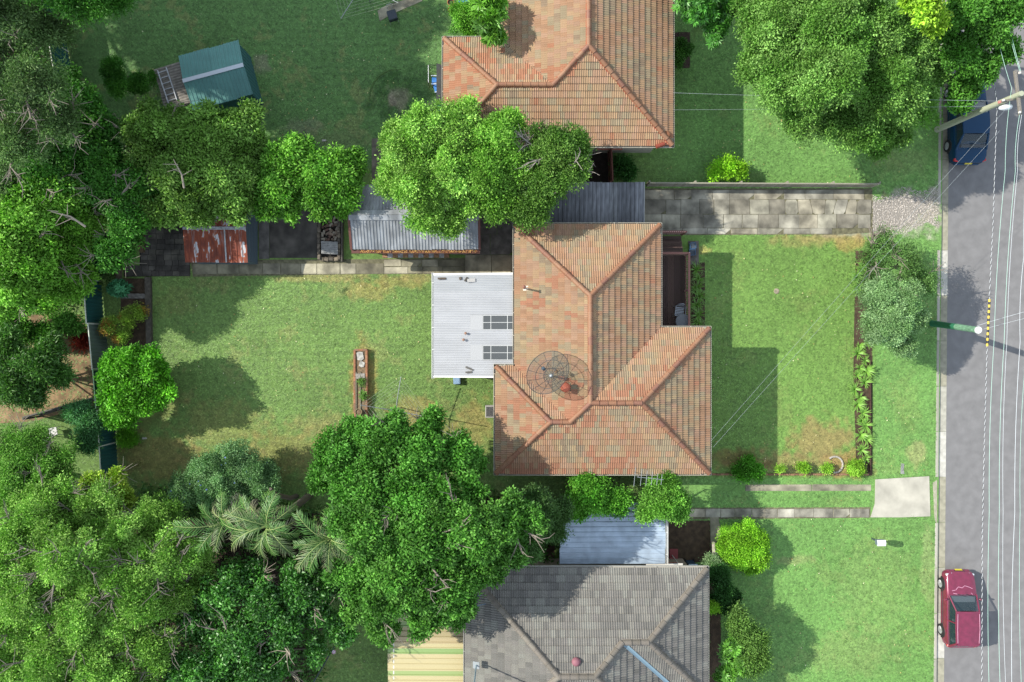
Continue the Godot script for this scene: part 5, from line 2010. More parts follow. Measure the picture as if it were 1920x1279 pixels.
func garage_and_carport() -> void:
	var t := thing("garage", "silver corrugated garage with brown barge boards half under the tree", "garage", Vector3(-4.8, 0, -6.2))
	var x0 := -7.99; var x1 := -1.65
	var zr := -6.186; var ze := -4.57; var zn := -7.80
	var he := 2.3; var hr := 3.0
	var g := Geo.new()
	g.prism(rect(x0 + 0.2, zn + 0.2, x1 - 0.2, ze - 0.2), 0.0, he - 0.05)
	part(t, "wall", g, mat("garage_wall", "9a968a", 0.9, "fine"))
	var f := Geo.new()
	for x in [x0 + 0.06, x1 - 0.06]:
		f.face([Vector3(x, he - 0.05, zn + 0.1), Vector3(x, hr - 0.05, zr), Vector3(x, he - 0.05, ze - 0.1)], Vector3.LEFT if x < -4 else Vector3.RIGHT)
	f.box(Vector3((x0 + x1) / 2, hr - 0.1, zr), Vector3(x1 - x0 - 0.1, 0.1, 0.05))
	var roof := part(t, "roof", f, mat("garage_gable", "8f8b80", 0.9))
	var sh := []
	for q in ["a9adb0", "b3b7ba", "9da2a6", "aeb1b2"]:
		sh.append(mat("galv" + q, q, 0.5, "strong", Vector3(0.5, 0.5, 0.25), 0.15))
	sheets(roof, Vector3(x0, he, ze), Vector3(x1, he, ze), Vector3(0, hr - he, zr - ze), 0.155, 0.03, "rib", 0.79, sh)
	sheets(roof, Vector3(x0, he, zn), Vector3(x1, he, zn), Vector3(0, hr - he, zr - zn), 0.155, 0.03, "rib", 0.79, sh)
	var cap := Geo.new()
	for s in [-1.0, 1.0]:
		cap.box(Vector3((x0 + x1) / 2, hr + 0.008, zr + s * 0.13), Vector3(x1 - x0 + 0.06, 0.012, 0.27), Basis(Vector3.RIGHT, s * 0.40), 0.003)
	part(roof, "ridge_flashing", cap, mat("galva9adb0", "a9adb0", 0.5))
	for q in [[x0 - 0.03, ze, 1], [x1 + 0.03, ze, 1], [x0 - 0.03, zn, -1], [x1 + 0.03, zn, -1]]:
		var b := Geo.new()
		var p0 := Vector3(q[0], he - 0.03, q[1]); var p1 := Vector3(q[0], hr - 0.03, zr)
		b.box((p0 + p1) / 2, Vector3(0.12, 0.13, p0.distance_to(p1)), Basis(Vector3.RIGHT, atan((hr - he) / (ze - zr)) * q[2]), 0.008)
		part(t, "barge_board", b, mat("brown_paint", "7a4a40", 0.7, "grain", Vector3.ONE * 2))
	var gu := Geo.new()
	gu.box(Vector3((x0 + x1) / 2, he - 0.11, ze + 0.09), Vector3(x1 - x0 + 0.1, 0.012, 0.19))
	gu.box(Vector3((x0 + x1) / 2, he - 0.06, ze + 0.18), Vector3(x1 - x0 + 0.1, 0.11, 0.025), Basis.IDENTITY, 0.004)
	for k in 8:
		gu.box(Vector3(x0 + 0.3 + k * 0.82, he - 0.02, ze + 0.09), Vector3(0.03, 0.012, 0.2))
	var gut := part(t, "gutter", gu, mat("brown_paint", "7a4a40", 0.7))
	var lit := Geo.new()
	leaf_quad(lit, Vector3(-0.03, 0, 0), Vector3.RIGHT, Vector3.UP, 0.075, 0.04, 0.15)
	var where := []; var tint := PackedColorArray()
	for i in 620:
		where.append(Transform3D(Basis(jitter(1).normalized(), rf(-0.6, 0.6)) * Basis(Vector3.UP, rf(0, TAU)), Vector3(rf(x0 + 0.4, x1 - 0.1), he - 0.085 + rf(0, 0.03), ze + rf(0.02, 0.165))))
		tint.append(lin(["9a6a3a", "8a5a34", "b08a4a", "7a5038", "c09a5a"][rng.randi() % 5]) * rf(0.8, 1.2))
	many(gut, "dead_leaves", lit.mesh(), tinted("litter", 0.8), where, tint)
	# flat carport
	var c := thing("carport", "flat grey weathered iron carport beside the tiled house", "carport", Vector3(3.6, 0, -6.9))
	var cg := Geo.new()
	for z in [-7.7, -6.0]:
		cg.box(Vector3(3.6, 2.36, z), Vector3(5.8, 0.14, 0.06))
	var cr := part(c, "roof", cg, mat("carport_frame", "8a8880", 0.7))
	var cs := []
	for q in ["74787e", "6a6e74", "80848a", "62666c", "7a7e82"]:
		cs.append(mat("old_iron" + q, q, 0.6, "strong", Vector3(1.2, 0.5, 0.3), 0.1))
	sheets(cr, Vector3(0.66, 2.46, -5.80), Vector3(6.54, 2.46, -5.80), Vector3(0, 0.10, -2.08), 0.21, 0.035, "rib", 0.42, cs)
	for q in [[0.8, -7.7], [3.6, -7.7], [6.4, -7.7], [6.4, -6.0]]:
		var p := Geo.new()
		p.box(Vector3(q[0], 1.15, q[1]), Vector3(0.09, 2.3, 0.09), Basis.IDENTITY, 0.008)
		part(c, "post", p, mat("carport_frame", "8a8880", 0.7))
	var edge := Geo.new()
	edge.box(Vector3(6.56, 2.49, -6.84), Vector3(0.05, 0.10, 2.1), Basis(Vector3.RIGHT, 0.048), 0.006)
	part(c, "edge_trim", edge, mat("carport_edge", "a4a6a4", 0.6))
	# neighbour's pale blue carport
	var n := thing("blue_carport", "pale blue ribbed carport roof beside the grey tiled house", "carport", Vector3(5.0, 0, 9.6))
	var nf := Geo.new()
	for x in [2.6, 5.0, 7.4]:
		nf.box(Vector3(x, 2.38, 9.55), Vector3(0.06, 0.14, 3.0))
	var nr := part(n, "roof", nf, mat("white_timber", "c4c2ba", 0.7))
	var bs := []
	for q in ["a3b3c3", "abbac8", "9dafc0"]:
		bs.append(mat("blue_iron" + q, q, 0.4, "blotch", Vector3.ONE * 0.4))
	sheets(nr, Vector3(7.62, 2.48, 8.0), Vector3(7.62, 2.48, 11.02), Vector3(-5.24, 0.1, 0), 0.25, 0.04, "rib", 0.76, bs)
	for q in [[2.6, 8.2], [7.4, 8.2], [2.6, 10.9], [7.4, 10.9]]:
		var p := Geo.new()
		p.box(Vector3(q[0], 1.15, q[1]), Vector3(0.08, 2.3, 0.08), Basis.IDENTITY, 0.008)
		part(n, "post", p, mat("white_timber", "c4c2ba", 0.7))
	gutter(n, Vector2(7.64, 8.0), Vector2(7.64, 11.0), Vector2(5, 9), 2.50, mat("gutter_white", "d0d0cc", 0.5))
	# striped patio roof
	var s := thing("patio_roof", "patio cover with cream, tan and green ribbed stripes below the trees", "patio cover", Vector3(-4.2, 0, 15.8))
	var sf := Geo.new()
	for x in [-5.9, -4.2, -2.5]:
		sf.box(Vector3(x, 2.30, 15.8), Vector3(0.06, 0.14, 4.2))
	var sr := part(s, "roof", sf, mat("white_timber", "c4c2ba", 0.7))
	var stripe := [["a8ab78", 2], ["8fa468", 1], ["a99c74", 2], ["b8a880", 1], ["c2b78a", 1], ["8faa6a", 1], ["c4b88c", 3], ["9cae70", 1], ["c2b78a", 2], ["a99c74", 2]]
	var z := 13.4
	for q in stripe:
		for k in q[1]:
			sheets(sr, Vector3(-2.34, 2.42, z), Vector3(-2.34, 2.42, z + 0.27), Vector3(-3.84, -0.06, 0), 0.27, 0.04, "rib", 0.27, [mat("stripe" + q[0], q[0], 0.5, "fine", Vector3.ONE * 0.6)])
			z += 0.272
	for q in [[-6.0, 13.6], [-6.0, 17.4]]:
		var p := Geo.new()
		p.box(Vector3(q[0], 1.1, q[1]), Vector3(0.08, 2.2, 0.08), Basis.IDENTITY, 0.008)
		part(s, "post", p, mat("white_timber", "c4c2ba", 0.7))

func sheds() -> void:
	# rusty red shed
	var rust := Gradient.new()
	rust.interpolation_mode = Gradient.GRADIENT_INTERPOLATE_LINEAR
	rust.offsets = PackedFloat32Array([0.0, 0.35, 0.56, 0.69, 0.705, 0.73, 1.0])
	rust.colors = PackedColorArray([Color("4a221a"), Color("66301f"), Color("7a3a24"), Color("8a4a2c"), Color("a07868"), Color("aab0b4"), Color("b4babe")])
	var rt := NoiseTexture2D.new()
	var nz := FastNoiseLite.new()
	nz.noise_type = FastNoiseLite.TYPE_SIMPLEX_SMOOTH
	nz.frequency = 0.012
	nz.fractal_octaves = 5
	nz.seed = 5
	rt.width = 512; rt.height = 512; rt.seamless = true; rt.noise = nz; rt.color_ramp = rust
	tex.rust = rt
	var rm := mat("rusty_iron", "ffffff", 0.8, "rust", Vector3(0.42, 0.3, 0.16))
	var t := thing("rusty_shed", "small shed with rust-red iron roof and flaking pale paint", "shed", Vector3(-14.9, 0, -5.6))
	var x0 := -16.5; var x1 := -13.37; var ze := -3.97; var zr := -5.66; var zn := -7.35
	var he := 1.82; var hr := 2.12
	var g := Geo.new()
	g.prism(rect(x0 + 0.1, zn + 0.1, x1 - 0.06, ze - 0.08), 0.0, he - 0.03)
	part(t, "wall", g, mat("shed_blue", "566672", 0.6, "fine", Vector3(1, 3, 1)))
	for k in 7:
		var rb := Geo.new()
		rb.box(Vector3(x1 - 0.045, 0.2 + k * 0.24, (ze + zn) / 2), Vector3(0.03, 0.06, ze - zn - 0.3), Basis.IDENTITY, 0.008)
		part(t, "wall_rib", rb, mat("shed_blue", "566672", 0.6))
	var f := Geo.new()
	f.box(Vector3((x0 + x1) / 2, hr - 0.08, zr), Vector3(x1 - x0 - 0.1, 0.08, 0.05))
	for x in [x0 + 0.06, x1 - 0.06]:
		f.face([Vector3(x, he - 0.03, zn + 0.05), Vector3(x, hr - 0.02, zr), Vector3(x, he - 0.03, ze - 0.05)], Vector3.LEFT if x < -15 else Vector3.RIGHT)
	var roof := part(t, "roof", f, mat("shed_blue", "566672", 0.6))
	sheets(roof, Vector3(x0, he, ze), Vector3(x1, he, ze), Vector3(0, hr - he, zr - ze), 0.26, 0.028, "rib", 0.78, [rm])
	sheets(roof, Vector3(x0, he, zn), Vector3(x1, he, zn), Vector3(0, hr - he, zr - zn), 0.26, 0.028, "rib", 0.78, [rm])
	var cap := Geo.new()
	cap.box(Vector3((x0 + x1) / 2, hr + 0.025, zr), Vector3(x1 - x0 + 0.04, 0.015, 0.16), Basis.IDENTITY, 0.005)
	part(roof, "ridge_flashing", cap, mat("flaky_white", "b4b8ba", 0.6, "strong", Vector3.ONE * 1.5))
	cap = Geo.new()
	cap.box(Vector3(-14.42, (he + hr) / 2 + 0.045, (ze + zr) / 2), Vector3(0.07, 0.02, 1.68), Basis(Vector3.RIGHT, atan((hr - he) / (ze - zr))), 0.005)
	part(roof, "seam_strip", cap, mat("flaky_white", "b4b8ba", 0.6))
	# teal shed, turned a little
	var th := 0.262
	var s := thing("teal_shed", "teal metal garden shed with white ridge on the neighbour's lawn", "shed", Vector3(-14.92, 0, -13.38), "", th)
	var X := s.transform
	var w := Geo.new()
	w.box(Vector3(0, 0.98, 0), Vector3(2.98, 1.96, 2.66))
	own(s, "wall", w, mat("teal_wall", "35666a", 0.55, "fine"))
	for k in 12:
		var rb := Geo.new()
		rb.box(Vector3(1.495, 0.98, -1.22 + k * 0.222), Vector3(0.03, 1.94, 0.06), Basis.IDENTITY, 0.008)
		own(s, "wall_rib", rb, mat("teal_wall", "35666a", 0.55))
	var ga := Geo.new()
	for x in [-1.49, 1.49]:
		ga.face([Vector3(x, 1.96, -1.33), Vector3(x, 2.28, 0), Vector3(x, 1.96, 1.33)], Vector3(x, 0, 0))
	var sr := own(s, "roof", ga, mat("teal_wall", "35666a", 0.55))
	var tm := []
	for q in ["4c7f7a", "487a76", "528680"]:
		tm.append(mat("teal_iron" + q, q, 0.5, "soft", Vector3(0.12, 0.3, 0.5)))
	sheets(sr, X * Vector3(-1.55, 1.97, 1.42), X * Vector3(1.55, 1.97, 1.42), X.basis * Vector3(0, 0.34, -1.42), 0.22, 0.025, "rib", 0.78, tm)
	sheets(sr, X * Vector3(-1.55, 1.97, -1.42), X * Vector3(1.55, 1.97, -1.42), X.basis * Vector3(0, 0.34, 1.42), 0.22, 0.025, "rib", 0.78, tm)
	var rc := Geo.new()
	rc.box(Vector3(0, 2.345, 0), Vector3(3.14, 0.015, 0.2), Basis.IDENTITY, 0.005)
	own(sr, "ridge_flashing", rc, mat("pale_flash", "b0b8c0", 0.5))
	var lt := thing("lean_to", "rusting silver iron lean-to on the end of the teal shed", "lean-to", X * Vector3(-2.25, 0, -0.1), "", th)
	var lw := Geo.new()
	lw.box(Vector3(0, 0.85, 0), Vector3(1.25, 1.7, 1.9))
	own(lt, "wall", lw, mat("old_wall", "5f5a52", 0.9, "fine"))
	var lf := Geo.new()
	lf.box(Vector3(0, 1.74, 0.9), Vector3(1.4, 0.06, 0.06))
	lf.box(Vector3(0, 1.74, -0.9), Vector3(1.4, 0.06, 0.06))
	var lr := own(lt, "roof", lf, mat("old_wall", "5f5a52", 0.9))
	var LX := lt.transform
	sheets(lr, LX * Vector3(-0.72, 1.80, 1.05), LX * Vector3(-0.72, 1.80, -1.05), LX.basis * Vector3(1.42, 0.10, 0), 0.13, 0.022, "wave", 0.7, [mat("silver_rust", "8e949a", 0.55, "strong", Vector3.ONE * 0.9), mat("silver_rust_b", "868076", 0.6, "strong", Vector3.ONE * 0.9)])
	var la := thing("ladder", "short aluminium ladder lying on the lean-to beside the teal shed", "ladder", LX * Vector3(-0.25, 1.9, -0.05), "", th + 0.06)
	for x in [-0.23, 0.23]:
		var q := Geo.new()
		q.box(Vector3(x, 0.02, 0), Vector3(0.05, 0.08, 1.75), Basis.IDENTITY, 0.008)
		own(la, "side_rail", q, mat("aluminium", "b4b8bc", 0.35, "", Vector3.ONE, 0.5))
	for k in 6:
		var q := Geo.new()
		q.tube([Vector3(-0.22, 0.02, -0.75 + k * 0.3), Vector3(0.22, 0.02, -0.75 + k * 0.3)], [0.022], 6)
		own(la, "rung", q, mat("aluminium", "b4b8bc", 0.35))

# ---------------------------------------------------------------- deck

func deck() -> void:
	var t := thing("timber_deck", "dark timber front deck with red-painted railing", "deck", Vector3(7.9, 0, -2.7))
	var boards := []
	for q in ["5c4842", "664f47", "523d38", "6e574e"]:
		boards.append(mat("board" + q, q, 0.85, "grain", Vector3(4, 4, 0.6)))
	var red := mat("rail_red", "8d5a52", 0.7, "grain", Vector3.ONE * 2)
	var pale := mat("rail_pale", "b89a90", 0.7)
	var y := 0.75
	var x := 6.74
	while x < 9.05:
		var g := Geo.new()
		g.box(Vector3(x, y - 0.015, -2.60), Vector3(0.10, 0.03, 3.72), Basis.IDENTITY, 0.004)
		part(t, "deck_board", g, boards[rng.randi() % 4])
		x += 0.107
	var fr := Geo.new()
	for z in [-4.4, -3.2, -2.0, -0.8]:
		fr.box(Vector3(7.9, y - 0.12, z), Vector3(2.3, 0.16, 0.05))
	for q in [[6.85, -4.35], [9.0, -4.35], [9.0, -2.6], [6.85, -0.85], [9.0, -0.85]]:
		fr.box(Vector3(q[0], 0.28, q[1]), Vector3(0.1, 0.56, 0.1))
	part(t, "frame", fr, boards[2])
	# long railing
	var rx := 8.98
	var g1 := Geo.new()
	g1.box(Vector3(rx, y + 0.95, -2.60), Vector3(0.11, 0.045, 3.75), Basis.IDENTITY, 0.008)
	part(t, "handrail", g1, mat("rail_top", "a87468", 0.7, "grain", Vector3.ONE * 2))
	var g2 := Geo.new()
	g2.box(Vector3(rx, y + 0.12, -2.60), Vector3(0.05, 0.07, 3.7), Basis.IDENTITY, 0.005)
	part(t, "bottom_rail", g2, red)
	var bal := Geo.new()
	bal.box(Vector3(0, 0.5, 0), Vector3(0.045, 0.80, 0.045), Basis.IDENTITY, 0.005)
	var bm := bal.mesh()
	for k in 34:
		part(t, "baluster", bm, pale, Transform3D(Basis.IDENTITY, Vector3(rx, y + 0.02, -4.4 + k * 0.109)))
	for z in [-4.46, -2.6, -0.78]:
		var p := Geo.new()
		p.box(Vector3(rx, y + 0.45, z), Vector3(0.10, 1.0, 0.10), Basis.IDENTITY, 0.01)
		part(t, "post", p, pale)
	var g3 := Geo.new()
	g3.box(Vector3(8.10, y + 0.93, -4.46), Vector3(1.75, 0.045, 0.10), Basis.IDENTITY, 0.008)
	part(t, "handrail", g3, mat("rail_top", "a87468", 0.7))
	for k in 14:
		part(t, "baluster", bm, pale, Transform3D(Basis.IDENTITY, Vector3(7.4 + k * 0.109, y + 0.02, -4.46)))
	# lower landing and steps toward the driveway
	for k in 3:
		for j in 3:
			var b := Geo.new()
			b.box(Vector3(7.9, y - 0.18 * (k + 1), -4.68 - 0.30 * k - 0.095 * j), Vector3(2.0, 0.03, 0.088), Basis.IDENTITY, 0.004)
			part(t, "tread_board", b, boards[rng.randi() % 4])
		var b2 := Geo.new()
		for sx in [6.95, 8.85]:
			b2.box(Vector3(sx, (y - 0.18 * (k + 1)) / 2, -4.78 - 0.30 * k), Vector3(0.05, y - 0.18 * (k + 1), 0.28))
		part(t, "stringer", b2, boards[2])
	var g4 := Geo.new()
	g4.box(Vector3(7.95, 1.12, -5.62), Vector3(1.95, 0.045, 0.12), Basis.IDENTITY, 0.008)
	part(t, "handrail", g4, red)
	for k in 18:
		part(t, "baluster", bm, pale, Transform3D(Basis.IDENTITY, Vector3(7.05 + k * 0.108, 0.26, -5.62)))
	for sx in [6.98, 8.95]:
		var p := Geo.new()
		p.box(Vector3(sx, 0.57, -5.62), Vector3(0.10, 1.14, 0.10), Basis.IDENTITY, 0.01)
		part(t, "post", p, red)
	# table and chair
	var tp := spot(1275, 603, 0.75)
	var tb := thing("round_table", "small round grey table on the front deck", "table", Vector3(tp.x, y, tp.z))
	var tt := Geo.new()
	tt.lathe([Vector2(0, 0.70), Vector2(0.36, 0.70), Vector2(0.375, 0.715), Vector2(0.365, 0.732), Vector2(0, 0.735)], Vector3.ZERO, 28)
	own(tb, "table_top", tt, mat("table_grey", "6d7276", 0.5, "fine", Vector3(6, 1, 0.5)))
	for k in 4:
		var l := Geo.new()
		var a := TAU * k / 4 + 0.78
		l.tube([Vector3(cos(a) * 0.24, 0.70, sin(a) * 0.24), Vector3(cos(a) * 0.32, 0.0, sin(a) * 0.32)], [0.018], 6)
		own(tb, "leg", l, mat("chair_metal", "8a9096", 0.4, "", Vector3.ONE, 0.4))
	var cp := spot(1272, 585, 0.9)
	var ch := thing("garden_chair", "slatted silver garden chair with rounded back on the front deck", "chair", Vector3(cp.x, y, cp.z), "", -0.1)
	var cm := mat("chair_metal", "8a9096", 0.4)
	for k in 6:
		var sl := Geo.new()
		sl.box(Vector3(0, 0.43 + 0.006 * absf(k - 2.5), -0.2 + k * 0.08), Vector3(0.44, 0.015, 0.055), Basis.IDENTITY, 0.004)
		own(ch, "seat_slat", sl, cm)
	var arch := Geo.new()
	var pts := []
	for k in 13:
		var a := PI * k / 12
		pts.append(Vector3(cos(a) * 0.25, 0.45 + sin(a) * 0.46, -0.24 - sin(a) * 0.16))
	arch.tube(pts, [0.016], 6)
	own(ch, "backrest_frame", arch, cm)
	for k in 5:
		var sl := Geo.new()
		sl.box(Vector3(0, 0.55 + k * 0.075, -0.28 - k * 0.026), Vector3(0.42 - k * 0.04, 0.05, 0.012), Basis(Vector3.RIGHT, -0.3), 0.003)
		own(ch, "back_slat", sl, cm)
	for sx in [-1, 1]:
		var ar := Geo.new()
		ar.tube([Vector3(0.25 * sx, 0.66, -0.28), Vector3(0.27 * sx, 0.67, 0.15), Vector3(0.26 * sx, 0.62, 0.24)], [0.018], 6)
		own(ch, "armrest", ar, cm)
		for z in [-0.24, 0.22]:
			var l := Geo.new()
			l.tube([Vector3(0.23 * sx, 0.44 if z < 0 else 0.62, z), Vector3(0.26 * sx, 0.0, z * 1.15)], [0.016], 6)
			own(ch, "leg", l, cm)
	# two blue glazed planters by the steps
	var base := Geo.new()
	base.prism(flat([1290, 452, 1310, 452, 1310, 496, 1294, 496]), -0.03, 0.04)
	struct("concrete_step", base, mat("conc_step", "6f6a64", 0.95, "strong"))
	keep_bare(flat([1234, 440, 1312, 440, 1312, 496, 1234, 496]))
	keep_bare(flat([1225, 440, 1296, 440, 1296, 614, 1225, 614]))
	for q in [[1297, 462, "square blue mosaic planter by the deck steps, nearer the driveway"], [1296, 474, "square blue mosaic planter by the deck steps, nearer the lawn shrubs"]]:
		var p := spot(q[0], q[1])
		var pl := thing("blue_planter", q[2], "planter", Vector3(p.x, 0.04, p.z), "blue planters by the steps", 0.08)
		var pb := Geo.new()
		for s in [[0.15, 0, 0.03, 0.30], [-0.15, 0, 0.03, 0.30], [0, 0.15, 0.27, 0.03], [0, -0.15, 0.27, 0.03]]:
			pb.box(Vector3(s[0], 0.15, s[1]), Vector3(s[2], 0.30, s[3]), Basis.IDENTITY, 0.006)
		own(pl, "pot", pb, mat("blue_glaze", "3f6288", 0.3, "speck", Vector3.ONE * 2))
		var so := Geo.new()
		so.box(Vector3(0, 0.13, 0), Vector3(0.27, 0.24, 0.27))
		own(pl, "soil", so, mat("planter_soil", "54606c", 1.0, "speck", Vector3.ONE * 2))

# ---------------------------------------------------------------- fences

func fences() -> void:
	var teal := mat("teal_fence", "1f5553", 0.55, "fine")
	var cap := mat("fence_cap", "b8bcae", 0.6)
	var grp := "teal metal fence along the back boundary"
	metal_fence("teal metal fence with cream cap among the upper left trees", spot(74, -30, 1.8) * Vector3(1, 0, 1), spot(108, 176, 1.8) * Vector3(1, 0, 1), 1.8, grp, teal, cap)
	metal_fence("teal metal back fence length beside the bare sandy yard, upper part", spot(150, 440, 1.8) * Vector3(1, 0, 1), spot(162, 606, 1.8) * Vector3(1, 0, 1), 1.8, grp, teal, cap)
	metal_fence("grey-green metal fence length beside the red-leaved plant", spot(165, 607, 1.8) * Vector3(1, 0, 1), spot(173, 692, 1.8) * Vector3(1, 0, 1), 1.8, grp, mat("sage_fence", "56675f", 0.6), cap)
	metal_fence("pale green metal fence length between the sandy yard and bright tree", spot(174, 694, 1.8) * Vector3(1, 0, 1), spot(180, 765, 1.8) * Vector3(1, 0, 1), 1.8, grp, teal, mat("green_cap", "8fae86", 0.6))
	metal_fence("teal metal back fence length at the lot's lower left corner", spot(182, 770, 1.8) * Vector3(1, 0, 1), spot(190, 905, 1.8) * Vector3(1, 0, 1), 1.8, grp, teal, cap)
	var dp := thing("fence_pipe", "cream pipe bent along the teal fence's foot at lower left", "pipe", spot(213, 815))
	var g := Geo.new()
	g.tube([spot(213, 806, 0.15), spot(213.5, 846, 0.12), spot(211, 852, 0.12), spot(198, 857, 0.12)], [0.045], 8)
	part(dp, "pipe", g, mat("cream_pipe", "b9b8a8", 0.6))
	# grey timber wall in the yard beyond the back fence
	var grey := []
	for q in ["6c6a66", "75736e", "5f5d5a"]:
		grey.append(mat("pale" + q, q, 0.9, "grain", Vector3(3, 0.6, 3)))
	paling_fence("paling_fence", "weathered grey paling fence slanting across the sandy yard at left", spot(42, 783, 1.7) * Vector3(1, 0, 1), spot(174, 746, 1.7) * Vector3(1, 0, 1), 1.7, grey, grey[1])
	# cream fence along the driveway
	var cream := []
	for q in ["b4b09c", "bcb8a6", "aaa690"]:
		cream.append(mat("cream" + q, q, 0.85, "grain", Vector3(2, 0.6, 2)))
	paling_fence("cream_fence", "cream paling fence along the driveway's far side", spot(1634, 352), spot(1212, 350), 1.0, cream, cream[0], 0.14)
	# red fence and dark gate beside the salmon roofed house
	var redm := [mat("red_fence", "7e4a3c", 0.8, "grain", Vector3(2, 0.6, 2)), mat("red_fence_b", "86523f", 0.8, "grain", Vector3(2, 0.6, 2))]
	paling_fence("red_fence", "brick-red side fence below the salmon roofed house", spot(1146, 262, 1.5) * Vector3(1, 0, 1), spot(1149, 340, 1.5) * Vector3(1, 0, 1), 1.5, redm, redm[0], 0.12)
	var pit := Geo.new()
	pit.prism(flat([1095, 262, 1146, 262, 1146, 342, 1095, 342]), -0.03, 0.008)
	struct("dark_side_yard", pit, mat("side_yard", "3a302a", 1.0, "strong"))
	keep_bare(flat([1095, 262, 1146, 262, 1146, 342, 1095, 342]))
	# timber edge of the back garden bed, low kerbs
	for q in [[[274, 520, 285, 520, 287, 652, 277, 652], 0.22, "5a554b", "dark concrete edging between the back lawn and garden bed"], [[228, 550, 275, 551, 275, 560, 228, 560], 0.16, "85817a", "grey concrete step across the back garden bed"], [[265, 430, 272, 430, 272, 474, 265, 474], 0.28, "6e5c44", "brown timber edging beside the brick-paved corner"], [[221, 494, 229, 494, 229, 524, 221, 524], 0.3, "6c6250", "short timber edging post at the brick-paved corner's left"], [[1332, 1013, 1337, 1013, 1338, 1047, 1333, 1047], 0.45, "c9c2b2", "low cream wall beside the round lime green bush"]]:
		var e := Geo.new()
		var poly := flat(q[0])
		var c := poly[0]
		for k in poly.size():
			poly[k] -= c
		e.prism(poly, -0.03, q[1], 0.012)
		solo("edging" if q[1] < 0.4 else "low_wall", e, mat("edge" + q[2], q[2], 0.9, "strong", Vector3.ONE), Vector3(c.x, 0, c.y), q[3], "edging" if q[1] < 0.4 else "wall")
		keep_bare(flat(q[0]))
	var be := thing("brick_edging", "thin brick edging along the front lawn's bottom bed", "edging", spot(1490, 889))
	for k in 36:
		var e := Geo.new()
		e.box(spot(1338 + k * 8.2, 889.5 + rf(-0.4, 0.4)) + Vector3.UP * 0.03, Vector3(0.215, 0.08, 0.1), Basis(Vector3.UP, rf(-0.06, 0.06)), 0.008)
		part(be, "brick", e, mat("edge_brick" + str(k % 3), ["8d6a50", "7c5c46", "967458"][k % 3], 0.9, "fine", Vector3.ONE * 2))
	var fe := thing("timber_edging", "thin dark timber edging along the street side lily bed", "edging", spot(1630, 800))
	for k in 8:
		var e := Geo.new()
		e.box(spot(1630.5, 690 + k * 26) + Vector3.UP * 0.06, Vector3(0.05, 0.16, 0.72), Basis(Vector3.UP, rf(-0.03, 0.03)), 0.008)
		part(fe, "sleeper", e, mat("sleeper", "5a4034", 0.9, "grain", Vector3(3, 3, 0.6)))

# ---------------------------------------------------------------- poles and wires

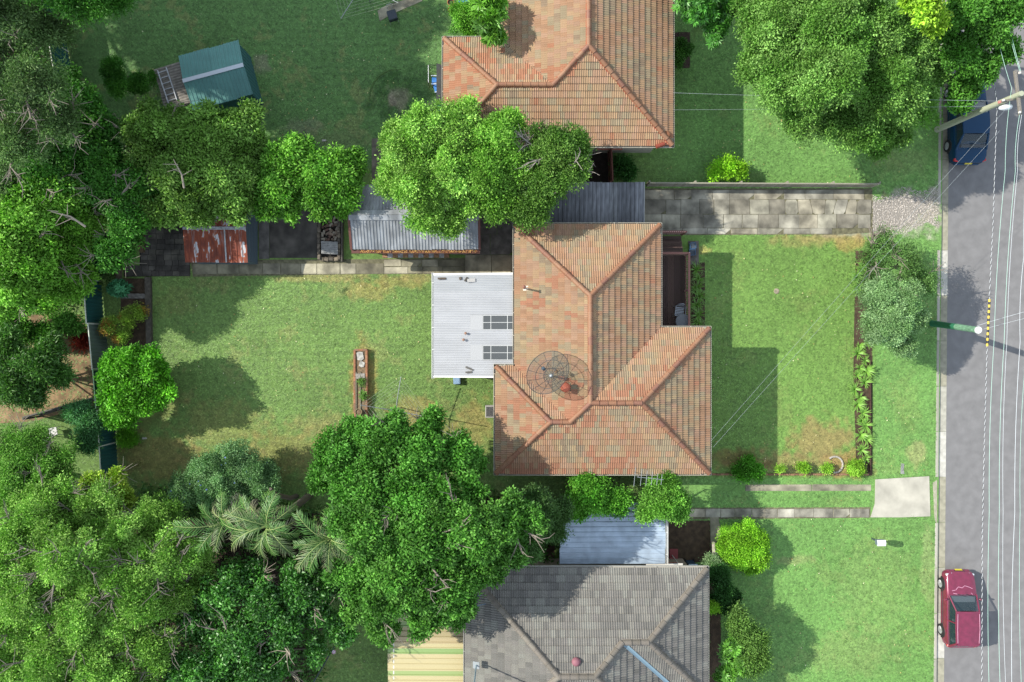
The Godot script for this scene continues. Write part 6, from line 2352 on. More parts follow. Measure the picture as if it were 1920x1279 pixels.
func poles_and_wires() -> void:
	var wood := mat("pole_wood", "aeb39a", 0.85, "fine", Vector3(3, 0.4, 3), 0.0, 0.3)
	var b1 := spot(1757, 243)
	var top := 6.95
	var t := thing("power_pole", "tall grey-green timber power pole leaning over the blue car", "power pole", b1)
	var g := Geo.new()
	var tp := Vector3(b1.x + 0.02, top, b1.z + 0.25)
	g.tube([b1 - Vector3.UP * 0.2, b1.lerp(tp, 0.5), tp], [0.16, 0.14, 0.115], 14)
	part(t, "pole", g, wood)
	var arm := Geo.new()
	arm.box(tp + Vector3(0.0, -0.28, -0.1), Vector3(0.12, 0.12, 2.0), Basis(Vector3.UP, 0.12), 0.012)
	part(t, "crossarm", arm, mat("arm_wood", "9a948a", 0.85, "grain", Vector3(3, 3, 0.5)))
	arm = Geo.new()
	arm.box(tp + Vector3(0.15, -0.62, 0.05), Vector3(1.5, 0.10, 0.10), Basis(Vector3.UP, 0.2), 0.012)
	part(t, "crossarm", arm, mat("arm_wood", "9a948a", 0.85))
	var endp := Geo.new()
	endp.box(tp + Vector3(-0.60, -0.62, 0.20), Vector3(0.10, 0.115, 0.115), Basis(Vector3.UP, 0.2), 0.01)
	part(t, "arm_cap", endp, mat("arm_cap", "b0726a", 0.7))
	for q in [[0.0, -0.95], [0.0, 0.8], [-0.50, 0.16], [0.75, -0.08]]:
		var i := Geo.new()
		var yy: float = -0.2 if absf(q[1]) > 0.5 else -0.55
		i.lathe([Vector2(0.0, 0), Vector2(0.045, 0), Vector2(0.06, 0.05), Vector2(0.035, 0.08), Vector2(0.055, 0.11), Vector2(0.0, 0.15)], tp + Vector3(q[0], yy, q[1]), 10)
		part(t, "insulator", i, mat("porcelain", "c8c4bc", 0.25))
	var lp := spot(1887, 201, 5.6)
	var sl := thing("street_light", "white street light on a curved bracket from the power pole", "street light", Vector3(lp.x, 5.3, lp.z))
	var br := Geo.new()
	br.tube([Vector3(b1.x + 0.1, 5.0, b1.z + 0.15), Vector3(b1.x + 0.35, 5.45, b1.z + 0.3), lp + Vector3(-0.2, 0, 0.03)], [0.028, 0.025, 0.022], 6)
	part(sl, "bracket", br, mat("galvanised", "9aa0a2", 0.45))
	var hd := Geo.new()
	hd.lathe([Vector2(0, -0.36), Vector2(0.07, -0.33), Vector2(0.13, -0.15), Vector2(0.145, 0.05), Vector2(0.12, 0.2), Vector2(0.05, 0.28), Vector2(0, 0.29)], lp, 14, Basis(Vector3.UP, 0.15) * Basis(Vector3(0, 0, 1), -PI / 2) * Basis.from_scale(Vector3(0.7, 1, 1)))
	part(sl, "head", hd, mat("lamp_white", "c9cdd0", 0.35))
	var ln := Geo.new()
	ln.box(lp + Vector3(0.02, -0.09, 0), Vector3(0.36, 0.05, 0.2), Basis(Vector3.UP, 0.15), 0.02)
	part(sl, "lens", ln, mat("lamp_lens", "c9ccd0", 0.12))
	# green pole
	var b2 := spot(1748, 606)
	var g2 := Geo.new()
	var gp := thing("green_pole", "green painted steel pole with pale flat top by the kerb", "pole", b2)
	var t2 := Vector3(b2.x + 0.02, 4.1, b2.z + 0.42)
	var split := b2.lerp(t2, 0.56)
	g2.tube([b2 - Vector3.UP * 0.2, split], [0.17, 0.155], 18)
	part(gp, "lower_pole", g2, mat("pole_green", "2f7358", 0.5, "fine", Vector3.ONE * 2))
	g2 = Geo.new()
	g2.tube([split, t2], [0.158, 0.15], 18)
	part(gp, "upper_pole", g2, mat("pole_pale_green", "7ca88c", 0.6, "strong", Vector3(2, 0.7, 2)))
	g2 = Geo.new()
	g2.tube([t2 + Vector3.UP * 0.002, t2 + Vector3(0, 0.035, 0.004)], [0.175, 0.17], 20)
	part(gp, "cap", g2, mat("pole_cap", "c3c6c4", 0.6))
	# wires
	var copper := mat("wire_copper", "a9d0c0", 0.5)
	var pale := mat("wire_pale", "c6cdd2", 0.5)
	var thin := mat("wire_thin", "9aa4a8", 0.5)
	var bundle := thing("twisted_cable", "twisted black and white cable bundle hung along the street's near side", "cable", spot(1857, 640, 5.0) * Vector3(1, 0, 1) + Vector3.UP * 4.9)
	var run := []
	for q in [[1832, -60, 5.0], [1849, 60, 5.0], [1860, 130, 5.0], [1870, 195, 5.0], [1868, 240, 5.0], [1862, 420, 5.0], [1855, 560, 5.0], [1851, 650, 5.0], [1846, 820, 5.0], [1842, 1000, 5.0], [1841, 1340, 5.0]]:
		run.append(spot(q[0], q[1], q[2]))
	var pa := []; var pb := []
	var turn := 0.0
	for i in run.size() - 1:
		var n := int(run[i].distance_to(run[i + 1]) / 0.045)
		for k in n:
			var p: Vector3 = run[i].lerp(run[i + 1], float(k) / n)
			turn += 0.95
			pa.append(p + Vector3(cos(turn), sin(turn), 0) * 0.011)
			pb.append(p - Vector3(cos(turn), sin(turn), 0) * 0.011)
	var wa := Geo.new(); wa.tube(pa, [0.0095], 4)
	part(bundle, "black_strand", wa, mat("black_strand", "2a2c30", 0.6))
	var wb := Geo.new(); wb.tube(pb, [0.0095], 4)
	part(bundle, "white_strand", wb, mat("white_strand", "c8ccd0", 0.6))
	# striped guard on the bundle
	var guard := thing("striped_cable_cover", "yellow and black striped cover on the twisted cable beside green pole", "cable cover", spot(1853, 605, 5.0))
	for k in 17:
		var a := spot(1855.5 - k * 0.26, 561 + k * 5.2, 5.0); var b := spot(1855.5 - (k + 1) * 0.26, 561 + (k + 1) * 5.2, 5.0)
		var s := Geo.new(); s.tube([a, b], [0.05], 8)
		part(guard, "stripe", s, mat("stripe_yellow", "c8ac3c", 0.5) if k % 2 == 0 else mat("stripe_black", "1f1f20", 0.5))
	wire("teal overhead wire nearest the kerb, to the pole's crossarm end", [[1838, -60, 6.4], [1857, 0, 6.4], [1897, 165, 6.4]], 0.0095, copper)
	wire("teal overhead wire nearest the kerb, running down past the red car", [[1897, 165, 6.4], [1885, 320, 6.4], [1864, 640, 6.4], [1855, 960, 6.4], [1856, 1330, 6.4]], 0.0095, copper)
	wire("left of two close teal wires reaching the pole top", [[1868, -60, 6.8], [1912, 133, 6.8]], 0.0095, copper)
	wire("right of two close teal wires reaching the pole top", [[1873, -60, 6.8], [1914, 133, 6.8]], 0.0095, copper)
	wire("left of two close teal wires running down the road", [[1912, 215, 6.8], [1904, 320, 6.8], [1883, 640, 6.8], [1874, 960, 6.8], [1877, 1330, 6.8]], 0.0095, copper)
	wire("right of two close pale wires running down the road", [[1916, 215, 6.8], [1908, 320, 6.8], [1888, 640, 6.8], [1881, 960, 6.8], [1888, 1330, 6.8]], 0.008, pale)
	wire("white overhead wire farther out over the road", [[1930, 220, 6.8], [1920, 480, 6.8], [1913, 640, 6.8], [1903, 960, 6.8], [1898, 1330, 6.8]], 0.0105, pale)
	wire("teal overhead wire nearest the picture's right edge", [[1934, 300, 6.8], [1921, 700, 6.8], [1913, 960, 6.8], [1917, 1330, 6.8]], 0.008, copper)
	wire("upper of two wires crossing from the green pole over the road", [[1832, 611, 3.95], [1935, 581, 4.6]], 0.008, pale)
	wire("lower of two wires crossing from the green pole over the road", [[1842, 618, 3.95], [1935, 594, 4.6]], 0.006, pale)
	wire("service wire from the street light pole to the house's corner", [[1893, 197, 5.8], [1334, 826, 3.5]], 0.0045, thin, "", 0.15)
	wire("second thinner service wire beside it, ending lower on the house", [[1875, 245, 5.4], [1336, 840, 3.4]], 0.0045, thin, "", 0.15)
	wire("pale service wire to the salmon roof's east side, upper one", [[1893, 190, 5.8], [1263, 174, 3.6]], 0.007, thin, "", 0.1)
	wire("thin service wire to the salmon roof's east side, lower one", [[1893, 198, 5.6], [1263, 206, 3.6]], 0.005, thin, "", 0.1)

# ---------------------------------------------------------------- cars

func cars() -> void:
	var red := mat("red_paint", "7a2442", 0.32, "blotch", Vector3.ONE * 0.9, 0.15)
	red.clearcoat_enabled = true
	red.clearcoat = 0.6
	red.clearcoat_roughness = 0.12
	var blue := mat("blue_paint", "0f3350", 0.25, "", Vector3.ONE, 0.1)
	blue.metallic_specular = 0.35
	var wear := []
	for q in [[-0.55, -1.02, -0.38, -1.05], [-0.36, -1.06, -0.22, -1.22], [-0.24, -1.22, -0.02, -1.17], [-0.02, -1.17, 0.12, -1.28], [0.14, -1.27, 0.36, -1.2], [0.36, -1.2, 0.52, -1.12], [-0.5, -0.9, -0.3, -0.86], [0.42, -0.92, 0.5, -0.84]]:
		var a := Vector2(q[0], q[1]); var b := Vector2(q[2], q[3])
		var n := (b - a).orthogonal().normalized() * 0.014
		wear.append([a + n, b + n, b - n, a - n])
	car("red_hatchback", "faded maroon hatchback parked at the kerb, bonnet toward the driveways", Vector3(23.33, -0.078, 13.95), {
		"length": 3.9, "width": 1.62, "paint": red,
		"body": [[-1.0, 0.70, 0.30, 0.60, 0.66], [-0.965, 0.84, 0.22, 0.64, 0.72], [-0.90, 0.93, 0.2, 0.68, 0.78], [-0.72, 0.98, 0.2, 0.74, 0.86], [-0.52, 1.0, 0.2, 0.80, 0.92], [-0.40, 1.0, 0.2, 0.86, 0.95], [0.0, 1.0, 0.2, 0.90, 0.93], [0.55, 1.0, 0.2, 0.91, 0.93], [0.85, 0.96, 0.22, 0.91, 0.95], [0.95, 0.90, 0.25, 0.88, 0.93], [1.0, 0.78, 0.34, 0.80, 0.86]],
		"cabin": {"belt": 0.92, "top": 1.40, "front_base": -0.42, "front_top": -0.06, "rear_top": 0.80, "rear_base": 0.95, "pillar": 0.26},
		"light_y": 0.66, "head_z": -0.92, "tail_y": 0.80, "tail_z": 0.95, "axles": [-0.62, 0.62], "plate_y": 0.72})
	var rc = get_node("red_hatchback")
	var fw := Geo.new()
	for k in wear:
		var q := []
		for p in k:
			q.append(Vector3(p.x, 0.975 + (p.y + 0.8) * 0.15 - p.x * p.x * 0.08, p.y))
		fw.face(q, Vector3.UP)
	own(rc, "faded_lacquer", fw, mat("faded", "b07c92", 0.6))
	var rails := Geo.new()
	for s in [-1.0, 1.0]:
		rails.tube([Vector3(0.55 * s, 1.465, 0.0), Vector3(0.57 * s, 1.48, 0.8), Vector3(0.54 * s, 1.45, 1.5)], [0.014], 5)
	own(rc, "roof_gutter", rails, mat("rail_pink", "b98aa0", 0.5))
	var cut := Geo.new()
	cut.box(Vector3(0, 1.44, 1.60), Vector3(1.1, 0.03, 0.12), Basis(Vector3.RIGHT, 0.15), 0.012)
	own(rc, "rear_spoiler", cut, red)
	car("blue_sedan", "dark blue sedan parked under the street tree and leaning pole", Vector3(23.75, -0.075, -11.6), {
		"length": 4.7, "width": 1.78, "paint": blue,
		"body": [[-1.0, 0.68, 0.30, 0.58, 0.64], [-0.97, 0.82, 0.22, 0.62, 0.70], [-0.90, 0.92, 0.2, 0.66, 0.77], [-0.72, 0.98, 0.2, 0.74, 0.86], [-0.50, 1.0, 0.2, 0.82, 0.93], [-0.36, 1.0, 0.2, 0.87, 0.95], [0.0, 1.0, 0.2, 0.90, 0.93], [0.45, 1.0, 0.2, 0.92, 0.95], [0.66, 0.98, 0.2, 0.93, 1.0], [0.85, 0.95, 0.22, 0.92, 1.0], [0.95, 0.88, 0.26, 0.88, 0.95], [1.0, 0.74, 0.34, 0.78, 0.84]],
		"cabin": {"belt": 0.94, "top": 1.40, "front_base": -0.36, "front_top": -0.04, "rear_top": 0.42, "rear_base": 0.72, "pillar": 0.16},
		"light_y": 0.64, "head_z": -0.92, "tail_y": 0.82, "tail_z": 0.94, "axles": [-0.60, 0.58], "plate_y": 0.70})

# ---------------------------------------------------------------- trees

func big_trees() -> void:
	var light := ["6f9a3c", "7da648", "618c34"]
	var mid := ["5f8f30", "6c9c3a", "507f2a"]
	var deep := ["3f6f26", "4a7c2c", "356322"]
	var gum := ["627c4c", "718a58", "546c40"]
	var bright := ["6a9a34", "78a840", "5a882c"]
	tree("gum_tree", "sparse grey-green gum tree with bare twigs at the upper left corner", "tree", [40, 170], 3.5, [[40, 55, 80, 9.0], [70, 160, 80, 9.2], [30, 270, 72, 7.2], [118, 225, 52, 8.2], [-50, 150, 90, 9.4], [-40, 20, 80, 9.4], [105, 60, 34, 8.4], [0, 350, 60, 5.0], [-60, -60, 110, 10.5], [20, -100, 100, 10.5]], {"tones": gum, "leaf": "fine", "gaps": 0.22, "per": 24, "bare": 46, "r": 0.2, "bark": "82796c"})
	tree("pine_tree", "deep green bushy tree hanging over the top edge at left", "tree", [120, -60], 4.0, [[150, 4, 62, 10.0], [205, -8, 46, 9.6], [110, -35, 70, 10.4], [185, -50, 70, 10.6]], {"tones": deep, "leaf": "fine", "gaps": 0.12, "r": 0.2})
	tree("tall_tree", "tall dark tree beyond the picture's upper left corner, shading the lawn", "tree", [-150, -200], 4.0, [[-150, -120, 120, 11.0], [-60, -220, 120, 11.0], [-260, -300, 140, 11.0], [-390, -330, 140, 11.0], [-300, -190, 130, 11.0], [-450, -240, 140, 11.0], [-180, -390, 130, 11.0], [-540, -340, 140, 11.0], [-570, -220, 140, 11.5], [-660, -300, 140, 11.5], [-620, -110, 130, 11.0], [-40, -330, 120, 11.0], [-200, -20, 110, 11.0]], {"tones": deep, "gaps": 0.0, "per": 16, "puff": 0.6, "size": 1.6, "r": 0.3, "twigs": 0})
	tree("leafy_tree", "dark leafy tree beside the teal fence, left of the teal shed", "tree", [140, 240], 2.6, [[140, 190, 55, 4.5], [185, 232, 46, 4.2], [112, 262, 60, 4.9], [172, 288, 50, 4.3], [88, 328, 62, 4.8], [210, 290, 30, 3.7]], {"tones": deep, "gaps": 0.15, "bare": 8})
	tree("sapling", "small sunlit shrub tree in the shade left of the teal shed", "small tree", [222, 150], 1.2, [[215, 128, 22, 2.6], [222, 160, 24, 2.4], [290, 146, 12, 1.6], [258, 160, 20, 2.0]], {"tones": deep, "leaf": "small", "puff": 0.34, "r": 0.06})
	tree("spreading_tree", "big bright green spreading tree at the left edge, above the sandy yard", "tree", [70, 450], 3.2, [[58, 400, 82, 4.6], [108, 352, 62, 4.4], [42, 498, 78, 4.6], [118, 468, 72, 3.2], [100, 540, 58, 2.7], [0, 450, 80, 4.8], [160, 420, 46, 2.9], [22, 566, 38, 3.3], [150, 520, 40, 2.5], [-30, 380, 70, 4.6]], {"tones": bright, "gaps": 0.12, "bare": 16, "r": 0.24, "puff": 0.5})
	tree("corner_tree", "dark green tree inside the lot's upper left corner", "tree", [225, 400], 2.2, [[225, 368, 48, 4.3], [246, 430, 42, 4.0], [214, 472, 36, 3.6], [196, 340, 42, 4.5], [250, 340, 38, 4.3]], {"tones": deep, "gaps": 0.16, "bare": 9})
	tree("dense_tree", "broad mid-green tree standing between the teal shed and rusty shed", "tree", [370, 320], 2.4, [[300, 240, 66, 4.2], [380, 262, 72, 4.5], [446, 242, 56, 4.2], [340, 330, 70, 4.3], [420, 330, 66, 4.2], [282, 300, 54, 3.9], [482, 282, 36, 3.6], [300, 392, 46, 3.4], [370, 388, 44, 3.4], [440, 384, 42, 3.4], [262, 250, 36, 3.8]], {"tones": ["64853a", "719346", "567630"], "gaps": 0.1, "r": 0.2, "bare": 5, "puff": 0.45})
	tree("young_tree", "bright light-green tree between the dense tree and silver garage", "tree", [580, 330], 2.2, [[506, 332, 34, 3.3], [500, 378, 32, 3.1], [560, 290, 50, 3.6], [612, 322, 54, 3.6], [530, 342, 50, 3.6], [642, 350, 44, 3.5], [662, 306, 30, 3.2], [600, 368, 44, 3.3], [520, 300, 40, 3.6], [548, 384, 32, 3.0], [640, 384, 24, 2.9]], {"tones": mid, "gaps": 0.1, "puff": 0.42, "per": 28})
	tree("yellow_green_tree", "fresh yellow-green tree overhanging the garage and salmon roof's corner", "tree", [800, 320], 2.4, [[762, 290, 54, 5.3], [802, 242, 54, 5.5], [852, 250, 50, 5.5], [792, 342, 60, 5.3], [850, 320, 56, 5.3], [802, 402, 46, 4.6], [846, 420, 30, 4.4], [738, 330, 36, 4.8], [868, 222, 34, 4.9], [880, 380, 34, 4.6], [740, 262, 30, 4.8]], {"tones": ["84a94e", "92b55c", "749c42"], "gaps": 0.16, "puff": 0.42, "per": 32, "leaf": "small", "size": 1.5})
	tree("rounded_tree", "rounded light-green tree touching the salmon roof's lower edge", "tree", [930, 320], 2.4, [[930, 262, 52, 5.5], [920, 322, 56, 5.5], [962, 312, 44, 5.3], [930, 372, 46, 4.8], [950, 236, 30, 5.1]], {"tones": light, "gaps": 0.08, "puff": 0.42, "per": 32, "leaf": "small", "size": 1.5})
	tree("twiggy_tree", "olive green tree with dead grey twigs above the flat carport", "tree", [1040, 320], 2.2, [[1040, 278, 54, 5.6], [1062, 320, 48, 5.4], [1020, 350, 48, 5.3], [992, 390, 38, 4.8], [1082, 272, 26, 5.0], [1000, 300, 36, 5.4]], {"tones": ["5f8238", "6b8c42", "50722e"], "gaps": 0.14, "puff": 0.4, "per": 30, "bare": 10, "twig": "a09890", "leaf": "small", "size": 1.4})
	tree("umbrella_tree", "umbrella tree with long glossy leaf fans beside the salmon roof", "tree", [905, 55], 1.8, [[915, 38, 32, 5.0], [926, 66, 22, 4.6], [908, 4, 32, 5.0], [930, 16, 26, 4.8]], {"tones": ["6a9c34", "79aa40", "5c8c2c"], "leaf": "umbrella", "puff": 0.3, "per": 7, "gaps": 0.0, "skin": "glossy", "r": 0.1})
	tree("round_shrub", "round leafy shrub left of the umbrella tree beside terracotta pots", "shrub", [862, 40], 0.8, [[868, 28, 27, 2.6], [880, 54, 18, 2.2], [858, 50, 14, 1.8]], {"tones": mid, "leaf": "small", "puff": 0.32, "r": 0.05})
	tree("frangipani_tree", "frangipani with long pointed leaves beside the salmon roof's right eave", "tree", [1315, 40], 1.6, [[1310, 18, 42, 4.6], [1340, 54, 32, 4.2], [1288, -14, 50, 4.8], [1372, 10, 28, 4.2], [1330, -20, 50, 4.8]], {"tones": ["4f8a34", "5c983e", "447a2c"], "leaf": "rosette", "puff": 0.3, "per": 7, "gaps": 0.04, "skin": "glossy", "bark": "8a7a68"})
	tree("large_tree", "very large pale green domed tree on the front lawn at top right", "tree", [1580, 140], 3.0, [[1450, 60, 72, 5.9], [1540, 50, 82, 6.6], [1632, 68, 82, 5.9], [1706, 100, 58, 5.0], [1456, 150, 70, 5.9], [1550, 150, 86, 6.9], [1648, 168, 80, 5.7], [1716, 190, 48, 4.2], [1600, 236, 58, 5.0], [1652, 246, 44, 4.0], [1500, 206, 56, 4.8], [1418, 122, 42, 5.2], [1480, -14, 64, 5.9], [1590, -24, 76, 6.6], [1410, 30, 46, 5.3], [1636, 268, 26, 3.4], [1560, 220, 40, 4.8], [1690, 60, 50, 5.4], [1742, 128, 36, 4.4], [1700, 150, 46, 5.0], [1730, 70, 34, 4.8], [1540, 222, 40, 4.2]], {"tones": ["6f9448", "7da056", "5f873a"], "gaps": 0.1, "puff": 0.46, "per": 34, "leaf": "small", "size": 1.5, "r": 0.3})
	tree("lime_tree", "yellow-lime tree top above the large tree at the top edge", "tree", [1740, 10], 3.0, [[1735, 14, 36, 8.6], [1752, 42, 22, 8.0], [1712, -10, 34, 8.6]], {"tones": ["98bc38", "a4c444", "88ac30"], "gaps": 0.05, "puff": 0.36, "per": 30})
	tree("street_tree", "flat green street tree reaching over the road above the blue car", "tree", [1770, 60], 3.0, [[1810, 26, 48, 6.8], [1852, 56, 42, 6.4], [1798, 98, 42, 6.0], [1846, 124, 28, 5.5], [1812, 158, 24, 4.6], [1890, 22, 40, 6.5], [1796, 190, 20, 4.2], [1890, 100, 22, 5.6], [1770, 40, 30, 6.4], [1840, -20, 60, 6.8]], {"tones": ["4f7f2e", "5a8c36", "437026"], "gaps": 0.22, "squash": 0.4, "puff": 0.42})
	tree("silver_tree", "round silvery-green tree beside the green pole", "tree", [1668, 590], 1.2, [[1640, 560, 44, 3.2], [1690, 558, 44, 3.3], [1668, 608, 48, 3.4], [1706, 602, 30, 3.0], [1640, 618, 36, 3.0], [1690, 646, 30, 2.7], [1660, 530, 28, 3.0]], {"tones": ["86a374", "98b288", "749262"], "gaps": 0.06, "puff": 0.36, "per": 34, "leaf": "small", "r": 0.09})
	tree("feathery_tree", "thin dark feathery tree just above the silver tree", "tree", [1680, 500], 1.2, [[1640, 478, 36, 3.0], [1694, 492, 44, 3.2], [1726, 530, 32, 2.8], [1628, 520, 28, 2.6], [1660, 456, 24, 2.8]], {"tones": ["5a7a42", "688850", "4c6a36"], "leaf": "fine", "gaps": 0.3, "per": 12, "bare": 10, "r": 0.07})
	tree("citrus_tree", "bright green citrus tree by the back fence casting shade on lawn", "tree", [245, 715], 1.1, [[236, 682, 46, 2.2], [280, 690, 44, 2.3], [246, 742, 50, 2.4], [296, 732, 38, 2.2], [226, 772, 34, 1.9], [212, 706, 30, 1.9]], {"tones": ["559022", "62a02a", "487f1c"], "gaps": 0.07, "puff": 0.38, "per": 32, "r": 0.12})
	tree("plumbago_shrub", "grey-green sprawling shrub with small blue flowers at the lot's bottom", "shrub", [440, 890], 0.7, [[400, 880, 46, 1.8], [442, 862, 44, 1.9], [480, 880, 40, 1.8], [368, 892, 28, 1.6], [420, 926, 52, 2.0], [500, 918, 36, 1.8], [350, 920, 34, 1.8]], {"tones": ["6e8f62", "7c9c70", "608056"], "leaf": "small", "puff": 0.36, "gaps": 0.12, "flowers": "6a78c8", "flower_count": 40, "r": 0.07})
	tree("emerald_tree", "rich emerald tree reaching over the back lawn at bottom centre", "tree", [740, 900], 2.6, [[640, 852, 58, 5.8], [720, 832, 62, 6.2], [790, 850, 64, 6.2], [860, 852, 42, 5.8], [690, 922, 70, 6.6], [780, 930, 74, 6.8], [860, 930, 58, 6.0], [608, 892, 36, 5.4], [740, 802, 36, 5.6], [664, 812, 30, 5.4], [806, 800, 34, 5.4], [884, 872, 26, 5.0], [620, 800, 0.1, 5.0]].slice(0, 12), {"tones": ["4e8030", "5b8e3a", "437226"], "gaps": 0.12, "puff": 0.42, "per": 32, "bare": 6, "r": 0.2})
	tree("camphor_tree", "wide green tree mass beside the grey roof and striped patio cover", "tree", [800, 1050], 3.0, [[700, 992, 74, 7.2], [790, 1012, 80, 7.4], [880, 992, 74, 7.0], [962, 972, 56, 6.4], [752, 1082, 78, 7.2], [842, 1090, 72, 6.8], [906, 1060, 48, 6.2], [700, 1130, 58, 6.4], [800, 1146, 52, 6.0], [960, 1020, 40, 5.6], [860, 1138, 36, 5.4], [660, 1062, 50, 6.4], [716, 1176, 36, 5.2]], {"tones": ["4f7e30", "5c8a3a", "426d28"], "gaps": 0.14, "puff": 0.44, "per": 32, "bare": 16, "r": 0.26})
	tree("olive_tree", "dark olive tree between the camphor tree and blue carport", "tree", [1010, 980], 2.0, [[1000, 950, 46, 5.4], [1030, 990, 36, 5.0], [1052, 960, 26, 4.6], [985, 1010, 40, 5.2]], {"tones": ["4c6a3a", "587646", "405c30"], "gaps": 0.12, "puff": 0.38, "leaf": "small", "size": 1.3})
	tree("jacaranda_tree", "pale green jacaranda with grey limbs covering the lower left", "tree", [190, 1080], 3.0, [[100, 942, 70, 4.8], [180, 962, 66, 4.8], [42, 1000, 72, 6.8], [132, 1042, 76, 7.3], [232, 1012, 66, 5.6], [300, 972, 58, 4.6], [330, 1030, 52, 6.4], [60, 1110, 76, 7.0], [160, 1132, 70, 7.1], [250, 1122, 62, 6.6], [330, 1118, 44, 5.9], [100, 1212, 76, 6.8], [200, 1232, 70, 6.6], [292, 1212, 54, 6.1], [30, 1262, 66, 6.3], [140, 1290, 70, 6.4], [260, 1290, 60, 6.1], [272, 1066, 50, 6.6], [212, 1078, 46, 7.0], [376, 1052, 36, 5.4], [372, 1100, 32, 5.2], [20, 1160, 60, 7.0], [150, 1180, 50, 7.2], [-40, 1060, 80, 6.8], [-40, 1200, 80, 6.8]], {"tones": ["7da24a", "8bae58", "6c943e"], "leaf": "small", "size": 1.35, "gaps": 0.3, "puff": 0.46, "per": 26, "bare": 70, "r": 0.3, "twig": "7d766c"})
	tree("feather_leaf_tree", "soft green tree at the left edge above the jacaranda", "tree", [50, 880], 2.6, [[58, 842, 54, 3.7], [110, 872, 50, 3.7], [20, 900, 60, 4.0], [86, 920, 44, 3.7], [-20, 840, 60, 3.9]], {"tones": ["6f9c44", "7da850", "608c38"], "leaf": "fine", "gaps": 0.1, "puff": 0.44, "per": 30, "bare": 6})
	tree("yellow_leaf_tree", "small yellow-green leafy branch tree at the lot's lower left corner", "small tree", [205, 915], 1.4, [[176, 900, 20, 3.6], [216, 900, 20, 3.4], [196, 930, 22, 3.8], [236, 930, 18, 3.4]], {"tones": ["8fa83a", "a0b548", "7c9630"], "puff": 0.32, "gaps": 0.2, "bare": 8, "r": 0.06})
	tree("fig_tree", "dark glossy fig tree below the palms at bottom left", "tree", [470, 1180], 2.4, [[420, 1110, 56, 5.6], [500, 1130, 58, 5.6], [570, 1112, 50, 5.4], [450, 1190, 64, 5.6], [540, 1180, 52, 5.4], [388, 1242, 64, 5.6], [480, 1252, 60, 5.3], [600, 1150, 34, 5.0], [560, 1072, 38, 5.0], [625, 1100, 36, 5.0], [640, 1180, 34, 4.6], [470, 1075, 36, 5.0], [600, 1215, 34, 4.4], [330, 1262, 40, 5.2], [376, 1160, 48, 5.4], [420, 1300, 70, 5.4], [520, 1230, 40, 4.8]], {"tones": ["40702c", "4d7e36", "345f24"], "leaf": "glossy", "skin": "glossy", "gaps": 0.24, "puff": 0.42, "per": 22, "bare": 16, "r": 0.2, "twig": "9a8f80"})

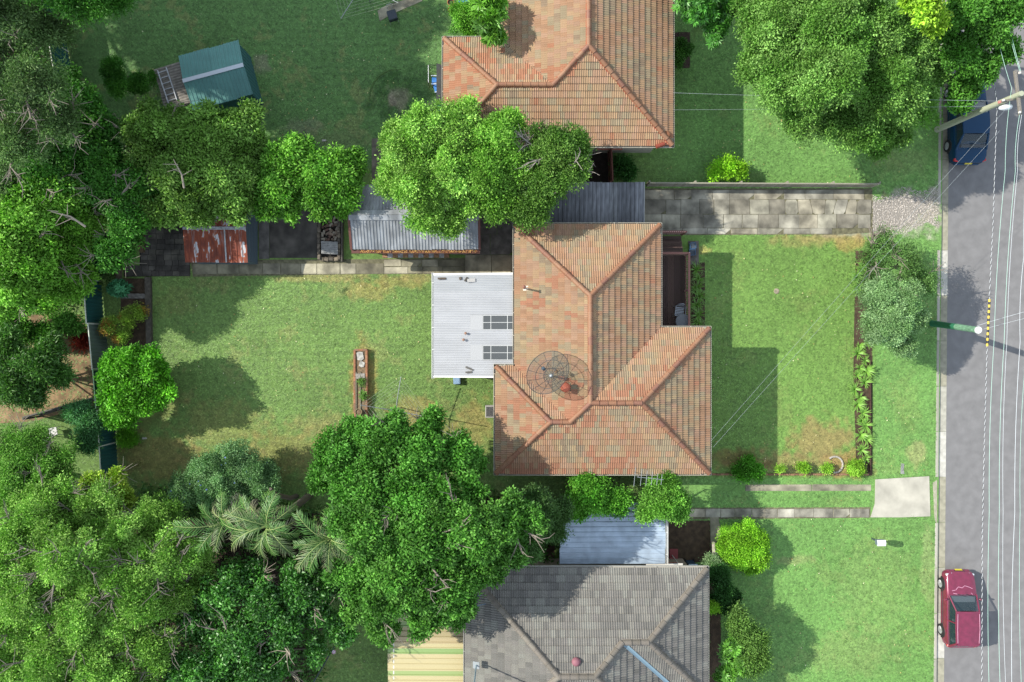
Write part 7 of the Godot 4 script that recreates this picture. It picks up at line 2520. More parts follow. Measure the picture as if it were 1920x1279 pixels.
func small_plants() -> void:
	tree("side_tree", "narrow green tree squeezed between the tiled house and blue carport, left one", "small tree", [1112, 925], 1.2, [[1110, 928, 42, 3.2], [1076, 950, 26, 3.0], [1148, 938, 32, 3.2], [1100, 900, 30, 3.0]], {"tones": ["5a9030", "689e3a", "4b7f28"], "puff": 0.36, "leaf": "small", "size": 1.4, "r": 0.08})
	tree("side_tree", "light-green rounded tree over the blue carport's right corner", "small tree", [1240, 930], 1.2, [[1242, 938, 42, 3.4], [1214, 948, 32, 3.2], [1270, 946, 24, 3.1], [1240, 906, 28, 3.2]], {"tones": ["6d9e40", "7cac4e", "5e8e34"], "puff": 0.36, "leaf": "small", "size": 1.4, "r": 0.08})
	tree("round_bush", "round lime-green clipped bush on the bottom neighbour's lawn", "bush", [1392, 1027], 0.35, [[1376, 1016, 34, 0.75], [1408, 1020, 36, 0.8], [1386, 1042, 32, 0.7], [1420, 1040, 28, 0.65], [1396, 1008, 30, 0.8], [1362, 1030, 22, 0.6], [1408, 1054, 20, 0.5]], {"tones": ["7fb030", "8dbc3c", "70a028"], "puff": 0.26, "per": 30, "leaf": "small", "size": 1.1, "gaps": 0.02, "r": 0.06})
	tree("lime_shrub", "bright lime shrub just beyond the cream driveway fence", "shrub", [1366, 322], 0.4, [[1346, 319, 15, 0.8], [1384, 320, 15, 0.8], [1366, 314, 15, 0.9]], {"tones": ["8fc030", "9dca3c", "80b028"], "puff": 0.26, "leaf": "small", "size": 1.3, "r": 0.04})
	tree("dark_shrub", "dark green shrub at the grey house's upper right corner", "shrub", [1348, 1095], 0.5, [[1344, 1076, 24, 1.6], [1352, 1104, 28, 1.7], [1346, 1132, 24, 1.5], [1368, 1118, 20, 1.3]], {"tones": ["345a2a", "3f6834", "2a4c22"], "puff": 0.3, "leaf": "small", "r": 0.05})
	tree("lime_sprig", "small lime-green sprig beside the grey house's right gutter", "shrub", [1338, 1138], 0.5, [[1338, 1138, 10, 2.0]], {"tones": ["8cb83a"], "puff": 0.2, "leaf": "small", "r": 0.03})
	tree("olive_shrub", "tall olive shrub beside the grey house, above the oleander", "shrub", [1390, 1190], 0.6, [[1380, 1168, 30, 2.2], [1404, 1196, 34, 2.2], [1418, 1226, 30, 2.0], [1396, 1240, 30, 2.2]], {"tones": ["5f7f3c", "6c8c48", "527032"], "puff": 0.34, "leaf": "fine", "gaps": 0.12, "r": 0.06})
	tree("oleander_shrub", "oleander with pale pointed leaves at the grey house's right side", "shrub", [1375, 1235], 0.6, [[1368, 1214, 26, 2.4], [1380, 1246, 30, 2.3], [1362, 1268, 30, 2.3]], {"tones": ["66983c", "76a84a", "588830"], "puff": 0.28, "leaf": "rosette", "per": 8, "skin": "glossy", "gaps": 0.02, "r": 0.05})
	tree("sedge_shrub", "blue-green weeping shrub beside the back fence and grey paling fence", "shrub", [160, 800], 0.5, [[148, 772, 24, 1.8], [160, 800, 26, 1.9], [168, 828, 20, 1.7], [176, 790, 20, 1.8]], {"tones": ["4f7f50", "5e8e60", "447044"], "puff": 0.28, "leaf": "fine", "r": 0.05})
	tree("dark_fruit_tree", "dark glossy fruit tree at the left edge beside the sandy yard", "small tree", [55, 700], 1.2, [[18, 650, 36, 3.0], [68, 680, 44, 3.1], [28, 722, 46, 3.2], [100, 652, 28, 2.6], [64, 738, 32, 2.6], [112, 700, 24, 2.4], [-10, 690, 40, 3.0]], {"tones": ["4f7634", "5e8642", "42682a"], "leaf": "long", "skin": "glossy", "puff": 0.38, "gaps": 0.14, "r": 0.1})
	tree("yard_shrub", "low mixed green shrub between the sandy yard's two bare patches", "shrub", [60, 615], 0.4, [[50, 618, 22, 1.2], [86, 628, 18, 1.0], [130, 606, 26, 1.2], [20, 600, 24, 1.4]], {"tones": ["4c7a30", "5a883a"], "leaf": "long", "puff": 0.3, "gaps": 0.15, "r": 0.04})
	tree("red_leaved_plant", "small plant with red leaves against the grey-green fence", "plant", [154, 637], 0.25, [[154, 637, 13, 0.5]], {"tones": ["8a2f24", "9a3a2c", "74281f"], "leaf": "long", "puff": 0.22, "r": 0.03})
	tree("rose_bush", "yellowing rose bush in the back garden bed, upper one", "bush", [262, 590], 0.4, [[258, 588, 16, 0.9], [240, 598, 14, 0.8]], {"tones": ["7f9a3a", "8fa848", "a0803a"], "leaf": "small", "puff": 0.26, "gaps": 0.2, "r": 0.03})
	tree("rose_bush", "reddish-tipped rose bush in the back garden bed, lower one", "bush", [212, 620], 0.4, [[208, 612, 18, 1.0], [226, 630, 14, 0.8]], {"tones": ["7c9a3a", "8aa644", "96703a"], "leaf": "small", "puff": 0.26, "gaps": 0.15, "r": 0.03})
	tree("blue_green_plant", "small blue-green plant at the top of the back garden bed", "plant", [222, 541], 0.3, [[222, 541, 20, 0.9]], {"tones": ["3f7a58", "4c8864"], "leaf": "rosette", "puff": 0.22, "per": 8, "gaps": 0.0, "r": 0.03})
	tree("lemon_shrub", "low lime-green tuft below the citrus tree by the back fence", "shrub", [238, 820], 0.25, [[236, 818, 16, 0.6], [246, 826, 10, 0.5]], {"tones": ["5f9a24", "6ea82e"], "leaf": "small", "puff": 0.24, "r": 0.03})
	tree("leafy_shrub", "leafy green shrub at the tiled house's lower right corner bed", "shrub", [1395, 878], 0.25, [[1380, 874, 18, 0.6], [1404, 874, 20, 0.65], [1418, 882, 14, 0.5], [1392, 888, 16, 0.5]], {"tones": ["4f8f26", "5e9e30"], "leaf": "small", "puff": 0.26, "size": 1.2, "gaps": 0.15, "r": 0.03})
	for q in [[1462, 877, 9, "lime-green rounded shrublet, first from the left in the bottom bed"], [1506, 874, 9, "shrublet with orange tips, second from the left in bottom bed"], [1547, 875, 8, "small lime shrublet beside the pale curved edging"], [1604, 876, 13, "larger orange-flowered shrublet beside the street corner of bottom bed"]]:
		tree("bed_shrub", q[3], "shrub", [q[0], q[1]], 0.12, [[q[0], q[1], q[2], 0.32], [q[0] + 5, q[1] + 4, q[2] * 0.6, 0.28]], {"tones": ["86b03a", "95bc48", "78a030"], "leaf": "small", "puff": 0.17, "size": 0.9, "r": 0.02, "group": "small shrubs in the front bed", "flowers": "" if q[0] == 1462 or q[0] == 1547 else "c07a2c", "flower_count": 26})
	# shrubs at the feet of other things
	tree("border_shrub", "low green shrub under the frangipani beside the salmon roof", "shrub", [1280, 100], 0.2, [[1278, 92, 16, 0.7], [1270, 116, 12, 0.5]], {"tones": ["45702c", "527e36"], "leaf": "small", "puff": 0.24, "gaps": 0.2, "r": 0.03})
	tree("shade_plant", "dark leafy plant at the foot of the red side fence", "plant", [1168, 316], 0.2, [[1166, 312, 14, 0.6], [1178, 322, 10, 0.4]], {"tones": ["35602a", "416c32"], "leaf": "long", "puff": 0.22, "r": 0.03})
	tree("silver_shrub", "pale silvery shrub near the red mat and blue carport", "shrub", [1335, 1058], 0.3, [[1333, 1056, 15, 0.9]], {"tones": ["7a8f6a", "88a078"], "leaf": "small", "puff": 0.24, "r": 0.03})
	# strap-leaved clumps
	var st := strap_mesh(34, 0.62, 0.034, 0.34)
	var st2 := strap_mesh(34, 0.62, 0.045, 0.40)
	var dk := mat("strap_dark", "5a8034", 0.45)
	dk.backlight_enabled = true; dk.backlight = Color(0.4, 0.6, 0.2)
	var lt := mat("strap_light", "7aa446", 0.45)
	lt.backlight_enabled = true; lt.backlight = Color(0.4, 0.6, 0.2)
	var nth := ["first", "second", "third", "fourth", "fifth", "sixth", "seventh", "eighth", "ninth", "tenth", "eleventh", "twelfth", "thirteenth", "fourteenth", "fifteenth", "sixteenth", "seventeenth", "eighteenth", "nineteenth", "twentieth", "twenty-first", "twenty-second", "twenty-third", "twenty-fourth", "twenty-fifth", "twenty-sixth"]
	var first: Node3D = null
	var i := 0
	for q in [[1305, 506], [1309, 522], [1305, 540], [1310, 556], [1305, 573], [1309, 590], [1306, 604]]:
		var p := spot(q[0], q[1])
		var label: String = "dark strap-leaved lily clump along the deck, %s from the steps" % nth[i]
		if first == null:
			first = solo("lily_clump", st, dk, p, label, "plant", "lilies along the deck")
		else:
			copy(first, "lily_clump", p, i * 1.3, label, rf(0.85, 1.15))
		i += 1
	var second: Node3D = null
	for q in [[1612, 500], [1606, 520], [1620, 512], [1610, 540], [1612, 650], [1622, 640], [1606, 664], [1620, 676], [1610, 690], [1624, 698], [1606, 706], [1618, 716], [1604, 730], [1614, 744], [1608, 758], [1618, 772], [1612, 790], [1622, 800], [1614, 814], [1624, 824], [1612, 842], [1620, 858]]:
		var p := spot(q[0] + rf(-3, 3), q[1] + rf(-3, 3))
		var label: String = "light green strap-leaved clump by the street boundary, %s down from the driveway" % nth[i - 7]
		if second == null:
			second = solo("strap_leaf_clump", st2, lt, p, label, "plant", "strap-leaved plants along the street boundary")
		else:
			copy(second, "strap_leaf_clump", p, i * 1.3, label, rf(0.7, 1.2))
		i += 1
	# palms
	var kinds := [frond_mesh(2.2, 24, 0.46, 0.034, 1.6, 0.2, lin("3c6424"), lin("54803a")), frond_mesh(2.1, 23, 0.46, 0.032, 2.0, 0.4, lin("406828"), lin("7f7c60")), frond_mesh(1.9, 22, 0.42, 0.032, 1.8, 0.35, lin("48702c"), lin("648a40")), frond_mesh(2.0, 24, 0.40, 0.030, 2.5, 0.6, lin("667048"), lin("a09888"))]
	palm("tall palm with spread fronds between the jacaranda and emerald tree", [505, 985], 7.2, 17, kinds, 4, 0.3)
	palm("palm with pale drooping fronds nearer the camphor tree", [622, 1008], 6.8, 15, kinds, 4, 1.4)
	palm("shorter palm crown near the plumbago shrub, left of the tall palm", [425, 975], 6.2, 12, kinds, 4, 2.2)
	var tk := Geo.new()
	tk.tube([Vector3.ZERO, Vector3(0.1, 1.6, -0.2), Vector3(-0.15, 3.2, -0.7), Vector3(-0.2, 3.9, -1.1)], [0.13, 0.12, 0.11, 0.07], 9)
	solo("dead_palm_trunk", tk, mat("palm_trunk", "7d7466", 0.9), spot(556, 930), "bare grey dead trunk leaning up beside the emerald tree", "tree trunk")
	# dead limb lying among leaves
	for q in [[345, 352, 5.4, "dead grey branch fork caught in the dense tree's crown", 0.0], [160, 425, 7.6, "dead grey branch fork sticking from the big bright left tree", 1.0]]:
		var b := Geo.new()
		b.tube([Vector3.ZERO, Vector3(0.1, 0.5, -0.5), Vector3(-0.1, 0.9, -1.1)], [0.05, 0.04, 0.015], 5)
		for k in 5:
			var s0 := Vector3(0.05, 0.3 + k * 0.12, -0.3 - k * 0.15)
			b.tube([s0, s0 + Vector3(rf(-0.6, 0.6), rf(0.1, 0.4), rf(-0.4, 0.3))], [0.02, 0.008], 4)
		solo("dead_branch", b, mat("dead_wood", "a59a8c", 0.9, "fine", Vector3.ONE * 2), spot(q[0], q[1], q[2]), q[3], "branch", "", q[4])

func undergrowth() -> void:
	# low tangled plants under the trees, nobody could count them
	var where := []
	var tint := PackedColorArray()
	var areas := [flat([-60, 930, 380, 900, 640, 960, 600, 1290, -60, 1290]), flat([-60, 60, 130, 60, 190, 300, 230, 420, 180, 560, -60, 590]), flat([640, 920, 1030, 930, 1040, 1050, 880, 1160, 600, 1150]), flat([180, 320, 330, 320, 345, 420, 262, 425, 225, 500, 180, 560])]
	var tones := ["3c6428", "4a7434", "5a843c", "456a30", "6a8444", "35562a"]
	for a in areas:
		var r := Rect2(a[0], Vector2.ZERO)
		for p in a:
			r = r.expand(p)
		for i in int(r.get_area() * 16.0):
			var p := Vector2(rf(r.position.x, r.end.x), rf(r.position.y, r.end.y))
			if not Geometry2D.is_point_in_polygon(p, a) or noise_a.get_noise_2d(p.x * 24.0 + 50.0, p.y * 24.0) < -0.18:
				continue
			var hi := 0.15 + 1.1 * maxf(0.0, noise_b.get_noise_2d(p.x * 14.0, p.y * 14.0) + 0.35)
			var up := (Vector3.UP + jitter(0.6)).normalized()
			var sx := up.cross(jitter(1.0)).normalized()
			var s := rf(0.9, 1.6)
			where.append(Transform3D(Basis(sx * s, up * s, sx.cross(up) * s), Vector3(p.x, hi * rf(0.5, 1.0), p.y)))
			var c := lin(tones[rng.randi() % tones.size()]) * rf(0.7, 1.3)
			c.a = 1.0
			tint.append(c)
	many(self, "undergrowth", leaf.broad, mats["leaf_green"], where, tint)

# ---------------------------------------------------------------- things in the yards

func yard_things() -> void:
	# rotary clotheslines
	hoist("rotary clothesline with string lines on the back lawn, beside the raised bed", spot(752, 764), 2.0, 1.75, 3.32, 0.22, 6)
	hoist("silver rotary clothesline at the top edge beside the dark trolley", spot(694, 4), 2.05, 2.1, 0.52, 0.25, 6)
	# brick raised bed
	var t := thing("raised_bed", "long narrow brick raised bed with weeds and pale slab pieces", "raised bed", spot(677, 722))
	var x0 := -8.33; var x1 := -7.58; var z0 := 0.44; var z1 := 4.2
	var bricks := [mat("bed_brick_a", "9a6a4c", 0.9, "fine", Vector3.ONE * 3), mat("bed_brick_b", "a8785a", 0.9, "fine", Vector3.ONE * 3), mat("bed_brick_c", "8a6a54", 0.9, "fine", Vector3.ONE * 3)]
	var bg := Geo.new()
	bg.box(Vector3.ZERO, Vector3(0.11, 0.085, 0.225), Basis.IDENTITY, 0.008)
	var bm := bg.mesh()
	for course in 3:
		var y := 0.045 + course * 0.093
		var n := 15
		for k in n:
			for x in [x0 + 0.06, x1 - 0.06]:
				part(t, "brick", bm, bricks[rng.randi() % 3], Transform3D(Basis(Vector3.UP, rf(-0.04, 0.04)), Vector3(x, y, z0 + 0.15 + (k + 0.5 * (course % 2)) * (z1 - z0 - 0.25) / n)))
		for k in 3:
			for z in [z0 + 0.03, z1 - 0.03]:
				part(t, "brick", bm, bricks[rng.randi() % 3], Transform3D(Basis(Vector3.UP, PI / 2 + rf(-0.04, 0.04)), Vector3(x0 + 0.16 + k * 0.22, y, z)))
	var so := Geo.new()
	so.prism(rect(x0 + 0.11, z0 + 0.08, x1 - 0.11, z1 - 0.08), 0.0, 0.20)
	part(t, "soil", so, mat("bed_soil", "8a765c", 1.0, "strong", Vector3.ONE * 1.5))
	for x in [x0 + 0.14, x0 + 0.36]:
		var pl := Geo.new()
		pl.box(Vector3(x, 0.235, z0 + 2.4), Vector3(0.05, 0.05, 2.4), Basis.IDENTITY, 0.006)
		part(t, "plank", pl, mat("bed_plank", "b0a890", 0.9, "grain", Vector3(3, 3, 0.6)))
	var sb := Geo.new()
	sb.box(Vector3((x0 + x1) / 2, 0.26, z0 + 1.40), Vector3(0.50, 0.09, 0.28), Basis(Vector3.UP, 0.05), 0.02)
	part(t, "concrete_block", sb, mat("bed_block", "a5a097", 0.9, "strong", Vector3.ONE))
	for q in [[677, 668, 0.36, 0.5, 0.1, "white broken slab at the top end of the raised bed"], [680, 683, 0.3, 0.32, -0.3, "smaller white slab piece just below it in raised bed"]]:
		var g := Geo.new()
		g.prism(PackedVector2Array([Vector2(-0.5, -0.4), Vector2(-0.1, -0.5), Vector2(0.45, -0.42), Vector2(0.5, 0.3), Vector2(0.1, 0.5), Vector2(-0.45, 0.36)]), 0.0, 0.05, 0.02)
		var o := solo("slab_piece", g, mat("white_slab", "c4c2ba", 0.9, "strong", Vector3.ONE), spot(q[0], q[1]) + Vector3.UP * 0.205, q[5], "slab", "", q[4])
		o.scale = Vector3(q[2], 1, q[3])
	var pot := thing("round_pot", "round stone pot of soil on the raised bed's lower end", "pot", spot(676, 771) + Vector3.UP * 0.2)
	var pg := Geo.new()
	pg.lathe([Vector2(0, 0), Vector2(0.13, 0), Vector2(0.165, 0.28), Vector2(0.185, 0.29), Vector2(0.185, 0.35), Vector2(0.155, 0.35), Vector2(0.15, 0.29)], Vector3.ZERO, 20)
	own(pot, "pot", pg, mat("stone_pot", "8f8262", 0.9, "fine", Vector3.ONE * 2))
	var ps := Geo.new()
	ps.lathe([Vector2(0.15, 0.30), Vector2(0.08, 0.315), Vector2(0, 0.318)], Vector3.ZERO, 14)
	own(pot, "soil", ps, mat("bed_soil", "8a765c", 1.0))
	for q in [[678, 714, "weeds growing in the middle of the raised bed"], [680, 735, "thin weeds nearer the raised bed's pot"]]:
		tree("weed_clump", q[2], "weeds", [q[0], q[1]], 0.22, [[q[0], q[1], 6, 0.26], [q[0] + 1, q[1] + 9, 5, 0.26]], {"tones": ["6f9a4a", "86a85c"], "leaf": "small", "puff": 0.14, "per": 10, "gaps": 0.2, "r": 0.012, "size": 0.8})
	# heap of old bricks in its bin
	var heap := thing("brick_heap_bay", "low walled bay filled with jumbled old bricks and rubble", "brick bay", spot(620, 440))
	var wl := []
	for q in ["6e6558", "7c7264", "615a50", "857a68"]:
		wl.append(mat("heapwall" + q, q, 0.95, "strong", Vector3.ONE))
	for k in 10:
		for x in [600.5, 637.5]:
			var g := Geo.new()
			var p := spot(x + rf(-0.6, 0.6), 393 + k * 10)
			g.box(p + Vector3.UP * 0.18, Vector3(0.15, 0.36 + rf(-0.06, 0.05), 0.27), Basis(Vector3.UP, rf(-0.08, 0.08)), 0.02)
			part(heap, "wall_block", g, wl[rng.randi() % 4])
	for k in 4:
		var g := Geo.new()
		g.box(spot(605 + k * 9, 487 + rf(-1, 1)) + Vector3.UP * 0.13, Vector3(0.24, 0.26, 0.2), Basis(Vector3.UP, rf(-0.3, 0.3)), 0.03)
		part(heap, "wall_block", g, wl[rng.randi() % 4])
	var earth := Geo.new()
	earth.prism(flat([602, 388, 636, 388, 636, 485, 602, 485]), -0.02, 0.06)
	part(heap, "soil", earth, mat("dark_soil", "38342e", 1.0))
	var hb := [mat("heap_a", "7a6a5a", 0.95, "fine", Vector3.ONE * 2), mat("heap_b", "8a7a6a", 0.95, "fine", Vector3.ONE * 2), mat("heap_c", "6a5348", 0.95, "fine", Vector3.ONE * 2), mat("heap_d", "938b7c", 0.95, "fine", Vector3.ONE * 2)]
	for k in 64:
		var p := spot(rf(604, 634), rf(388, 452))
		var b := Basis(Vector3.UP, rf(0, TAU)) * Basis(Vector3.RIGHT, rf(-0.5, 0.5))
		part(heap, "brick", bm, hb[rng.randi() % 4], Transform3D(b, p + Vector3.UP * rf(0.10, 0.26)))
	var cs := thing("roofing_offcut", "small corrugated sheet lying over the brick heap bay's lower end", "iron sheet", spot(621, 466) + Vector3.UP * 0.36)
	sheets(cs, spot(605, 477) + Vector3.UP * 0.38, spot(605, 454) + Vector3.UP * 0.42, Vector3(0.88, 0.03, 0.05), 0.09, 0.02, "wave", 0.7, [mat("old_sheet", "9a9a98", 0.6, "strong", Vector3.ONE)], "iron_sheet")
	var pf := Geo.new()
	pf.box(Vector3(0, 0.16, 0), Vector3(0.08, 0.32, 2.9), Basis.IDENTITY, 0.01)
	solo("timber_board", pf, mat("grey_board", "6c675e", 0.9, "grain", Vector3(3, 3, 0.5)), spot(643, 440), "long grey board on edge between the brick heap and silver garage", "board")
	# chequered paving tiles by the garage gutter
	var tiles := Node3D.new()
	tiles.name = "chequered_tiles"
	add_child(tiles)
	tiles.set_meta("kind", "structure")
	for k in 13:
		var g := Geo.new()
		g.box(spot(722 + k * 9.65, 477) + Vector3.UP * 0.03, Vector3(0.262, 0.06, 0.36), Basis(Vector3.UP, rf(-0.02, 0.02)), 0.008)
		part(tiles, "paving_tile", g, mat("tile_orange", "a88060", 0.85, "strong", Vector3.ONE * 1.5) if k % 2 == 0 else mat("tile_pale", "b2b0b2", 0.8, "strong", Vector3.ONE * 1.5))
	# blue crate by the veranda
	var cr := thing("blue_crate", "pale blue plastic crate on the grass below the white veranda", "crate", spot(857, 713), "", 0.05)
	var cm := mat("crate_blue", "7f9cb8", 0.5)
	for s in [-1.0, 1.0]:
		var g := Geo.new()
		g.box(Vector3(0.17 * s, 0.14, 0), Vector3(0.02, 0.28, 0.36), Basis.IDENTITY, 0.005)
		own(cr, "side", g, cm)
		g = Geo.new()
		g.box(Vector3(0, 0.14, 0.18 * s), Vector3(0.32, 0.28, 0.02), Basis.IDENTITY, 0.005)
		own(cr, "side", g, cm)
	var lid := Geo.new()
	lid.box(Vector3(0, 0.275, 0), Vector3(0.31, 0.02, 0.33), Basis.IDENTITY, 0.005)
	for k in 5:
		lid.box(Vector3(-0.12 + k * 0.06, 0.292, 0), Vector3(0.02, 0.014, 0.3))
	own(cr, "lid", lid, mat("crate_lid", "8aa6c0", 0.5))
	# letterbox
	var mb := thing("letterbox", "white letterbox with folded roof on a dark post in lawn", "letterbox", spot(1635, 1010))
	var f := spot(1635, 1010)
	var top := spot(1653, 1018.5, 1.15)
	var g := Geo.new()
	g.tube([f, Vector3(top.x - 0.05, 1.0, top.z)], [0.04, 0.04], 8)
	part(mb, "post", g, mat("letterbox_post", "3a4450", 0.5))
	g = Geo.new()
	g.box(top - Vector3.UP * 0.16, Vector3(0.40, 0.28, 0.26), Basis.IDENTITY, 0.01)
	part(mb, "box", g, mat("letterbox_dark", "5f6a74", 0.5))
	g = Geo.new()
	for s in [-1.0, 1.0]:
		g.box(top + Vector3(0, 0.02, 0.075 * s), Vector3(0.44, 0.015, 0.17), Basis(Vector3.RIGHT, 0.35 * s), 0.004)
	part(mb, "roof", g, mat("letterbox_white", "c8cad0", 0.4))
	# pale curved edging in the front bed
	g = Geo.new()
	var pts := []
	for k in 17:
		var a := -2.3 + k * 0.255
		pts.append(Vector3(cos(a) * 0.42, 0.03, sin(a) * 0.42))
	g.tube(pts, [0.055], 8)
	var ringo := solo("curved_edging", g, mat("pale_ring", "b9b2a6", 0.85, "strong", Vector3.ONE * 2), spot(1565, 871), "pale curved concrete ring edging in the dry bottom bed", "edging")
	# inspection cover, small concrete pit lid
	g = Geo.new()
	g.lathe([Vector2(0.15, -0.02), Vector2(0.15, 0.02), Vector2(0.13, 0.028), Vector2(0, 0.03)], Vector3.ZERO, 16)
	solo("drain_cover", g, mat("cover", "a59a84", 0.9, "strong", Vector3.ONE), spot(1456, 546), "small round stone drain cover in the front lawn", "drain cover")
	g = Geo.new()
	g.prism(PackedVector2Array([Vector2(-0.08, -0.28), Vector2(0.09, -0.26), Vector2(0.05, 0.0), Vector2(0.1, 0.28), Vector2(-0.1, 0.26)]), -0.02, 0.03, 0.01)
	solo("pit_lid", g, mat("cover_grey", "a3a2a4", 0.9, "strong", Vector3.ONE), spot(1692, 879), "grey narrow concrete lid in the verge above the crossover", "pit lid")
	# dark trolley by the top clothesline
	var tr := thing("laundry_trolley", "dark laundry trolley with pale handle under the top clothesline", "trolley", spot(738, 36), "", 0.3)
	g = Geo.new()
	g.box(Vector3(0, 0.45, 0), Vector3(0.48, 0.32, 0.50), Basis.IDENTITY, 0.03)
	own(tr, "basket", g, mat("trolley_dark", "26303a", 0.6))
	g = Geo.new()
	g.tube([Vector3(0.1, 0.6, -0.26), Vector3(0.16, 0.95, -0.4), Vector3(-0.1, 0.95, -0.42), Vector3(-0.14, 0.6, -0.26)], [0.014], 6)
	own(tr, "handle", g, mat("aluminium", "b4b8bc", 0.35))
	for sx in [-1, 1]:
		for sz in [-1, 1]:
			g = Geo.new()
			g.tube([Vector3(0.2 * sx, 0.3, 0.2 * sz), Vector3(0.24 * sx, 0.0, 0.24 * sz)], [0.013], 5)
			own(tr, "leg", g, mat("aluminium", "b4b8bc", 0.35))
	# chairs and a tarpaulin by the salmon roofed house
	var kinds := [[819, 157, 0.0, "blue camp chair against the salmon roof's left wall, upper one"], [823, 170, 0.3, "blue camp chair against the salmon roof's left wall, lower one"]]
	var proto: Node3D = null
	for q in kinds:
		var p := spot(q[0], q[1])
		if proto:
			copy(proto, "camp_chair", p, q[2], q[3])
			continue
		proto = thing("camp_chair", q[3], "chair", p, "camp chairs by the neighbour's wall")
		g = Geo.new()
		g.box(Vector3(0, 0.42, 0), Vector3(0.44, 0.03, 0.40), Basis(Vector3(0, 0, 1), 0.06), 0.01)
		own(proto, "seat", g, mat("camp_blue", "2f6fb0", 0.7))
		g = Geo.new()
		g.box(Vector3(0.23, 0.68, 0), Vector3(0.03, 0.46, 0.40), Basis(Vector3(0, 0, 1), -0.25), 0.01)
		own(proto, "backrest", g, mat("camp_blue", "2f6fb0", 0.7))
		for sz in [-1, 1]:
			g = Geo.new()
			g.tube([Vector3(-0.22, 0.62, 0.22 * sz), Vector3(-0.22, 0.0, 0.22 * sz)], [0.012], 5)
			g.tube([Vector3(0.24, 0.6, 0.22 * sz), Vector3(0.2, 0.0, 0.22 * sz)], [0.012], 5)
			own(proto, "leg", g, mat("car_trim", "1b1b1d", 0.6))
			g = Geo.new()
			g.box(Vector3(-0.02, 0.62, 0.22 * sz), Vector3(0.44, 0.02, 0.05), Basis.IDENTITY, 0.006)
			own(proto, "armrest", g, mat("camp_arm", "a8b0b8", 0.6))
	g = Geo.new()
	for i in 9:
		for j in 5:
			var q := []
			for e in [[0, 0], [1, 0], [1, 1], [0, 1]]:
				var a := float(i + e[0]); var b := float(j + e[1])
				q.append(Vector3((b - 2.5) * 0.055 + sin(a * 1.7) * 0.03, 0.22 + 0.09 * sin(a * 2.3 + b * 1.9) + 0.05 * cos(b * 3.1), (a - 4.5) * 0.075))
			g.face(q, Vector3.UP)
	g.box(Vector3(0, 0.06, 0), Vector3(0.2, 0.12, 0.5), Basis.IDENTITY, 0.03)
	solo("blue_tarpaulin", g, mat("tarp", "2f7fc4", 0.5), spot(826, 206), "crumpled bright blue tarpaulin below the camp chairs", "tarpaulin")
	g = Geo.new()
	for i in 8:
		for j in 4:
			var q := []
			for e in [[0, 0], [1, 0], [1, 1], [0, 1]]:
				var a := float(i + e[0]); var b := float(j + e[1])
				q.append(Vector3((b - 2) * 0.14, 1.1 + 0.06 * sin(a * 1.9 + b) - b * 0.16 + 0.3, (a - 4) * 0.24))
			g.face(q, Vector3(-0.5, 1, 0))
	for z in [-0.8, 0.8]:
		g.tube([Vector3(0.2, 1.3, z), Vector3(0.2, 0, z)], [0.02], 6)
	solo("shade_cloth", g, mat("shade_cloth", "84868a", 0.8, "fine"), spot(833, 170), "grey shade cloth hung at the salmon roof's left wall", "shade cloth")
	var rack := thing("drying_rack", "dark tubular frame standing left of the blue camp chairs", "rack", spot(814, 148))
	g = Geo.new()
	for z in [-0.45, 0.45]:
		g.tube([Vector3(-0.25, 0, z), Vector3(-0.22, 0.8, z), Vector3(0.25, 0.8, z), Vector3(0.28, 0, z)], [0.016], 6)
	own(rack, "frame", g, mat("car_trim", "1b1b1d", 0.6))
	g = Geo.new()
	g.tube([Vector3(-0.22, 0.8, -0.45), Vector3(-0.22, 0.8, 0.45)], [0.014], 6)
	own(rack, "rail", g, mat("aluminium", "b4b8bc", 0.35))
	# pots and pool by the top shrub
	for q in [[846, 9, 0.17, "terracotta pot by the round shrub at the top, larger one"], [845, 21, 0.12, "terracotta pot by the round shrub at the top, smaller one"]]:
		var pp := thing("terracotta_pot", q[3], "pot", spot(q[0], q[1]), "terracotta pots by the round shrub")
		g = Geo.new()
		var r: float = q[2]
		g.lathe([Vector2(0, 0), Vector2(r * 0.7, 0), Vector2(r * 0.95, r * 1.7), Vector2(r * 1.1, r * 1.7), Vector2(r * 1.1, r * 2), Vector2(r * 0.9, r * 2), Vector2(r * 0.88, r * 1.7)], Vector3.ZERO, 16)
		own(pp, "pot", g, mat("terracotta", "a8623e", 0.8, "fine", Vector3.ONE * 2))
		g = Geo.new()
		g.lathe([Vector2(r * 0.88, r * 1.75), Vector2(0, r * 1.8)], Vector3.ZERO, 14)
		own(pp, "soil", g, mat("dark_soil", "38342e", 1.0))
	g = Geo.new()
	g.box(Vector3(0, 0.2, 0), Vector3(0.9, 0.4, 0.8), Basis.IDENTITY, 0.08)
	g.box(Vector3(0, 0.41, 0), Vector3(0.7, 0.02, 0.6), Basis.IDENTITY, 0.008)
	solo("blue_tub", g, mat("tub_blue", "4f90cc", 0.5), spot(876, -6), "bright blue tub at the top edge above the round shrub", "tub")
	# turf mound of the round lawn patch
	g = Geo.new()
	pts = []
	var rad := []
	for k in 25:
		var a := PI * 0.80 + PI * 0.90 * k / 24.0
		pts.append(Vector3(cos(a) * 1.46, -0.03, sin(a) * 1.46))
		rad.append(0.02 + 0.05 * sin(PI * k / 24.0))
	g.tube(pts, rad, 8)
	solo("turf_rim", g, mat("turf_rim", "507038", 1.0, "strong", Vector3.ONE * 2), spot(745, 182), "low curved turf rim around the round patch in top lawn", "turf rim")
	# pole in the bottom yard
	var pt := thing("yard_pole", "blue-grey steel pole in the shaded yard left of the patio cover", "pole", spot(627, 1212))
	g = Geo.new()
	g.tube([Vector3.ZERO, Vector3(0.0, 5.0, 0.0)], [0.04, 0.035], 8)
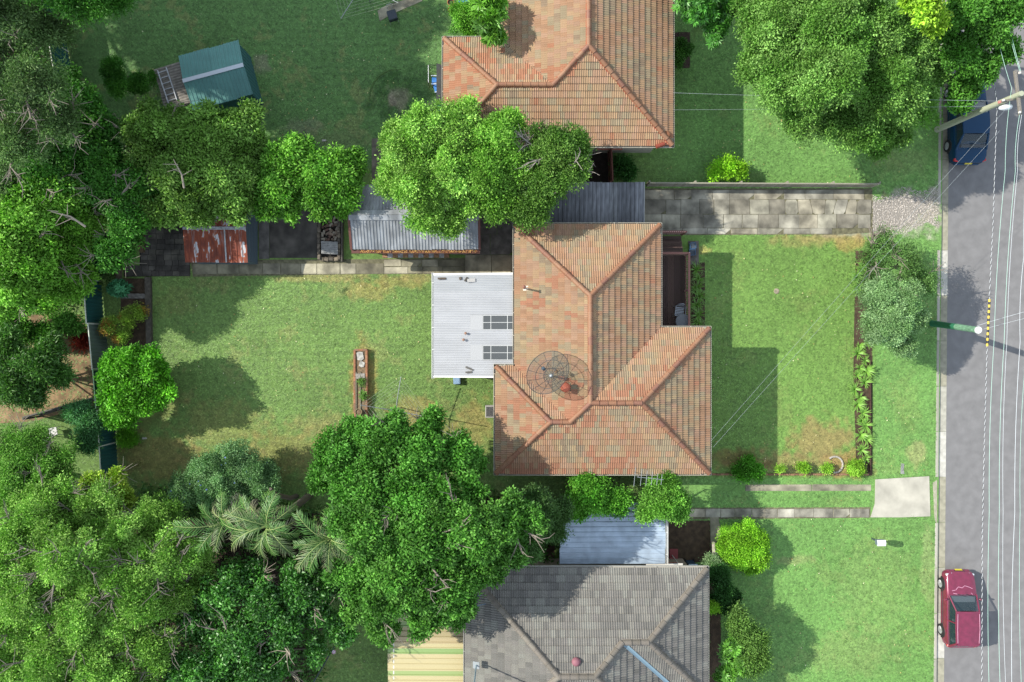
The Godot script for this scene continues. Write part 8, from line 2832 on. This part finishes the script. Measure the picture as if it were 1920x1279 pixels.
	own(pt, "pole", g, mat("pole_steel", "6c7688", 0.45, "", Vector3.ONE, 0.4))
	var ds := thing("round_sign", "small round white and pink disc at the steel pole's foot", "disc", spot(629, 1216) + Vector3.UP * 0.45)
	g = Geo.new()
	g.lathe([Vector2(0, 0), Vector2(0.12, 0), Vector2(0.12, 0.015), Vector2(0, 0.016)], Vector3.ZERO, 20)
	own(ds, "disc", g, mat("disc_white", "c8c4cc", 0.5))
	g = Geo.new()
	pts = []
	for k in 21:
		pts.append(Vector3(cos(TAU * k / 20) * 0.1, 0.018, sin(TAU * k / 20) * 0.1))
	g.tube(pts, [0.014], 5, false)
	g.box(Vector3(0, 0.02, 0), Vector3(0.18, 0.008, 0.025), Basis(Vector3.UP, 0.8))
	own(ds, "ring", g, mat("disc_pink", "a8607c", 0.5))
	# aerial on the south eave
	antenna("grey television aerial standing at the tiled house's bottom eave", spot(1188, 884, 3.4), 1.7, Vector3(1, 0, 0.1), [[-0.2, 0.9], [0.1, 0.8], [0.35, 0.7], [0.6, 0.62], [0.85, 0.55], [1.05, 0.5]], "8c9498")
	# things between the blue carport and grey house
	g = Geo.new()
	g.box(Vector3(0, 0.03, 0), Vector3(0.45, 0.04, 0.62), Basis.IDENTITY, 0.01)
	solo("red_mat", g, mat("red_mat", "8f4a4a", 0.95, "fine", Vector3.ONE), spot(1263, 1040), "dull red mat beside the blue carport's right end", "mat")
	var aw := thing("white_awning", "white sheet awning between the blue carport and grey roof", "awning", spot(1245, 1062))
	g = Geo.new()
	g.box(spot(1246, 1061, 2.0), Vector3(1.85, 0.03, 0.26), Basis(Vector3.RIGHT, 0.15), 0.01)
	part(aw, "sheet", g, mat("awning_white", "c9c7c0", 0.5))
	g = Geo.new()
	for x in [1218, 1275]:
		var p := spot(x, 1061, 2.0)
		g.bar(p, Vector3(p.x, 0, p.z), 0.025)
	part(aw, "post", g, mat("white_timber", "c4c2ba", 0.7))
	g = Geo.new()
	g.prism(flat([1050, 1056, 1290, 1056, 1300, 1075, 1050, 1075]), -0.03, 0.02)
	struct("concrete_strip", g, mat("strip", "8d8a7c", 0.95, "strong", Vector3.ONE))
	var wb := thing("wheelie_bin", "dark blue lidded bin tucked at the grey house's corner", "bin", spot(1292, 1058))
	g = Geo.new()
	g.box(Vector3(0, 0.48, 0), Vector3(0.42, 0.9, 0.46), Basis.IDENTITY, 0.03)
	own(wb, "body", g, mat("bin_body", "2f4658", 0.6))
	g = Geo.new()
	g.box(Vector3(0, 0.955, 0), Vector3(0.48, 0.05, 0.54), Basis.IDENTITY, 0.02)
	own(wb, "lid", g, mat("bin_lid", "9aaab4", 0.5))
	for sx in [-1, 1]:
		g = Geo.new()
		g.tube([Vector3(0.2 * sx, 0.09, -0.22), Vector3(0.25 * sx, 0.09, -0.22)], [0.09], 12)
		own(wb, "wheel", g, mat("tyre", "19191a", 0.9))
	# plastic chair beyond the back fence
	var wc := thing("white_chair", "white plastic chair under the grey paling fence at left", "chair", spot(108, 808), "", 0.2)
	var wm := mat("white_plastic", "b8b8b4", 0.5)
	g = Geo.new()
	g.box(Vector3(0, 0.43, 0), Vector3(0.44, 0.03, 0.42), Basis.IDENTITY, 0.01)
	own(wc, "seat", g, wm)
	g = Geo.new()
	g.box(Vector3(0, 0.68, 0.22), Vector3(0.42, 0.44, 0.03), Basis(Vector3.RIGHT, 0.2), 0.01)
	own(wc, "backrest", g, wm)
	for sx in [-1, 1]:
		for sz in [-1, 1]:
			g = Geo.new()
			g.tube([Vector3(0.19 * sx, 0.42, 0.18 * sz), Vector3(0.22 * sx, 0, 0.22 * sz)], [0.02], 5)
			own(wc, "leg", g, wm)
	# stray pale stones on the lawns
	for q in [[271, 822, "pale flat stone on the shaded lawn below the citrus tree"], [608, 264, "white scrap lying on the top lawn by the young tree"]]:
		g = Geo.new()
		g.prism(PackedVector2Array([Vector2(-0.12, -0.05), Vector2(0.1, -0.06), Vector2(0.13, 0.03), Vector2(-0.1, 0.06)]), 0.0, 0.07, 0.015)
		solo("stone", g, mat("pale_stone", "b4b2aa", 0.9, "fine"), spot(q[0], q[1]), q[2], "stone")
	var bl := thing("garden_trolley", "small dark blue garden trolley beside the yellow-green tree", "trolley", spot(716, 268))
	g = Geo.new()
	for s in [-1, 1]:
		g.tube([Vector3(0.0, 0.0, 0.18 * s), Vector3(0.0, 0.5, 0.2 * s), Vector3(0.3, 0.5, 0.2 * s)], [0.018], 6)
	own(bl, "frame", g, mat("seat_blue", "39507e", 0.6))
	g = Geo.new()
	g.box(Vector3(0.12, 0.36, 0), Vector3(0.28, 0.03, 0.36), Basis.IDENTITY, 0.008)
	own(bl, "platform", g, mat("seat_blue", "39507e", 0.6))
